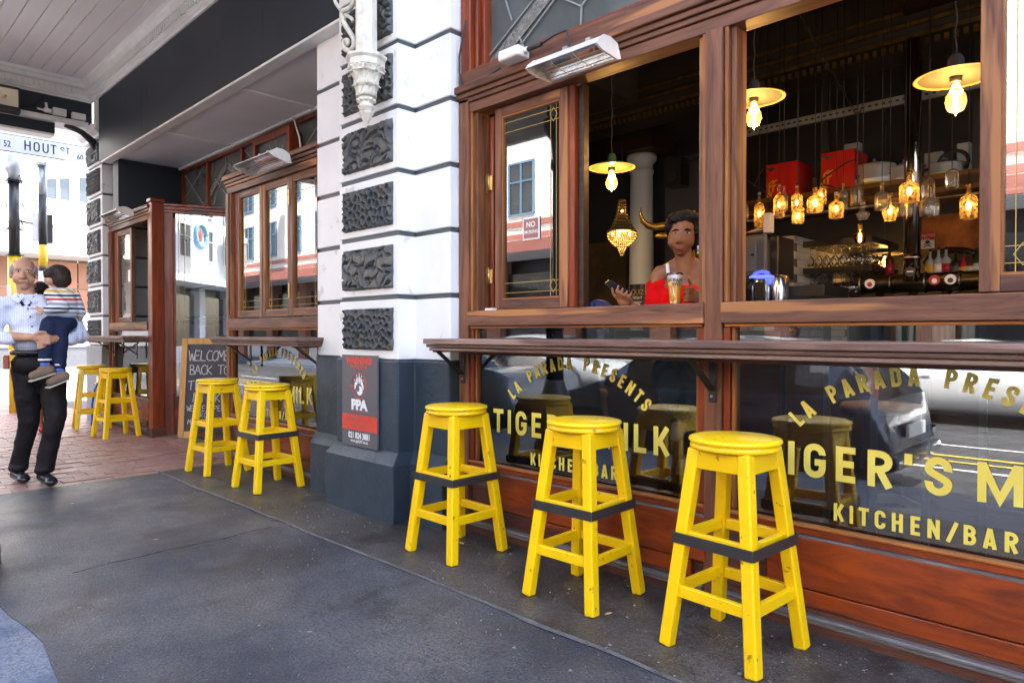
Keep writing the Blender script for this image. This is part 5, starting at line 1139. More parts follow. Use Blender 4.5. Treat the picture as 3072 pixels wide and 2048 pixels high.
pendant((-1.614, 3.477, 2.385), 'pendant lamp with chipped cream shade behind the left edge of the right opening')
pendant((-0.687, 3.402, 2.235), 'largest pendant lamp with chipped cream shade at the right of the right opening')
pb = at(2655, 763, 7.4); pendant(tuple(pb), 'small distant pendant lamp with flat shade left of the chrome pipe', r=0.16, power=0.8, top=3.2, s=1.2)

# ceiling structure
CG = sub('bar_ceiling_beams', B)
DPL = mat('dark_plaster', (0.055, 0.052, 0.045), 0.7, col2=(0.025, 0.022, 0.018), nscale=3, bump=0.3, bscale=10)  # plaster mottled between two dark browns
box('cross_beam', DPL, CG, -4.6, -3.9, 3.2, 5.8, 3.45, 4.05); box('cross_beam', DARKWOOD, CG, -1.5, -1.15, 3.2, 5.8, 3.55, 4.05)
box('cross_beam', DPL, CG, 0.8, 1.15, 3.2, 5.8, 3.55, 4.05); box('main_beam', DARKROOM, CG, -10, 5.8, 5.8, 6.35, 3.38, 4.05)
for (z, y, w) in ((3.36, 5.78, .02), (3.44, 5.76, .03), (3.55, 5.77, .015)): box('gilt_moulding', GILT, CG, -10, 5.8, y - w, y + 0.0, z, z + 0.028)
dn_ = MB().box(0, 0.03, 5.765, 5.80, 3.29, 3.335).build('dentil', GILT, CG); copies(dn_, [(0.06 * i, 0, 0) for i in range(1, 120)]); 
for q in [c for c in CG.children if c.name.startswith('dentil')]: q.location.x -= 4.6
for (y, z) in ((4.6, 4.02), (5.2, 4.0), (3.9, 4.03)): box('gilt_moulding', GILT, CG, -10, 5.8, y, y + 0.03, z - .015, z + 0.03)
box('joist', DARKWOOD, CG, -9, 5.8, 4.95, 5.1, 3.85, 4.05)
t = thing('perforated_rail', 'pale perforated steel rail hanging above the bar gantry', 'rail', (-1.5, 5.95, 2.95))
box('rail', GALV, t, -2.96, 1.5, 5.93, 5.96, 2.935, 3.000)
hm = MB()
for i in range(84): hm.box(-2.90 + i * 0.05, -2.875 + i * 0.05, 5.9285, 5.931, 2.96, 2.975)
o = hm.build('perforation', DARKROOM, t); o['kind'] = 'stuff'
for x in (-2.1, 0.2): MB().cyl((x, 5.945, 3.0), (x, 5.945, 3.4), 0.008, n=6).build('hanger', IRON, t)
def chain(a, b, label, sag=0.0, n=26):
    a = Vector(a); b = Vector(b); t = thing('hanging_chain', label, 'chain', tuple(a))
    for i in range(n):
        u = (i + .5) / n; p = a.lerp(b, u) + Vector((0, 0, -sag * 4 * u * (1 - u))) - a
        d = (b - a).normalized(); w = Vector((1, 0, 0)) if i % 2 else Vector((0, 1, 0)); l = (b - a).length / n * 0.62
        pts = [p + d * (l * math.cos(R(q))) + w * (0.009 * math.sin(R(q))) for q in range(0, 361, 60)]
        MB().tube(pts, 0.003, 4).build('link', IRON, t, local=True)
chain(at(2395, 38, 4.3), at(2560, 330, 5.6), 'slack chain hanging from the dark ceiling beside the pendant lamp', 0.0, 24)
chain(at(2560, 330, 5.6), at(2602, 262, 5.6), 'short loop of chain hooked to the beam above the rail', 0.10, 12)

# grey column, chandelier, bull head, poster
t = thing('grey_column', 'pale grey round column standing inside behind the woman', 'column', (-4.52, 6.80, 0.1))
GREYC = mat('pale_grey_column_paint', (0.58, 0.66, 0.72), 0.5)
MB().lathe([(0.145, 0.0), (0.145, 1.5), (0.128, 2.9), (0.14, 2.92), (0.14, 2.95), (0.128, 2.96), (0.13, 3.02), (0.17, 3.06), (0.175, 3.10), (0.165, 3.13)], n=36).build('shaft', GREYC, t, local=True)
MB().box(-0.3, 0.3, -0.26, 0.26, 3.135, 3.28).build('cap_block', DARKWOOD, t, local=True)
pq = thing('quiz_poster', 'black quiz night poster wrapped on the grey column', 'poster', (-4.52, 6.80, 0.1))
V = []; F = []
camdir = math.atan2(-6.8, 4.52)
for i in range(9):
    a = camdir - 0.25 - 0.95 + 1.5 * i / 8
    for z in (1.15, 1.62): V.append((0.1462 * math.cos(a), 0.1462 * math.sin(a), z))
for i in range(8): F.append((2 * i, 2 * i + 2, 2 * i + 3, 2 * i + 1))
MB().add(V, F, True).build('sheet', mat('black_poster', (0.02, 0.02, 0.022), 0.3), pq, local=True)
tw = (Vector((4.52, -6.8, 0))).normalized(); ux_ = Vector((-tw.y, tw.x, 0)); bs = Vector(pq.location) + tw * 0.1475 - ux_ * 0.045
for s_, sz, z, m_ in (('QUIZ', 0.085, 1.50, GOLDLINE), ('NIGHT', 0.05, 1.445, WHP), ('7PM', 0.05, 1.37, WHP), ('WEDNESDAY', 0.024, 1.405, WHP), ('BOOK NOW', 0.022, 1.345, GOLDLINE)):
    text('lettering', s_, sz, m_, pq, plane_m(bs + Vector((0, 0, z - 0.0)), ux_), bold=0.001, xs=0.7)
t = thing('chandelier', 'crystal chandelier glowing left of the grey column', 'chandelier', (-4.22, 5.98, 2.02)); t.scale = (0.76, 0.76, 0.80)
CRY = mat('lit_crystal', (0.42, 0.32, 0.14), 0.12, metal=0.7)
rows = [(0.05, 0.66), (0.055, 0.62), (0.06, 0.58), (0.066, 0.54), (0.075, 0.50), (0.085, 0.46), (0.10, 0.42), (0.115, 0.38), (0.135, 0.345), (0.155, 0.31), (0.18, 0.275), (0.20, 0.24), (0.205, 0.205), (0.195, 0.17), (0.175, 0.14), (0.15, 0.11), (0.12, 0.08), (0.06, 0.03), (0.045, 0.0), (0.03, -0.03), (0.015, -0.06)]
mb = MB()
for r_, z in rows:
    n = max(6, int(2 * math.pi * r_ / 0.030))
    for k in range(n): a = 2 * math.pi * k / n; mb.ball((r_ * math.cos(a), r_ * math.sin(a), z), 0.0125, 6, 4)
o = mb.build('crystal_beads', CRY, t, local=True); o['kind'] = 'stuff'
MB().lathe([(0.045, 0.68), (0.055, 0.67), (0.055, 0.66)], n=20).build('crown_band', BRASS, t, local=True); MB().lathe([(0.198, 0.262), (0.205, 0.262), (0.205, 0.25), (0.198, 0.25)], n=32).build('rim_band', BRASS, t, local=True)
MB().cyl((0, 0, 0.68), (0, 0, 2.0), 0.008, n=6).build('rod', IRON, t, local=True)
for k in range(5):
    a = 2 * math.pi * k / 5; MB().ball((0.13 * math.cos(a), 0.13 * math.sin(a), 0.225), 0.016, 8, 6).build('candle_bulb', EM_BOT, t, local=True)
MB().ball((0.02, -0.02, 0.52), 0.016, 8, 6).build('candle_bulb', EM_BOT, t, local=True)
point('lamp_light', (0, 0, 0.18), 1.3, t, 0.08)

def organic(name, prims, voxel, m, parent=None, smooth=6, mods=(), local=True, fac=0.5):
    mb = MB()
    for p in prims:
        if p[0] == 'e': mb.ball(p[1], p[2], 20, 14, p[3] if len(p) > 3 else None)
        elif p[0] == 'c':
            a, b, r0, r1 = Vector(p[1]), Vector(p[2]), p[3], p[4]; mb.cyl(a, b, r0, r1, 16); mb.ball(a, r0, 16, 10); mb.ball(b, r1, 16, 10)
        elif p[0] == 'b': mb.obox(p[1], p[2], p[3] if len(p) > 3 else None)
    o = mb.build(name, m, parent, local=local)
    rm = o.modifiers.new('remesh', 'REMESH'); rm.mode = 'VOXEL'; rm.voxel_size = voxel; rm.use_smooth_shade = True
    if smooth: sm = o.modifiers.new('smooth', 'SMOOTH'); sm.factor = fac; sm.iterations = smooth
    for k in mods:
        tx = bpy.data.textures.new('folds', 'CLOUDS'); tx.noise_scale = k[0]; d = o.modifiers.new('folds', 'DISPLACE'); d.texture = tx; d.strength = k[1]; d.mid_level = 0.5; d.texture_coords = 'LOCAL'
    return o
GOLDB = mat('aged_gold_bull', (0.42, 0.30, 0.06), 0.32, metal=0.85, col2=(0.16, 0.10, 0.02), nscale=14, bump=0.2, bscale=60)
pos = Vector((-2.60, 4.45, 1.74))
t = thing('bull_head', 'gilded bull head with wide dark horns behind the woman in red', 'sculpture', tuple(pos), R(42)); t.rotation_euler = (0, -R(9), R(42)); t.scale = (0.82, 0.82, 0.82)
organic('head', [('e', (0, 0, 0.18), (0.115, 0.12, 0.13)), ('c', (0, -0.04, 0.15), (0, -0.17, -0.12), 0.095, 0.062), ('e', (0, -0.19, -0.17), (0.07, 0.06, 0.055)), ('e', (0.085, -0.05, 0.15), (0.03, 0.03, 0.025)), ('e', (-0.085, -0.05, 0.15), (0.03, 0.03, 0.025)), ('c', (0, 0.04, 0.17), (0.02, 0.12, 0.13), 0.09, 0.09), ('e', (0, -0.03, 0.29), (0.08, 0.06, 0.05))], 0.010, GOLDB, t, 4, mods=((0.04, 0.012),))
HORN = mat('black_gold_horn', (0.06, 0.04, 0.012), 0.25, metal=0.7, col2=(0.25, 0.17, 0.03), nscale=5)
for s in (-1, 1):
    pts = [(s * x, y, z) for x, y, z in ((0.07, 0.0, 0.255), (0.14, 0.0, 0.262), (0.21, -0.01, 0.262), (0.27, -0.02, 0.285), (0.315, -0.03, 0.335), (0.325, -0.035, 0.40), (0.31, -0.04, 0.455))]
    MB().tube(pts, [0.040, 0.038, 0.034, 0.029, 0.022, 0.013, 0.003], 14).build('horn', HORN, t, local=True)
    MB().ball((s * 0.155, -0.01, 0.175), (0.075, 0.02, 0.03), 12, 8, Matrix.Rotation(-s * 0.15, 3, 'Y')).build('ear', GOLDB, t, local=True)
t = thing('grey_board_wall', 'pale grey wall panel behind the bull head', 'wall panel', (-3.2, 7.4, 0))
a_ = at(1995, 500, 7.4); b_ = at(2110, 500, 7.4); box('panel', mat('grey_interior_paint', (0.10, 0.105, 0.115), 0.6), t, a_.x, b_.x + 0.1, 7.40, 7.5, 0.1, 3.30)
t = thing('wall_speaker', 'small black loudspeaker on a bracket high on the grey wall', 'speaker', (-3.4, 7.2, 2.9))
p = at(2030, 520, 7.0); t.location = p; MB().box(-0.11, 0.11, -0.1, 0.1, -0.16, 0.16).build('cabinet', PK, t, bevel=0.01, local=True); MB().bar((0.1, 0.05, 0.1), (0.22, 0.2, 0.2), 0.03, 0.03).build('bracket', IRON, t, local=True)
MB().cyl((-0.02, -0.101, -0.05), (-0.02, -0.107, -0.05), 0.06, n=16).build('cone', DARKROOM, t, local=True)

# bar gantry with kegs and red boxes
YB = 6.0
GN = thing('bar_gantry', 'dark timber gantry shelf over the bar carrying kegs and red boxes', 'shelf', (-1.2, 6.2, 2.3))
WARMW = wood('warm_gantry_timber', (0.16, 0.075, 0.025), (0.07, 0.032, 0.012), 'x', 0.45)
box('shelf_board', WARMW, GN, -3.25, 1.5, YB, YB + 0.55, 2.225, 2.365)
box('front_panel', DARKWOOD, GN, -3.25, 1.5, YB - 0.012, YB - 0.001, 2.262, 2.325)
MB().cyl((-3.25, YB - 0.1, 2.165), (1.5, YB - 0.1, 2.165), 0.011, n=10).build('hanging_rod', STEEL, GN)
for x in (-3.2, -2.22, -1.12, 1.3): box('upright', IRON, GN, x, x + 0.05, YB + 0.1, YB + 0.15, 2.366, 3.38)
for x in (1.3,): box('upright', IRON, GN, x, x + 0.05, YB + 0.1, YB + 0.15, 0.1, 2.22)
REDB = mat('red_box_print', (0.55, 0.012, 0.010), 0.35); YEL2 = mat('yellow_box_print', (0.70, 0.36, 0.02), 0.4)
def redbox(px0, px1, pyb, pyt, label):
    a = at(px0, pyb, YB + 0.05); b = at(px1, pyb, YB + 0.05); c = at(px0, pyt, YB + 0.05)
    t = thing('red_equipment_box', label, 'box', (a.x, YB + 0.05, 2.366), 0, 'red boxes on the gantry')
    w = b.x - a.x; h = c.z - 2.366
    MB().box(0, w, 0, 0.34, 0, h).build('case', REDB, t, bevel=0.006, local=True)
    MB().box(0.02, w * .33, -0.004, 0, h - .05, h - .03).box(0.05, w * .22, -0.004, 0, h - .07, h - .05).build('clasp', STEEL, t, local=True)
    for q in (0.10, 0.21):
        x_ = w * q + 0.005; MB().bar((x_, -0.003, h * .17), (x_, -0.003, h * .44), 0.012, 0.004, up=(0, 1, 0)).bar((x_, -0.003, h * .44), (x_ + .04, -0.003, h * .52), 0.012, 0.004, up=(0, 1, 0)).bar((x_, -0.003, h * .32), (x_ + .032, -0.003, h * .39), 0.010, 0.004, up=(0, 1, 0)).build('printed_emblem', YEL2, t, local=True)
    MB().box(0.01, 0.055, -0.003, 0, 0.015, 0.05).build('yellow_tag', YEL2, t, local=True)
redbox(2297, 2393, 585, 497, 'left red equipment box with yellow emblem on the gantry'); redbox(2461, 2563, 560, 462, 'right red equipment box with yellow emblem on the gantry')
KEGM = mat('satin_keg_steel', (0.62, 0.61, 0.60), 0.38, metal=0.45)
def keg(px, r, h, label):
    a = at(px, 560, YB + 0.28); t = thing('beer_keg', label, 'keg', (a.x, YB + 0.28, 2.366), 0, 'steel kegs on the gantry')
    MB().lathe([(r * .96, 0), (r, 0.02), (r, h * .28), (r * 1.03, h * .32), (r, h * .36), (r, h * .86), (r * .93, h * .97), (r * .4, h), (0, h)], n=36).build('shell', KEGM, t, local=True)
    MB().cyl((0, 0, h), (0, 0, h + .03), 0.04, n=14).build('valve', STEEL, t, local=True); MB().cyl((0, 0, h + .03), (0, 0, h + .06), 0.012, n=8).build('valve_stem', STEEL, t, local=True)
    MB().tube([(0.05 * math.cos(R(q)) + .03, 0.05 * math.sin(R(q)), h + .012) for q in range(0, 361, 30)], 0.007, 6).build('ring', STEEL, t, local=True)
    MB().ball((-r * .75, -r * .68, h * .66), (0.03, 0.02, 0.013), 10, 6).build('hand_hole', PK, t, local=True)
    MB().lathe([(r * 1.006, 0.0), (r * 1.006, 0.035)], n=36).build('green_band', mat('lime_band', (0.45, 0.55, 0.02), 0.5) if 'lime_band' not in bpy.data.materials else bpy.data.materials['lime_band'], t, local=True)
keg(2622, 0.175, 0.20, 'largest steel keg right of the red boxes'); keg(2712, 0.12, 0.15, 'small steel keg with a looped hose'); keg(2838, 0.15, 0.12, 'low steel keg at the right end of the gantry')
a = at(2700, 535, YB + .3)
tag(MB().tube([a + Vector((-.02, 0, -.02)), a + Vector((.0, 0, .06)), a + Vector((.08, 0, .12)), a + Vector((.18, 0, .08)), a + Vector((.25, 0, -.06))], 0.005, 6).build('looped_hose', mat('grey_hose', (0.10, 0.10, 0.09), 0.5)), 'thin grey hose arching from the small keg', 'hose')
a = at(2860, 480, YB + .2); tag(MB().tube([a + Vector((0.10 * math.cos(R(q)), 0, 0.09 * math.sin(R(q)) - 0.02)) for q in range(-40, 220, 20)], 0.014, 8).build('black_hose', RUBBER), 'thick black hose coil above the low keg', 'hose')
t = thing('twig', 'dry branch stuck among the gantry boxes', 'branch', tuple(at(2450, 620, 5.85)))
for a_, b_ in (((2450, 555), (2520, 500)), ((2520, 500), (2568, 478)), ((2470, 556), (2510, 565)), ((2240, 540), (2310, 590)), ((2260, 560), (2290, 505))): MB().tube([at(*a_, 5.88), at((a_[0] + b_[0]) / 2, (a_[1] + b_[1]) / 2 - 3, 5.87), at(*b_, 5.88)], [0.008, 0.006, 0.004], 6).build('stem', DARKWOOD, t)
for (u, v, w_, h_, lab) in ((2555, 445, 45, 38, 'white carton on the gantry behind the right red box'), (2432, 545, 18, 26, 'small white carton beside the left red box'), (2212, 585, 22, 34, 'white plastic jug at the left end of the gantry'), (2800, 480, 55, 55, 'grey panel leaning behind the kegs'), (2890, 460, 40, 70, 'second grey panel leaning at the far right of the gantry')):
    p0 = at(u - w_ / 2, v + h_ / 2, YB + 0.42); p1 = at(u + w_ / 2, v - h_ / 2, YB + 0.42)
    tag(box('carton', mat('dim_card', (0.30, 0.31, 0.30), 0.6) if 'dim_card' not in bpy.data.materials else bpy.data.materials['dim_card'], None, p0.x, p1.x, YB + .42, YB + .50, 2.366, p1.z, bevel=0.004), lab, 'carton')

# bottle lamps hanging in front of the gantry
BOT = glass('clear_bottle_glass', (0.97, 0.95, 0.90), 1.5, 0.05, 0.08, dust_veil=0.22, veilcol=(0.75, 0.68, 0.55))  # pale diffuse veil added so the unlit bottles show up
BOTL = mat('lit_bottle_glass', (0.75, 0.52, 0.20), 0.15, emit=(1.0, 0.55, 0.13), estr=0.32, col2=(0.5, 0.33, 0.12), nscale=12, bump=0.5, bscale=90)
def glow_mat():
    m = bpy.data.materials.new('lit_amber_bottle'); m.use_nodes = True; nt = m.node_tree; nt.nodes.clear(); L = nt.links
    o = nd(nt, 'ShaderNodeOutputMaterial'); t = nd(nt, 'ShaderNodeBsdfTransparent'); t.inputs[0].default_value = (1.0, 0.86, 0.6, 1)
    g = nd(nt, 'ShaderNodeBsdfGlossy'); g.inputs['Roughness'].default_value = 0.12; g.inputs[0].default_value = (1, .9, .7, 1)
    tr = nd(nt, 'ShaderNodeBsdfTranslucent'); tr.inputs[0].default_value = (1.0, 0.75, 0.40, 1)
    n = nd(nt, 'ShaderNodeTexNoise'); n.inputs['Scale'].default_value = 45; tc = nd(nt, 'ShaderNodeTexCoord'); L.new(tc.outputs['Object'], n.inputs[0])
    r = nd(nt, 'ShaderNodeMapRange'); r.inputs[1].default_value = .4; r.inputs[2].default_value = .6; r.inputs[3].default_value = .12; r.inputs[4].default_value = .55; L.new(n.outputs['Fac'], r.inputs[0])
    a = nd(nt, 'ShaderNodeMixShader'); L.new(r.outputs[0], a.inputs[0]); L.new(t.outputs[0], a.inputs[1]); L.new(tr.outputs[0], a.inputs[2])
    f = nd(nt, 'ShaderNodeFresnel'); f.inputs[0].default_value = 1.5; b = nd(nt, 'ShaderNodeMixShader'); L.new(f.outputs[0], b.inputs[0]); L.new(a.outputs[0], b.inputs[1]); L.new(g.outputs[0], b.inputs[2])
    L.new(b.outputs[0], o.inputs[0]); return m
GLOW = glow_mat()
LAB1 = mat('pale_bottle_label', (0.55, 0.55, 0.50), 0.5); LAB2 = mat('dark_bottle_label', (0.10, 0.10, 0.09), 0.5)
def bottle(px, pyt, pyb, wpx, shape, lit, label, y=5.45, cap=True, top=4.0):
    c0 = at(px, (pyt + pyb) / 2, y); zt_ = at(px, pyt, y).z; zb_ = at(px, pyb, y).z; dist = (at(px, pyb, y) - Vector((0, 0, CAM_H))).dot(FW)
    rr = wpx / 2 / 2048 * dist; H_ = zt_ - zb_
    t = thing('bottle_lamp', label, 'bottle lamp', (c0.x, y, zb_), 0, 'bottles and bottle lamps hung over the bar')
    if shape == 'sq': pr = [(rr * .92, 0), (rr, .008), (rr, H_ * .58), (rr * .8, H_ * .68), (rr * .3, H_ * .74), (rr * .27, H_ * .9), (rr * .32, H_ * .91), (rr * .30, H_)]; sq = 0.75
    elif shape == 'rd': pr = [(rr * .9, 0), (rr, .008), (rr, H_ * .6), (rr * .85, H_ * .7), (rr * .32, H_ * .78), (rr * .27, H_ * .93), (rr * .3, H_)]; sq = 0
    elif shape == 'jar': pr = [(rr * .9, 0), (rr, .008), (rr * 1.0, H_ * .8), (rr * .7, H_ * .93), (rr * .5, H_)]; sq = 0.6
    else: pr = [(rr * .7, 0), (rr * .75, .008), (rr, H_ * .30), (rr * .95, H_ * .42), (rr * .55, H_ * .56), (rr * .22, H_ * .64), (rr * .2, H_ * .85), (rr * .26, H_)]; sq = 0
    o = MB().lathe(pr, n=20, sq=sq).build('glass', GLOW if lit else BOT, t, local=True); o.rotation_euler = (0, 0, R(random.uniform(0, 80)))
    if lit:
        MB().ball((0, 0, H_ * .42), (rr * .30, rr * .30, rr * .55), 10, 8).build('bulb_glow', EM_BOT, t, local=True)
    elif shape in ('rd', 'sq') and random.random() < 0.7:
        MB().lathe([(rr * 1.01, H_ * .12), (rr * 1.01, H_ * .42)], n=20, sq=sq).build('label_band', random.choice([LAB1, LAB2]), t, local=True)
    if cap: MB().cyl((0, 0, H_), (0, 0, H_ + rr * .5), rr * .34, n=10).build('stopper', random.choice([IRON, STEEL, BRASS]), t, local=True)
    MB().cyl((0, 0, H_), (0, 0, top - zb_), 0.0028, n=5).build('cord', PK, t, local=True)
BS = [(2228, 610, 660, 30, 'jar', 0, 'first grey bottle from the left of the opening'), (2278, 585, 682, 30, 'rd', 1, 'glowing bottle beside the first grey bottle, lowest at the left'), (2300, 640, 688, 26, 'jar', 1, 'short glowing jar overlapping the low bottle at the left'),
      (2337, 560, 653, 29, 'sq', 1, 'tall ribbed glowing bottle in front of the left red box'), (2352, 562, 635, 22, 'rd', 0, 'dim bottle just behind the tall ribbed one'), (2391, 563, 640, 33, 'rd', 1, 'glowing round bottle under the left red box corner'), (2394, 618, 670, 34, 'jar', 1, 'wide glowing jar hung below the round bottle'),
      (2445, 570, 637, 43, 'sq', 1, 'squat wide glowing bottle between the red boxes'), (2464, 550, 615, 30, 'rd', 1, 'small bright bottle highest beneath the right red box'), (2509, 585, 655, 35, 'sq', 1, 'glowing bottle with water line under the right red box'), (2530, 555, 625, 26, 'rd', 0, 'clear bottle with pink neck label'),
      (2571, 537, 617, 37, 'rd', 0, 'broad clear bottle under the big keg'), (2589, 615, 658, 38, 'dec', 0, 'small dim decanter above the round bulb'), (2646, 555, 630, 35, 'sq', 0, 'clear bottle with dark front label'), (2670, 590, 662, 43, 'dec', 1, 'glowing faceted decanter beside the chrome pipe'),
      (2728, 525, 608, 47, 'sq', 1, 'large glowing square bottle in front of the chrome pipe'), (2716, 602, 650, 40, 'jar', 0, 'clear bottle low in front of the chrome pipe'), (2785, 535, 605, 33, 'jar', 0, 'ribbed clear bottle right of the pipe'), (2788, 595, 648, 47, 'jar', 0, 'wide clear jar below the ribbed bottle'),
      (2856, 508, 565, 33, 'jar', 0, 'frosted jar hung against the gantry edge'), (2906, 562, 657, 47, 'rd', 1, 'rightmost glowing round bottle beside the window post')]
for i, b in enumerate(BS): bottle(*b[:6], b[6], y=5.45 + 0.12 * ((i * 7) % 3 - 1), cap=b[4] != 'jar')
p = at(2580, 712, 5.5); t = thing('globe_bulb', 'bare amber globe bulb hanging low at the middle of the bar', 'light bulb', tuple(p))
MB().lathe([(0.0, -0.05), (0.03, -0.042), (0.043, -0.012), (0.038, 0.02), (0.016, 0.045), (0.014, 0.06)], n=20).build('glass', BULB, t, local=True); MB().cyl((0, 0, -0.03), (0, 0, 0.025), 0.010, n=8).build('filament', emis('amber_filament', (1.0, 0.45, 0.08), 10), t, local=True)
MB().cyl((0, 0, 0.055), (0, 0, 0.10), 0.016, n=10).build('holder', BRASS, t, local=True); MB().tube([(0, 0, 0.10), (0.0, 0, 0.2), (-0.02, 0, 0.25), (-0.02, 0, 1.2)], 0.004, 6).build('flex', CORD, t, local=True)

# chrome extraction pipe with horizontal beer font tube
t = thing('beer_font', 'horizontal dark steel beer tube with round badges and a chrome vertical pipe', 'beer tap', tuple(at(2700, 860, 5.7)))
DKST = mat('dark_polished_steel', (0.20, 0.18, 0.15), 0.3, metal=1.0, col2=(0.10, 0.09, 0.07), nscale=3)
a = at(2586, 856, 5.7); b = Vector((0.4, 5.7, a.z)); CH = mat('chrome_pipe', (0.62, 0.55, 0.45), 0.12, metal=1.0)
MB().cyl(a, b, 0.068, n=28).build('horizontal_tube', DKST, t)
v0 = at(2740, 840, 5.7); MB().cyl((v0.x, 5.66, a.z + 0.01), (v0.x, 5.66, 3.3), 0.056, n=28).build('vertical_pipe', CH, t)
for u in (2586, 2675, 2778, 2882): q = at(u, 856, 5.7); MB().cyl((q.x - .008, 5.7, a.z), (q.x + .008, 5.7, a.z), 0.076, n=28).build('flange', DKST, t)
q = at(2740, 775, 5.7); MB().cyl((v0.x, 5.66, q.z - .01), (v0.x, 5.66, q.z + .01), 0.064, n=28).build('flange', CH, t)
BR = mat('badge_red', (0.45, 0.02, 0.03), 0.4)
for u, m_, m2, w in ((2610, WHP, BR, 851), (2804, BR, WHP, 840), (2852, WHP, PK, 838)):
    q = at(u, w, 5.63); MB().cyl((q.x, 5.628, q.z), (q.x, 5.622, q.z), 0.036, n=22).build('badge', m_, t); MB().cyl((q.x, 5.6215, q.z - .006), (q.x, 5.620, q.z - .006), 0.018, n=16).build('badge_mark', m2, t)
q = at(2730, 815, 5.6); MB().cyl((q.x, 5.606, q.z), (q.x, 5.598, q.z), 0.036, n=22).build('badge', PK, t); MB().box(q.x - .022, q.x + .022, 5.596, 5.598, q.z - .003, q.z + .006).build('badge_mark', WHP, t)
for u in (2640, 2740, 2840): q = at(u, 880, 5.7); MB().cyl((q.x, 5.7, 1.10), (q.x, 5.7, a.z - .06), 0.03, n=12).build('support', DKST, t)

# back of the bar
MB_ = None
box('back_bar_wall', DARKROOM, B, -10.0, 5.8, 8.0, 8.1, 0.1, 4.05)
t = thing('copper_panel', 'warm copper panel on the back bar wall behind the chrome pipe', 'panel', tuple(at(2840, 700, 7.3)))
COP = mat('mottled_copper', (0.40, 0.15, 0.045), 0.4, metal=0.5, col2=(0.15, 0.055, 0.02), nscale=4, bump=0.1)
p0 = at(2765, 752, 7.3); p1 = at(2985, 640, 7.3); box('sheet', COP, t, p0.x, p1.x, 7.30, 7.33, p0.z - 0.03, at(2765, 650, 7.3).z); 
p0 = at(2740, 735, 7.25); t = thing('skull_warning_sign', 'red and white skull and crossbones notice behind the chrome pipe', 'sign', (p0.x, 7.25, p0.z))
x0, x1 = at(2752, 740, 7.25).x, at(2803, 740, 7.25).x; z0, z1 = at(2780, 746, 7.25).z, at(2780, 696, 7.25).z
box('plate', WHP, t, x0, x1, 7.25, 7.26, z0, z1); box('red_header', BR, t, x0, x1, 7.247, 7.2495, (z0 + z1) / 2, z1)
text('lettering', 'PROTECTED', 0.032, WHP, t, plane_m(((x0 + x1) / 2 - .01, 7.246, z1 - .045), (1, 0, 0))); text('lettering', 'AREA', 0.03, WHP, t, plane_m(((x0 + x1) / 2, 7.246, z1 - .082), (1, 0, 0)))
xs_ = x1 - .055; disc(t, 'skull', PK, xs_, z0 + .060, .020, .018, 7.246); 
for s in (-1, 1): MB().bar((xs_ - .03, 7.246, z0 + .03 - s * .014), (xs_ + .03, 7.246, z0 + .03 + s * .014), .007, .001, up=(0, 1, 0)).build('bone', PK, t)
# white tiled wall pier, each tile its own piece
TILEW = mat('glazed_white_tile', (0.78, 0.77, 0.72), 0.2, col2=(0.66, 0.65, 0.60), nscale=2, obrand=0.08)
t = thing('tiled_pier', 'white brick-tiled pier between the till and the glass racks', 'wall', tuple(at(2380, 800, 6.4)))
xa, xb = at(2300, 800, 6.4).x, at(2381, 800, 6.4).x; box('core', mat('tile_grout', (0.16, 0.155, 0.14), 0.8), t, xa, xb, 6.405, 7.9, 0.1, 2.05)
tm = MB().box(-0.072, 0.072, -0.006, 0, -0.034, 0.034).mesh('tile'); tm.materials.append(TILEW)
tm2 = MB().box(0, 0.006, -0.072, 0.072, -0.034, 0.034).mesh('tile'); tm2.materials.append(TILEW)
for j in range(18):
    z = 0.86 + j * 0.073
    if z > 2.04: break
    off = 0.075 * (j % 2)
    for i in range(4):
        x = xb - 0.073 - off - i * 0.15
        if x > xa + .05: o = bpy.data.objects.new('tile', tm); o.location = Vector((x, 6.404, z)) - t.location; COL.objects.link(o); o.parent = t
    for i in range(9):
        y = 6.48 + off + i * 0.15; o = bpy.data.objects.new('tile', tm2); o.location = Vector((xb + .001, y, z)) - t.location; COL.objects.link(o); o.parent = t
# till / screen seen from the back
p = at(2240, 770, 5.2); t = thing('till_terminal', 'grey back of a large till screen at the left of the bar', 'till', tuple(p))
TG = mat('till_grey', (0.13, 0.14, 0.14), 0.45); w_, h_ = 0.22, 0.12
MB().box(-0.30, 0.16, 0, 0.04, -0.16, 0.17).build('screen_back', TG, t, bevel=0.02, local=True); MB().box(-0.28, 0.08, -0.006, 0.0, -0.12, 0.12).build('cover_plate', mat('till_grey_light', (0.19, 0.20, 0.20), 0.4), t, bevel=0.004, local=True)
MB().box(0.04, 0.065, -0.009, -0.006, 0.0, 0.02).build('socket', PK, t, local=True); MB().box(-0.30, 0.16, 0.0, 0.3, -0.24, -0.165).build('base', STEEL, t, local=True)
MB().box(0.162, 0.235, 0.05, 0.35, -0.18, 0.15).build('printer', PK, t, bevel=0.01, local=True)
MB().box(-0.2, 0.6, 0.0, 0.5, -0.33, -0.25).build('shelf', IRON, t, local=True)
MB().box(0.13, 0.19, 0.0, 0.08, 0.175, 0.33).build('router', PLASTIC, t, bevel=0.01, local=True)
for k, c in enumerate(((0.6, 0.45, 0.05), (0.5, 0.5, 0.5), (0.4, 0.05, 0.04))): MB().tube([(-0.25 + .02 * k, 0, 0.175), (-0.12, 0.02 * k, 0.22 + .01 * k), (0.0, 0.0, 0.19), (0.13, 0.02, 0.23 - .02 * k)], 0.005, 6).build('wire', mat('wire_%s' % 'abc'[k], c, 0.5), t, local=True)
p = at(2285, 865, 5.0); t = thing('juice_dispenser', 'glass dome dispenser with blue ring beside the steel urn', 'dispenser', (p.x, 5.0, 1.20))
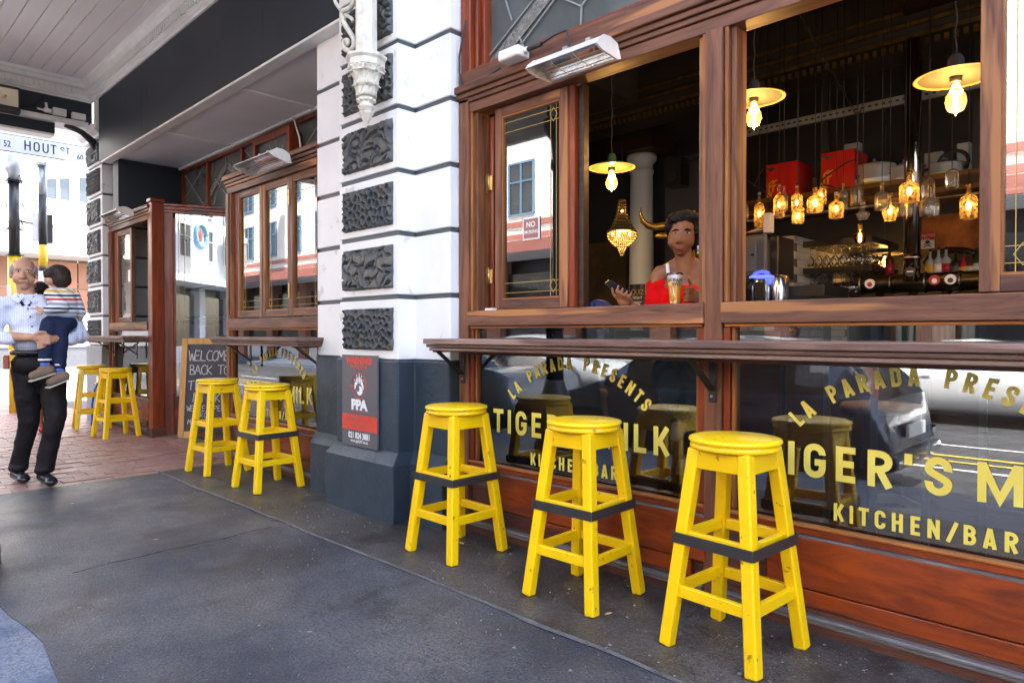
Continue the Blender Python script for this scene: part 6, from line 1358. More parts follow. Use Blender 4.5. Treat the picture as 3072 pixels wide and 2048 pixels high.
MB().lathe([(0.075, 0.08), (0.085, 0.12), (0.092, 0.26), (0.086, 0.36), (0.06, 0.415), (0.0, 0.43)], n=28).build('dome', glass('dispenser_glass', (0.8, 0.85, 0.95), 1.5, 0, .08), t, local=True)
MB().cyl((0, 0, -0.03), (0, 0, 0.08), 0.09, n=24).build('base', PW, t, local=True); MB().lathe([(0.080, 0.372), (0.089, 0.368), (0.089, 0.380), (0.080, 0.384)], n=28).build('blue_ring', emis('blue_glow', (0.15, 0.2, 1.0), 0.22), t, local=True)
MB().box(0.0, 0.07, -0.11, -0.092, 0.02, 0.33).build('printed_card', PK, t, local=True)
p = at(2331, 870, 5.1); t = thing('steel_urn', 'tall polished steel urn on the bar', 'urn', (p.x, 5.1, 1.17))
MB().lathe([(0.085, 0), (0.085, 0.40), (0.075, 0.415), (0, 0.42)], n=32).build('body', REFL, t, local=True); MB().box(0.03, 0.04, -0.095, -0.085, 0.12, 0.33).build('sight_tube', PW, t, local=True)
t = thing('bar_counter', 'dark bar counter running behind the open windows', 'counter', (-1.5, 5.4, 0.1)); box('top', DARKWOOD, t, -4.3, 2.0, 4.9, 5.9, 1.0, 1.05, bevel=0.004); box('front', DARKWOOD, t, -4.25, 1.95, 5.0, 5.85, 0.1, 0.999)
p = at(2218, 900, 4.9); tag(box('cardboard_box', mat('brown_card', (0.36, 0.22, 0.10), 0.7), None, p.x - .12, p.x + 0.12, 4.95, 5.15, 1.051, 1.33), 'open cardboard box on the counter behind the window rail', 'box')
p = at(2205, 800, 4.4); t = thing('menu_board', 'narrow illuminated menu panel at the left edge of the opening', 'menu panel', tuple(p))
MB().box(-0.09, 0.03, 0, 0.02, -0.14, 0.13).build('screen', mat('menu_print', (0.5, 0.3, 0.2), 0.3, col2=(0.15, 0.25, 0.3), nscale=20, emit=(0.6, 0.45, 0.35), estr=0.10), t, local=True); MB().box(0.03, 0.038, -0.003, 0.02, -0.14, 0.14).build('edge', PW, t, local=True)
tag(box('counter_riser', STEEL, None, at(2276, 870, 5.0).x - .12, at(2331, 870, 5.1).x + .12, 4.92, 5.22, 1.051, 1.168), 'low steel riser under the dome dispenser and the urn', 'riser')
# hanging wine glass racks
GLASSW = glass('wine_glass', (0.95, 0.96, 0.97), 1.5, 0.02, 0.10)
def wineglass_mesh():
    me = MB().lathe([(0.032, 0.0), (0.030, -0.003), (0.004, -0.006), (0.0035, -0.075), (0.010, -0.085), (0.032, -0.11), (0.036, -0.14), (0.028, -0.175)], n=14).mesh('wine_glass'); me.materials.append(GLASSW); return me
wgm = wineglass_mesh()
for r_, (pyl, lab) in enumerate(((735, 'upper'), (815, 'lower'))):
    a = at(2405, pyl + 8, 6.6); bb2 = at(2545, pyl + 20, 7.2)
    t = thing('glass_rack', lab + ' dark shelf with wine glasses hanging below it', 'shelf', tuple(a)); MB().box(0, 0.62, 0, 0.8, 0, 0.055).build('board', PK, t, local=True)
    k = 0
    for j in range(2):
        for i in range(8):
            k += 1; o = bpy.data.objects.new('wine_glass', wgm); o.location = a + Vector((0.06 + 0.072 * i, 0.06 + 0.16 * j + 0.01 * i, -0.002)); COL.objects.link(o)
            tag(o, '%s upturned wine glass from the left in the %s rack, %s row' % (['first','second','third','fourth','fifth','sixth','seventh','last'][i], lab, ('front', 'back')[j]), 'wine glass', 'wine glasses hanging in the %s %s row' % (lab, ('front', 'back')[j]))
# bottles lined up on the back bar
GREENB = mat('green_bottle', (0.03, 0.08, 0.03), 0.1); BROWNB = mat('brown_bottle', (0.12, 0.04, 0.01), 0.1); CLEARB = mat('clear_spirit_bottle', (0.40, 0.45, 0.45), 0.08)
bl = [(2668, 0.30, BROWNB, 'red labelled', BR), (2790, 0.24, CLEARB, 'clear yellow labelled', YEL2), (2815, 0.25, CLEARB, 'clear white labelled', WHP), (2838, 0.25, CLEARB, 'clear red labelled', BR), (2866, 0.20, PK, 'black', LAB2), (2890, 0.18, BR, 'red boxed', YEL2), (2912, 0.18, BROWNB, 'pale labelled', LAB1), (2930, 0.22, GREENB, 'green', LAB1)]
t = thing('back_shelf', 'carved dark back bar shelf with bottles under the copper panel', 'shelf', tuple(at(2850, 845, 6.9))); zs_ = at(2850, 832, 6.9).z; box('board', DARKWOOD, t, -2.4, 1.5, 6.85, 7.25, zs_ - .04, zs_)
MB().tube([at(2770, 790, 7.2), at(2800, 762, 7.2), at(2850, 750, 7.2), at(2900, 752, 7.2), at(2940, 770, 7.2)], 0.03, 8).build('carved_crest', DARKWOOD, t)
for u, h_, m_, nm, lm in bl:
    p = at(u, 832, 6.95); t = thing('spirit_bottle', nm + ' spirit bottle standing on the back bar shelf', 'bottle', (p.x, 6.95, zs_), 0, 'bottles on the back bar shelf')
    MB().lathe([(0.035, 0), (0.038, 0.005), (0.038, h_ * .6), (0.03, h_ * .68), (0.012, h_ * .76), (0.012, h_)], n=16).build('glass', m_, t, local=True); MB().lathe([(0.0388, h_ * .2), (0.0388, h_ * .5)], n=16).build('label_band', lm, t, local=True); MB().cyl((0, 0, h_), (0, 0, h_ + .02), 0.013, n=8).build('cap', IRON, t, local=True)
for i in range(14):
    u = 2680 + i * 18; p = at(u, 905, 5.6); t = thing('bar_glass', 'small vessel standing on the counter under the beer tube, ' + ['first','second','third','fourth','fifth','sixth','seventh','eighth','ninth','tenth','eleventh','twelfth','thirteenth','last'][i] + ' from the left', 'glass', (p.x, 5.6, 1.051), 0, 'glasses under the beer tube')
    MB().lathe([(0.022, 0), (0.026, 0.16 + 0.02 * (i % 3)), (0.018, 0.2 + 0.02 * (i % 3))], n=12).build('vessel', random.choice([CLEARB, GREENB, BROWNB, STEEL, CLEARB]), t, local=True)
# dim wall of the left part of the room, amber lit drapery
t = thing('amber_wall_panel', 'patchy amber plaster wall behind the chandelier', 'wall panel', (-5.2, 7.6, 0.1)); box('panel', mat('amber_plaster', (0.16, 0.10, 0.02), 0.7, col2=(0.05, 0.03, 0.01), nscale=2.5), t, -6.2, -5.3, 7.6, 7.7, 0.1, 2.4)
t = thing('shelf_unit', 'dark shelf unit with stacked boxes seen through the corner window', 'shelf', (-8.9, 3.6, 0.1))
box('board', DARKWOOD, t, -9.6, -8.35, 3.5, 3.9, 1.35, 1.38); box('board', DARKWOOD, t, -9.6, -8.35, 3.5, 3.9, 1.72, 1.75); box('back', mat('grey_shop_wall', (0.10, 0.105, 0.10), 0.7), t, -9.6, -8.35, 3.92, 3.95, 0.1, 2.4); box('top_board', DARKWOOD, t, -9.6, -8.35, 3.5, 3.9, 2.38, 2.41)
p = at(408, 725, 3.55); tag(box('packet_stack', PLASTIC, None, p.x - .18, p.x + .16, 3.55, 3.7, 1.751, 1.98, bevel=0.02), 'stack of white packets on the shelf inside the corner window', 'packets')
for k, (u, c) in enumerate(((402, (0.55, 0.35, 0.12)), (418, (0.4, 0.2, 0.05)), (434, (0.5, 0.3, 0.1)))): p = at(u, 740, 3.2); tag(MB().cyl((p.x, 3.2, 1.30), (p.x, 3.2, 1.42 + .03 * k), 0.035, n=14).build('storage_jar', mat('jar_colour_%s' % 'abc'[k], c, 0.4)), ['short cream', 'thin tan', 'tall amber'][k] + ' jar on the sill inside the corner window', 'jar')
box('inner_sill', DARKWOOD, B, -9.6, -8.3, 3.0, 3.45, 1.26, 1.30); 

# inside furniture seen through the lower glass
for i, (x, y, lab) in enumerate(((-2.42, 3.0, 'pale topped dark bar stool behind the first window lettering'), (-1.95, 3.55, 'pale topped dark bar stool behind the second yellow stool'), (-0.95, 3.35, 'pale topped dark bar stool behind the right window lettering'))):
    t = thing('inner_stool', lab, 'bar stool', (x, y, 0.10), R(20 * i), 'dark stools inside the bar')
    MB().lathe([(0, .70), (0.17, .70), (0.172, .72), (0.165, .735), (0, .735)], n=32).build('seat', W_PALE, t, local=True)
    for sx in (-1, 1):
        for sy in (-1, 1): MB().bar((sx * .17, sy * .17, 0), (sx * .1, sy * .1, .70), .035, .035).build('leg', W_PALE if i == 0 else W_DARK, t, local=True)
    for k in range(4): MB().box(-.13, .13, -.145, -.125, .26, .30).xf(Matrix.Rotation(k * math.pi / 2, 4, 'Z')).build('stretcher', W_PALE, t, local=True)
t = thing('inner_railing', 'row of thin pale uprights standing behind the right lower glass', 'railing', (-0.5, 3.1, 0.1))
for i in range(10): box('upright', mat('dim_upright', (0.10, 0.085, 0.08), 0.5) if 'dim_upright' not in bpy.data.materials else bpy.data.materials['dim_upright'], t, -1.30 + i * 0.19, -1.275 + i * 0.19, 3.08, 3.10, 0.1, 1.2)
box('top_bar', DARKWOOD, t, -1.35, 0.6, 3.07, 3.11, 1.20, 1.23)
box('inner_ledge', DARKWOOD, B, -2.9, 0.19, 2.765, 2.95, 1.235, 1.272)
# ------------------------------------------------------------------ people
SKIN_O = mat('sun_tanned_skin', (0.50, 0.27, 0.17), 0.5, col2=(0.42, 0.21, 0.13), nscale=14, bump=0.08, bscale=40)
SKIN_D = mat('deep_brown_skin', (0.29, 0.112, 0.044), 0.5, col2=(0.20, 0.075, 0.032), nscale=8, bump=0.03, spec=0.3)
SKIN_C = mat('child_skin', (0.52, 0.29, 0.18), 0.5)
def cloth(name, c, c2=None, rough=0.8, bump=0.2): return mat(name, c, rough, spec=0.15, col2=c2 or tuple(k * .8 for k in c), nscale=9, bump=bump, bscale=50)
def stripes(name, cols, scale, axis=2, rough=0.85, base=(0.75, 0.75, 0.76), soft=False):
    m = bpy.data.materials.new(name); m.use_nodes = True; nt = m.node_tree; L = nt.links; b = nt.nodes['Principled BSDF']; b.inputs['Roughness'].default_value = rough
    tc = nd(nt, 'ShaderNodeTexCoord'); sp = nd(nt, 'ShaderNodeSeparateXYZ'); L.new(tc.outputs['Object'], sp.inputs[0])
    ns = nd(nt, 'ShaderNodeTexNoise'); ns.inputs['Scale'].default_value = 5; L.new(tc.outputs['Object'], ns.inputs[0])
    a = nd(nt, 'ShaderNodeMath', operation='MULTIPLY_ADD'); L.new(ns.outputs['Fac'], a.inputs[0]); a.inputs[1].default_value = 0.03; L.new(sp.outputs[axis], a.inputs[2])
    d = nd(nt, 'ShaderNodeMath', operation='DIVIDE'); L.new(a.outputs[0], d.inputs[0]); d.inputs[1].default_value = scale
    f = nd(nt, 'ShaderNodeMath', operation='FRACT'); L.new(d.outputs[0], f.inputs[0])
    cr = nd(nt, 'ShaderNodeValToRGB'); cr.color_ramp.interpolation = 'LINEAR' if soft else 'CONSTANT'; e = cr.color_ramp.elements
    while len(e) > 1: e.remove(e[-1])
    e[0].position = 0; e[0].color = (*cols[0][1], 1)
    for p_, c in cols[1:]: q = e.new(p_); q.color = (*c, 1)
    L.new(f.outputs[0], cr.inputs[0]); L.new(cr.outputs[0], b.inputs['Base Color']); return m
SHIRT = stripes('pale_blue_pinstripe', [(0, (0.66, 0.69, 0.80)), (0.55, (0.66, 0.69, 0.80)), (0.75, (0.42, 0.48, 0.72)), (0.95, (0.66, 0.69, 0.80))], 0.014, axis=0, soft=True)
TROU = cloth('charcoal_trousers', (0.016, 0.013, 0.014), (0.009, 0.007, 0.008), 0.6)
BLKLEATHER = mat('black_leather', (0.014, 0.014, 0.016), 0.25, bump=0.1)
NAVY = cloth('navy_cloth', (0.018, 0.026, 0.065), (0.012, 0.018, 0.045))
EYEW = mat('eye_white', (0.55, 0.52, 0.48), 0.2); EYED = mat('eye_iris', (0.02, 0.012, 0.008), 0.1)
GREYHAIR = mat('grey_hair', (0.34, 0.33, 0.32), 0.7, col2=(0.18, 0.17, 0.17), nscale=40, stretch=(1, 1, .3), bump=0.6, bscale=120)
DARKHAIR = mat('dark_brown_hair', (0.016, 0.010, 0.009), 0.5, spec=0.25, col2=(0.05, 0.030, 0.022), nscale=30, stretch=(3, 3, .5), bump=0.7, bscale=90)
BLACKHAIR = mat('black_curly_hair', (0.010, 0.007, 0.006), 0.6, spec=0.15, col2=(0.022, 0.014, 0.011), nscale=25, bump=0.9, bscale=70)
def face(root, c, s, lipc, browm, turn=0.0, ys=-1.0):
    # c = centre of the face surface at eye level, s = scale (eye spacing)
    cx, cy, cz = c
    for k in (-1, 1):
        MB().ball((cx + k * s * .5 + turn, cy + .012, cz), (s * .22, .012, s * .13), 12, 8).build('eye', EYEW, root, local=True)
        MB().ball((cx + k * s * .5 + turn, cy + .003, cz), (s * .10, .006, s * .10), 10, 8).build('iris', EYED, root, local=True)
        MB().tube([(cx + k * s * .22 + turn, cy + .002, cz + s * .26), (cx + k * s * .5 + turn, cy - .004, cz + s * .36), (cx + k * s * .82 + turn, cy + .012, cz + s * .24)], [.003, .0045, .002], 6).build('eyebrow', browm, root, local=True)
    return
def hand(root, m, palm, tips, r=0.0095, thumb=None, name='hand'):
    pr = [('e', palm, (0.036, 0.018, 0.034))]
    for base, mid, tip in tips: pr += [('c', base, mid, r * 1.05, r), ('c', mid, tip, r, r * .8)]
    if thumb: pr += [('c', thumb[0], thumb[1], r * 1.25, r * 1.05), ('c', thumb[1], thumb[2], r * 1.05, r * .9)]
    return pr

# --- older man carrying a child -------------------------------------------------
mp = atd(112, 1447, 5.27); MRZ = R(79.4)
man = thing('person', 'older balding man in pale blue shirt and dark trousers carrying a small child', 'person', (mp.x, mp.y, 0.002), MRZ)
hx = -0.075
body = [('e', (hx, 0.012, 1.625), (0.077, 0.098, 0.098)), ('e', (hx, -0.030, 1.565), (0.062, 0.066, 0.075)), ('e', (hx, -0.052, 1.508), (0.036, 0.034, 0.028)), ('c', (hx - .002, -0.092, 1.605), (hx, -0.112, 1.572), 0.010, 0.015), ('e', (hx, -0.101, 1.567), (0.020, 0.013, 0.010)),
        ('c', (hx - .045, -0.072, 1.632), (hx + .045, -0.072, 1.632), 0.013, 0.013), ('e', (hx - .045, -0.055, 1.555), (0.026, 0.028, 0.030)), ('e', (hx + .045, -0.055, 1.555), (0.026, 0.028, 0.030)), ('c', (hx - .022, -0.086, 1.533), (hx + .022, -0.086, 1.533), 0.010, 0.010),
        ('e', (hx - .080, 0.012, 1.595), (0.014, 0.020, 0.033)), ('e', (hx + .080, 0.012, 1.595), (0.014, 0.020, 0.033)), ('c', (-.055, 0.012, 1.40), (hx + .005, 0.010, 1.53), 0.060, 0.056),
        ('e', (0, 0, 1.25), (0.14, 0.085, 0.2)), ('c', (-.15, 0, 1.36), (.15, 0, 1.36), 0.045, 0.045),
        ('c', (-.20, 0, 1.35), (-.268, -.02, 1.13), .042, .038), ('c', (-.268, -.02, 1.13), (-.02, -.245, 1.118), .042, .028), ('c', (.19, 0, 1.35), (.27, -.03, 1.13), .042, .038), ('c', (.27, -.03, 1.13), (.10, -.235, 1.105), .042, .029),
        ('e', (.01, 0, .95), (.13, .09, .12)), ('c', (-.05, .03, .86), (-.04, .05, .49), .07, .05), ('c', (-.04, .05, .49), (-.12, .16, .09), .05, .035), ('c', (.08, -.02, .86), (.115, -.09, .5), .07, .05), ('c', (.115, -.09, .5), (.045, -.06, .09), .05, .035)]
T = []
for k in range(4): z = 1.140 - k * 0.021; T.append(((.030, -.262, z), (.068 + .004 * k, -.276, z - .004), (.098 - .004 * k, -.262, z - .014)))
body += hand(None, None, (.006, -.256, 1.115), T, thumb=((-.01, -.262, 1.14), (.022, -.278, 1.160), (.058, -.278, 1.158)))
T2 = []
for k in range(4): z = 1.118 - k * 0.02; T2.append(((.070, -.245, z), (.035, -.262, z - .014), (.006, -.262, z - .026)))
body += hand(None, None, (.085, -.238, 1.10), T2, r=.009)
organic('body', body, 0.0062, SKIN_O, man, 4, fac=.45)
face(man, (hx, -0.086, 1.612), 0.062, None, GREYHAIR)
MB().tube([(hx - .024, -.0925, 1.530), (hx - .012, -.0985, 1.5345), (hx, -.0985, 1.5335), (hx + .012, -.0985, 1.5345), (hx + .024, -.0925, 1.529)], .0022, 6).build('mouth', mat('lip_brown', (0.22, 0.08, 0.06), 0.5), man, local=True)
for s in (-1, 1): MB().tube([(hx + s * .022, -.104, 1.568), (hx + s * .034, -.088, 1.545), (hx + s * .036, -.078, 1.522)], .0020, 5).build('cheek_fold', mat('skin_fold', (0.30, 0.14, 0.09), 0.6) if 'skin_fold' not in bpy.data.materials else bpy.data.materials['skin_fold'], man, local=True)
organic('hair', [('e', (hx - .062, .022, 1.628), (.028, .070, .045)), ('e', (hx + .062, .022, 1.628), (.028, .070, .045)), ('e', (hx, .075, 1.625), (.066, .042, .062)), ('c', (hx - .05, .02, 1.688), (hx + .05, .02, 1.688), .016, .016)], 0.006, GREYHAIR, man, 3, mods=((0.02, 0.006),))
organic('shirt', [('e', (0, 0, 1.26), (.178, .118, .19)), ('e', (0.0, -.015, 1.10), (.172, .135, .125)), ('c', (-.165, 0, 1.372), (.165, 0, 1.368), .062, .062), ('c', (-.06, .01, 1.40), (-.06, .01, 1.425), .075, .062),
    ('c', (-.205, 0, 1.36), (-.272, -.02, 1.14), .066, .060), ('c', (-.272, -.02, 1.125), (-.165, -.135, 1.108), .062, .050), ('c', (.195, 0, 1.355), (.278, -.03, 1.14), .066, .060), ('c', (.278, -.03, 1.125), (.205, -.14, 1.108), .062, .050)], 0.0085, SHIRT, man, 4, mods=((0.09, 0.028), (0.035, 0.010)))
for s in (-1, 1):
    MB().add([(-.062 + s * .012, -.088, 1.415), (-.062 + s * .066, -.045, 1.455), (-.062 + s * .088, -.070, 1.405), (-.062 + s * .046, -.108, 1.372)], [(0, 1, 2, 3)]).build('collar', SHIRT, man, local=True).modifiers.new('thickness', 'SOLIDIFY').thickness = 0.005
    MB().add([(-.062 + s * .004, -.095, 1.36), (-.062 + s * .046, -.082, 1.43), (-.062 + s * .058, -.070, 1.432), (-.062 + s * .024, -.112, 1.352)], [(0, 1, 2, 3)]).build('inner_collar', NAVY, man, local=True).modifiers.new('thickness', 'SOLIDIFY').thickness = 0.003
for z, x, y_ in ((1.335, -.050, -.122), (1.275, -.036, -.128), (1.20, -.025, -.135)): MB().ball((x, y_, z), (.006, .004, .006), 10, 6).build('shirt_button', NAVY, man, local=True)
organic('trousers', [('e', (.015, 0, .915), (.176, .128, .105)), ('c', (-.065, .03, .86), (-.045, .045, .49), .100, .072), ('c', (-.045, .045, .49), (-.115, .145, .13), .070, .060), ('e', (-.12, .145, .105), (.066, .072, .04)), ('c', (.095, -.02, .86), (.118, -.09, .50), .100, .074), ('c', (.118, -.09, .50), (.048, -.062, .13), .072, .062), ('e', (.045, -.06, .105), (.066, .074, .04)), ('e', (.015, -.03, .80), (.09, .09, .06))], 0.0085, TROU, man, 5, mods=((0.13, 0.022), (0.035, 0.006)))
MB().lathe([(0.168, .985), (0.176, .987), (0.178, 1.02), (0.170, 1.022)], (0.008, 0, 0), 36, sx=1.0, sy=.77).build('belt', BLKLEATHER, man, local=True)
MB().box(-.205, -.165, -.06, .02, .88, .985).build('phone_pouch', mat('tan_red_pouch', (0.30, 0.05, 0.03), 0.4), man, bevel=0.01, local=True)
for (h_, t_) in (((-.135, .185, .05), (-.085, .02, .038)), ((.035, -.03, .048), (.085, -.22, .038))):
    organic('shoe', [('c', h_, t_, .044, .040), ('e', (t_[0], t_[1], t_[2] - .004), (.045, .06, .030)), ('e', (h_[0], h_[1], h_[2] + .02), (.04, .045, .045))], 0.007, BLKLEATHER, man, 3)
# --- the child on his arm
kid = thing('person', 'small child in striped sweater and navy trousers held on the man\'s arm', 'person', (mp.x, mp.y, 0.002), MRZ)
organic('body', [('e', (.135, -.095, 1.585), (.078, .082, .088)), ('e', (.085, -.12, 1.555), (.035, .045, .04)), ('c', (.15, -.1, 1.45), (.14, -.1, 1.53), .035, .035), ('e', (.165, -.115, 1.37), (.085, .075, .11)), ('c', (.09, -.18, 1.43), (.16, -.235, 1.35), .028, .025), ('c', (.16, -.235, 1.35), (.045, -.255, 1.322), .025, .018), ('e', (.030, -.258, 1.320), (.024, .016, .020)),
    ('c', (.022, -.262, 1.328), (-.032, -.262, 1.334), .0085, .006), ('c', (.02, -.27, 1.312), (.0, -.272, 1.300), .008, .007), ('c', (.028, -.27, 1.302), (.010, -.272, 1.290), .008, .007), ('c', (.035, -.268, 1.298), (.022, -.27, 1.284), .008, .006), ('c', (.022, -.245, 1.335), (.005, -.25, 1.345), .008, .007),
    ('e', (.14, -.13, 1.2), (.08, .07, .06)), ('c', (.07, -.18, 1.17), (.05, -.225, .88), .03, .024), ('c', (.145, -.17, 1.17), (.142, -.205, .84), .03, .024), ('e', (.285, -.085, 1.275), (.022, .02, .026))], 0.0055, SKIN_C, kid, 4)
organic('hair', [('e', (.142, -.098, 1.600), (.083, .086, .078)), ('e', (.156, -.110, 1.562), (.073, .080, .068)), ('e', (.095, -.11, 1.60), (.05, .075, .055))], 0.0055, DARKHAIR, kid, 3, mods=((0.03, 0.012),))
KN = (0.02, 0.028, 0.07); KW = (0.70, 0.70, 0.72)
SWE = stripes('multicolour_knit_stripes', [(0, (.30, .31, .36)), (.07, KW), (.13, KN), (.19, KW), (.25, (.26, .28, .36)), (.33, KW), (.39, (.55, .07, .05)), (.46, KW), (.51, KN), (.57, KW), (.63, (.70, .38, .04)), (.70, KW), (.76, KN), (.83, KW), (.89, (.36, .48, .72)), (.96, KW)], 0.262, axis=2)
sw = organic('sweater', [('e', (.168, -.115, 1.385), (.102, .092, .115)), ('e', (.168, -.118, 1.315), (.108, .098, .07)), ('c', (.10, -.13, 1.455), (.215, -.10, 1.455), .042, .042), ('c', (.095, -.175, 1.445), (.168, -.235, 1.355), .047, .042), ('c', (.168, -.235, 1.352), (.068, -.252, 1.325), .042, .032), ('c', (.245, -.10, 1.43), (.285, -.095, 1.31), .044, .038)], 0.006, SWE, kid, 3, mods=((0.05, 0.012),))
organic('trousers', [('e', (.145, -.125, 1.225), (.122, .105, .072)), ('c', (.08, -.185, 1.20), (.052, -.225, .955), .060, .043), ('c', (.150, -.165, 1.20), (.142, -.205, .915), .062, .046)], 0.007, NAVY, kid, 4, mods=((0.05, 0.014),))
for (x, y, z) in ((.052, -.225, .950), (.142, -.205, .910)):
    MB().cyl((x, y, z - .004), (x, y, z + .010), .044, n=18).build('white_cuff_band', PLASTIC, kid, local=True); MB().cyl((x, y, z - .06), (x, y, z - .006), .030, .034, n=16).build('sock', mat('blue_sock', (0.06, 0.14, 0.50), 0.8) if 'blue_sock' not in bpy.data.materials else bpy.data.materials['blue_sock'], kid, local=True)
TAUPE = cloth('taupe_suede', (0.20, 0.135, 0.10)); SOLE = mat('pale_rubber_sole', (0.45, 0.40, 0.32), 0.7)
for h_, t_ in (((.078, -.225, .872), (-.018, -.25, .836)), ((.170, -.205, .822), (.088, -.24, .784))):
    organic('shoe', [('c', h_, t_, .040, .033), ('c', (h_[0] - .02, h_[1], h_[2] + .025), (h_[0] - .045, h_[1] - .01, h_[2]), .034, .034)], 0.006, TAUPE, kid, 3)
    d_ = (Vector(t_) - Vector(h_)).normalized(); MB().bar(Vector(h_) - d_ * .035 + Vector((0.0, 0, -.036)), Vector(t_) + d_ * .03 + Vector((0, 0, -.032)), .066, .012).build('sole', SOLE, kid, bevel=0.005, local=True)
# --- woman walking behind the man
wp = atd(125, 1300, 7.85); wom = thing('person', 'dark haired woman in red shoes mostly hidden behind the older man', 'person', (wp.x, wp.y, 0.002), R(261))
organic('body', [('e', (0, 0, 1.62), (.07, .085, .10)), ('c', (0, 0, 1.4), (0, 0, 1.55), .045, .045), ('e', (0, 0, 1.2), (.13, .08, .2)), ('c', (-.05, 0, .9), (-.045, .02, .48), .06, .045), ('c', (-.045, .02, .48), (-.05, .1, .08), .042, .026), ('c', (.05, 0, .9), (.04, -.05, .48), .06, .045), ('c', (.04, -.05, .48), (.0, -.04, .08), .042, .026), ('c', (-.16, 0, 1.36), (-.19, .02, 1.1), .035, .03), ('c', (-.19, .02, 1.1), (-.17, -.08, .88), .03, .022), ('c', (.16, 0, 1.36), (.19, .02, 1.1), .035, .03), ('c', (.19, .02, 1.1), (.17, -.08, .88), .03, .022), ('e', (-.17, -.08, .84), (.02, .03, .045)), ('e', (.17, -.08, .84), (.02, .03, .045))], 0.009, SKIN_D, wom, 4)
organic('hair', [('e', (0, .02, 1.66), (.085, .09, .085)), ('e', (0.05, .03, 1.56), (.05, .08, .10)), ('e', (-.05, .03, 1.56), (.05, .08, .10))], 0.008, BLACKHAIR, wom, 3, mods=((0.03, 0.01),))
organic('dress', [('e', (0, 0, 1.25), (.15, .10, .17)), ('c', (-.13, 0, 1.36), (.13, 0, 1.36), .055, .055), ('c', (0, 0, 1.1), (0, 0, .72), .13, .16)], 0.010, cloth('black_dress', (0.02, 0.02, 0.022)), wom, 4)
REDSH = mat('red_shoe', (0.50, 0.02, 0.03), 0.4)
for x, y in ((-.05, .09), (.0, -.05)): organic('shoe', [('c', (x, y + .02, .04), (x, y - .12, .032), .034, .030)], 0.006, REDSH, wom, 3)

# --- woman in red seated inside the open window
wr = thing('person', 'woman in off-shoulder red top sitting at the open window with phone and beer', 'person', (-1.776, 3.027, 0.10), R(30.4))
z0 = -0.10
def Zs(pr):
    out = []
    for p in pr:
        p = list(p)
        if p[0] == 'c': p[1] = (p[1][0], p[1][1], p[1][2] + z0); p[2] = (p[2][0], p[2][1], p[2][2] + z0)
        else: p[1] = (p[1][0], p[1][1], p[1][2] + z0)
        out.append(tuple(p))
    return out
fb = [('e', (.005, .012, 1.665), (.071, .086, .082)), ('e', (-.002, -.026, 1.618), (.065, .062, .070)), ('e', (-.008, -.042, 1.562), (.034, .032, .028)), ('c', (-.010, -.074, 1.632), (-.013, -.088, 1.600), .007, .010), ('e', (-.013, -.084, 1.595), (.017, .009, .007)),
      ('c', (-.042, -.060, 1.662), (.030, -.060, 1.662), .009, .009), ('e', (-.042, -.042, 1.598), (.026, .028, .026)), ('e', (.034, -.040, 1.598), (.027, .030, .026)), ('c', (-.030, -.072, 1.566), (.004, -.072, 1.566), .008, .008), ('e', (.072, .014, 1.62), (.010, .018, .026)),
      ('c', (.018, .024, 1.43), (.008, .014, 1.56), .050, .042), ('c', (-.085, .035, 1.458), (-.005, .032, 1.505), .036, .036), ('c', (.13, .035, 1.452), (.04, .032, 1.505), .036, .036), ('c', (-.100, .03, 1.448), (.155, .035, 1.442), .046, .048), ('e', (.02, .03, 1.36), (.135, .078, .10)), ('e', (.02, .05, 1.15), (.12, .09, .2)),
      ('c', (-.12, .02, 1.43), (-.150, -.03, 1.20), .040, .034), ('c', (-.150, -.03, 1.20), (-.225, -.225, 1.275), .034, .022), ('c', (.18, .03, 1.42), (.215, -.04, 1.19), .040, .034), ('c', (.215, -.04, 1.19), (.075, -.255, 1.285), .034, .022),
      ('c', (-.05, .02, .93), (-.07, -.20, .95), .065, .05), ('c', (-.07, -.20, .95), (-.01, -.13, .74), .045, .03), ('c', (.09, .02, .93), (.06, -.20, .97), .065, .05), ('c', (.06, -.20, .97), (.10, -.10, .68), .045, .03)]
T = []
for k in range(4):
    x = -.292 + k * .020; T.append(((x + .006, -.262, 1.318 - .006 * k), (x - .004, -.285, 1.345 - .008 * k), (x + .006, -.288, 1.372 - .012 * k)))
fb += hand(None, None, (-.262, -.252, 1.308), T, r=.0078, thumb=((-.285, -.25, 1.31), (-.315, -.262, 1.335), (-.318, -.27, 1.362)))
T = []
for k in range(4):
    z = 1.352 - k * .019; T.append(((.052, -.272, z), (.030, -.296, z + .004), (.010, -.298, z - .002)))
fb += hand(None, None, (.064, -.262, 1.318), T, r=.0078, thumb=((.052, -.26, 1.345), (.040, -.275, 1.378), (.030, -.285, 1.40)))
organic('body', Zs(fb), 0.0055, SKIN_D, wr, 4, fac=.45)
face(wr, (.000, -.0775, 1.637 + z0), 0.056, None, BLACKHAIR)
LIPS = mat('muted_lips', (0.20, 0.052, 0.034), 0.6, spec=0.1)
organic('lips', Zs([('c', (-.032, -.080, 1.569), (.004, -.080, 1.569), .0045, .0045), ('c', (-.027, -.080, 1.561), (-.001, -.080, 1.561), .0055, .0055)]), 0.003, LIPS, wr, 2)
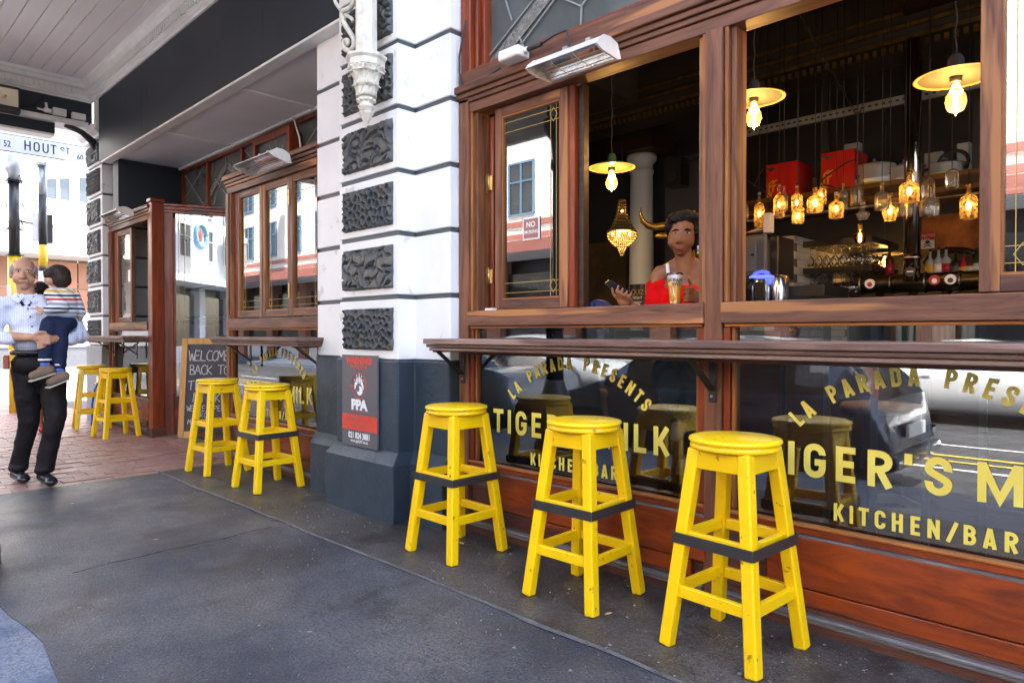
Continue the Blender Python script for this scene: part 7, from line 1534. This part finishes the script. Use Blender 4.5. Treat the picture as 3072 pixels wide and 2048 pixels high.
organic('hair', Zs([('e', (.012, .030, 1.700), (.088, .092, .066)), ('e', (-.030, -.035, 1.722), (.034, .030, .022)), ('e', (.020, -.045, 1.728), (.034, .028, .022)), ('e', (.060, -.028, 1.710), (.034, .030, .030)), ('e', (.084, .0, 1.670), (.028, .034, .036)), ('e', (.066, .02, 1.668), (.034, .066, .062)), ('e', (-.052, .012, 1.685), (.030, .062, .048)), ('e', (.03, .08, 1.65), (.065, .045, .09)), ('c', (-.04, -.05, 1.715), (.05, -.045, 1.722), .026, .028), ('e', (.070, .035, 1.61), (.022, .04, .04))]), 0.0055, BLACKHAIR, wr, 1, mods=((0.014, 0.020),))
REDTOP = cloth('bright_red_knit', (0.72, 0.003, 0.003), (0.50, 0.002, 0.002), 0.9)
organic('top', Zs([('e', (.02, .03, 1.285), (.158, .118, .135)), ('e', (.02, .05, 1.12), (.145, .115, .17)), ('c', (-.120, .02, 1.385), (-.150, -.03, 1.20), .054, .046), ('c', (.190, .03, 1.395), (.222, -.04, 1.19), .058, .052), ('c', (-.150, -.03, 1.195), (-.190, -.15, 1.225), .044, .036), ('c', (.222, -.04, 1.19), (.15, -.16, 1.24), .050, .040)]), 0.007, REDTOP, wr, 4, mods=((0.05, 0.016),))
MB().tube([(-.068, -.030, 1.492 + z0), (-.066, -.058, 1.46 + z0), (-.060, -.080, 1.42 + z0), (-.055, -.092, 1.375 + z0)], .0085, 8).build('white_strap', PLASTIC, wr, local=True)
MB().cyl((.078, .0, 1.585 + z0), (.078, .0, 1.560 + z0), .005, n=8).build('earring', PLASTIC, wr, local=True); MB().ball((.078, .0, 1.548 + z0), .008, 10, 8).build('earring', mat('yellow_green_bead', (0.5, 0.5, 0.05), 0.3), wr, local=True)
JEAN = cloth('faded_blue_denim', (0.10, 0.16, 0.24), (0.05, 0.09, 0.15), 0.85)
organic('jeans', Zs([('e', (.02, .06, .93), (.165, .13, .10)), ('c', (-.05, .02, .94), (-.07, -.19, .96), .085, .070), ('c', (-.07, -.19, .95), (-.02, -.14, .78), .068, .055), ('c', (.09, .02, .94), (.06, -.18, .985), .085, .072), ('c', (.06, -.18, .97), (.095, -.12, .77), .070, .056)]), 0.008, JEAN, wr, 4, mods=((0.06, 0.02),))
for i in range(14):
    a = i * .45; MB().ball((-.02 + .057 * math.cos(a), -.14 + .057 * math.sin(a), .79 + z0 + .012 * math.sin(i * 3)), .0045, 6, 5).build('pearl_stud', PLASTIC, wr, local=True)
for x, y, z in ((-.01, -.14, .70), (.10, -.12, .665)):
    organic('sneaker', Zs([('c', (x, y + .03, z), (x - .01, y - .10, z - .02), .036, .034)]), 0.006, mat('white_sneaker', (0.62, 0.60, 0.56), 0.6, col2=(0.05, 0.05, 0.05), nscale=5, lo=.58, hi=.60) if 'white_sneaker' not in bpy.data.materials else bpy.data.materials['white_sneaker'], wr, 3)
ph = thing('phone', 'black smartphone held slanted in the seated woman\'s hand', 'phone', tuple(at(1856, 868, 2.78)), R(30))
pm = Matrix.Rotation(R(31), 3, 'Y') @ Matrix.Rotation(R(-66), 3, 'X')
MB().obox((0, 0, 0), (0.145, 0.009, 0.068), pm).build('body', mat('phone_black', (0.012, 0.012, 0.014), 0.35, spec=0.2), ph, bevel=0.004, local=True)
MB().obox(pm @ Vector((0, 0.0, 0.0345)), (0.143, 0.0075, 0.002), pm).build('bright_edge', mat('bluish_steel_edge', (0.35, 0.42, 0.62), 0.25, metal=0.7), ph, local=True)
gp = at(2024, 905, 2.735); bg_ = thing('beer_glass', 'tall flared glass of amber beer with a pale head on the window rail', 'beer glass', (gp.x, 2.735, 1.281))
BEER = mat('amber_beer', (0.75, 0.30, 0.02), 0.15, col2=(0.80, 0.42, 0.03), nscale=8, emit=(0.9, 0.40, 0.03), estr=0.02)  # faint glow added to the beer, which is no light source
MB().lathe([(0, .006), (.0235, .006), (.024, .03), (.029, .075), (.032, .105), (0, .105)], n=28).build('beer', BEER, bg_, local=True)
MB().lathe([(0, .105), (.0322, .105), (.0345, .132), (0, .132)], n=28).build('foam', mat('beer_foam', (0.75, 0.68, 0.58), 0.8), bg_, local=True)
MB().lathe([(.027, 0), (.026, .004), (.0255, .03), (.0305, .075), (.036, .142), (.0345, .142)], n=28).build('glass', glass('pint_glass', (0.97, .97, .97), 1.5, 0, .05), bg_, local=True)
dcv = Vector((gp.x, 2.735, 0)).normalized(); rtv = Vector((dcv.y, -dcv.x, 0)); fp = Vector((0, 0, 0)) - dcv * .0345 + rtv * .012
for s_, z in (('PAR', .100), ('WOL', .083)): text('lettering', s_, .022, PK, bg_, plane_m(fp + Vector((0, 0, z)), rtv), bold=.0008, local=True)
# backpack on the counter
bp = at(1797, 925, 2.90); bk = thing('backpack', 'navy backpack with black front panel standing just inside the window rail', 'backpack', (bp.x, bp.y, 1.19), R(30))
BKN = cloth('navy_nylon', (0.030, 0.040, 0.115), (0.022, 0.03, 0.09), 0.5)
organic('bag', [('e', (0, 0, .03), (.095, .06, .11)), ('e', (-.05, 0, .0), (.05, .06, .09)), ('e', (.05, 0, .0), (.045, .06, .09))], .006, BKN, bk, 3, mods=((0.05, .012),))
organic('front_panel', [('e', (.012, -.045, .02), (.034, .024, .085))], .005, PK, bk, 2)
MB().tube([(-.028, -.055, .125), (-.036, -.066, .08), (-.05, -.07, .02), (-.066, -.066, -.05)], [.004, .009, .012, .012], 8).build('strap', BKN, bk, local=True); MB().tube([(.03, -.055, .125), (.045, -.064, .07), (.052, -.066, .02), (.056, -.064, -.05)], [.004, .009, .012, .012], 8).build('strap', BKN, bk, local=True)
tag(box('inside_table', DARKWOOD, None, -2.7, -1.5, 2.96, 3.02, 1.13, 1.165), 'narrow dark counter just inside the open window', 'counter')
st_ = thing('inner_stool', 'tall dark bar stool under the woman in red', 'bar stool', (-1.75, 3.10, 0.10), R(30), 'dark stools inside the bar')
MB().lathe([(0, .71), (0.17, .71), (0.172, .73), (0.165, .745), (0, .745)], n=32).build('seat', W_PALE, st_, local=True)
for sx in (-1, 1):
    for sy in (-1, 1): MB().bar((sx * .18, sy * .18, 0), (sx * .1, sy * .1, .71), .035, .035).build('leg', W_DARK, st_, local=True)

# ------------------------------------------------------------------ welcome chalkboard in the doorway
cb0 = Vector((-7.815, 2.775, 0.012)); ce = Vector((-7.385, 3.185, 0.012)); ux = (ce - cb0).normalized(); nrm = Vector((ux.y, -ux.x, 0)); upv = (Vector((0, 0, 1)) * math.cos(R(6)) - nrm * math.sin(R(6))).normalized()
cb = thing('chalkboard', 'pine framed chalkboard with handwritten WELCOME BACK TO leaning in the doorway', 'chalkboard', tuple(cb0)); fn = ux.cross(upv)
MQ = plane_m((0, 0, 0), ux, upv); 
def cbb(name, m, x0, x1, z0, z1, d0, d1, bevel=0.003): return MB().box(x0, x1, z0, z1, d0, d1).xf(MQ).build(name, m, cb, bevel=bevel, local=True)
CW, CHt = 0.60, 1.09
cbb('frame_side', W_PINE, 0, .065, 0, CHt, -.015, .012); cbb('frame_side', W_PINE, CW - .065, CW, 0, CHt, -.015, .012)
cbb('frame_rail', W_PINE, .066, CW - .066, 0, .07, -.014, .011); cbb('frame_rail', W_PINE, .066, CW - .066, CHt - .068, CHt, -.014, .011)
cbb('slate', mat('chalkboard_slate', (0.035, 0.037, 0.050), 0.6, col2=(0.07, 0.07, 0.085), nscale=4, lo=.5, hi=.8), .06, CW - .06, .06, CHt - .06, -.010, 0.0)
CHALK = mat('white_chalk', (0.62, 0.62, 0.64), 0.9, col2=(0.30, 0.30, 0.33), nscale=60)
GL = {'W': [[(0, 1), (.22, 0), (.45, .7), (.62, 0), (.95, 1.1)]], 'E': [[(.7, 1), (.1, .95), (.05, 0), (.75, .05)], [(.08, .5), (.6, .55)]], 'L': [[(.1, 1), (.05, .05), (.7, 0)]], 'C': [[(.8, .9), (.4, 1), (.1, .6), (.15, .15), (.5, 0), (.85, .12)]], 'O': [[(.45, 1), (.1, .6), (.15, .1), (.5, 0), (.85, .4), (.75, .9), (.45, 1)]],
      'M': [[(0, 0), (.15, 1), (.45, .35), (.75, 1), (.95, 0)]], 'B': [[(.1, 0), (.12, 1), (.6, .95), (.6, .6), (.15, .5), (.75, .4), (.7, .05), (.08, 0)]], 'A': [[(0, 0), (.4, 1), (.85, 0)], [(.15, .4), (.65, .4)]], 'K': [[(.1, 1), (.1, 0)], [(.75, .9), (.15, .45), (.8, 0)]], 'T': [[(-.05, .95), (.95, 1)], [(.45, 1), (.4, 0)]], 'I': [[(.3, 1), (.3, 0)]],
      'G': [[(.8, .9), (.4, 1), (.1, .6), (.15, .1), (.6, 0), (.8, .3), (.5, .4)]], 'R': [[(.1, 0), (.12, 1), (.65, .9), (.6, .5), (.15, .45), (.8, 0)]], "'": [[(.2, 1.1), (.15, .8)]], 'S': [[(.7, .95), (.2, .9), (.2, .6), (.7, .4), (.6, .05), (.1, .05)]], 'P': [[(.1, 0), (.12, 1), (.65, .9), (.6, .5), (.15, .45)]], 'N': [[(.05, 0), (.1, 1), (.7, 0), (.75, 1)]], 'F': [[(.7, 1), (.1, .95), (.08, 0)], [(.1, .5), (.55, .52)]], 'U': [[(.1, 1), (.1, .2), (.4, 0), (.75, .2), (.75, 1)]], '-': [[(.1, .5), (.7, .5)]], ' ': []}
def chalk(s, x, z, h, adv=.78, w=.011):
    mb = MB()
    for ch in s:
        for pl in GL.get(ch, []):
            pts = [MQ @ Vector((x + a * h * .72 + random.uniform(-.002, .002), z + b * h, .0035)) for a, b in pl]
            for p, q in zip(pts, pts[1:]): mb.bar(p, q, w, .002, up=fn)
        x += h * adv
    return mb.build('chalk_line', CHALK, cb, local=True)
chalk('WELCOME', .082, .84, .115, .56); chalk('BACK TO', .095, .69, .105, .60); chalk("TIGER'S", .09, .52, .10, .62); chalk('MILK', .15, .39, .10, .80); chalk("WE'RE OPEN", .085, .29, .062, .68, .007); chalk('FROM', .19, .22, .058, .74, .007); chalk('MON-SATUR', .10, .145, .055, .74, .007)
# blue hose tied at the grey pilaster foot, fallen leaves and litter on the pavement
tag(MB().tube([(-9.70, 2.49, .52), (-9.72, 2.46, .45), (-9.76, 2.44, .25), (-9.74, 2.43, .05), (-9.70, 2.42, .012)], .012, 8).build('blue_hose', mat('blue_hose', (0.01, 0.10, 0.55), 0.4)), 'short blue hose hanging at the foot of the corner pilaster', 'hose')
t = thing('tap_box', 'small white tap box on the grey pilaster foot above the blue hose', 'box', (-9.75, 2.50, .55)); MB().box(-.06, .06, 0, .04, -.05, .06).build('case', PLASTIC, t, bevel=.005, local=True); MB().cyl((0.05, 0, -.02), (.05, -.04, -.03), .012, n=8).build('spout', STEEL, t, local=True)
LEAF = mat('dry_leaf', (0.45, 0.30, 0.13), 0.7)
for i, (px, py, s, lab) in enumerate(((1382, 1636, .030, 'dry curled leaf on the pavement between the first and second banded stools'), (1826, 1850, .022, 'small dry leaf right of the second banded stool'), (778, 1529, .020, 'small pale leaf on the pavement left of the plinth'))):
    g_ = atd(px, py, 1.15 * 2048 / (py - 1000)); V = []
    for k in range(9):
        u = k / 8; w_ = .35 * math.sin(math.pi * u) * s
        V += [((u - .5) * 2 * s, -w_, .004 + .25 * w_), ((u - .5) * 2 * s, 0, .002 + .3 * s * (u - .5) ** 2), ((u - .5) * 2 * s, w_, .004 + .35 * w_)]
    F = []
    for k in range(8):
        for q in range(2): F.append((k * 3 + q, k * 3 + q + 1, k * 3 + q + 4, k * 3 + q + 3))
    o = MB().add(V, F, True).build('dry_leaf', LEAF); o.location = (g_.x, g_.y, .010); o.rotation_euler = (0, 0, i * 1.3); tag(o, lab, 'leaf', 'dry leaves on the pavement')

# loose grit, cement crumbs and tiny litter on the pavement
gm = MB(); rg = random.Random(11)
for i in range(1300):
    px_ = rg.uniform(-6, 0.6); py_ = 2.62 - abs(rg.gauss(0, 0.5)) if i % 2 else rg.uniform(0.2, 2.5)
    if py_ < 0 or (-4.3 < px_ < -3.1 and py_ > 2.35): continue
    s_ = rg.choice((0.0018, 0.0025, 0.004, 0.006)) * (1 if i % 9 else 1.6); a = rg.uniform(0, 3.14); zb_ = 0.0005 if py_ < 1.97 else 0.0095
    c_, n_ = math.cos(a) * s_, math.sin(a) * s_
    gm.add([(px_ + c_, py_ + n_, zb_), (px_ - n_, py_ + c_, zb_), (px_ - c_, py_ - n_ * .6, zb_), (px_ + n_, py_ - c_ * .7, zb_), (px_, py_, zb_ + s_ * .7)], [(0, 1, 4), (1, 2, 4), (2, 3, 4), (3, 0, 4)])
tag(gm.build('grit', mat('pale_grit', (0.22, 0.215, 0.205), 0.8, col2=(0.07, 0.065, 0.06), nscale=3)), 'loose pale grit and crumbs scattered over the dark pavement', 'grit', kind='stuff')
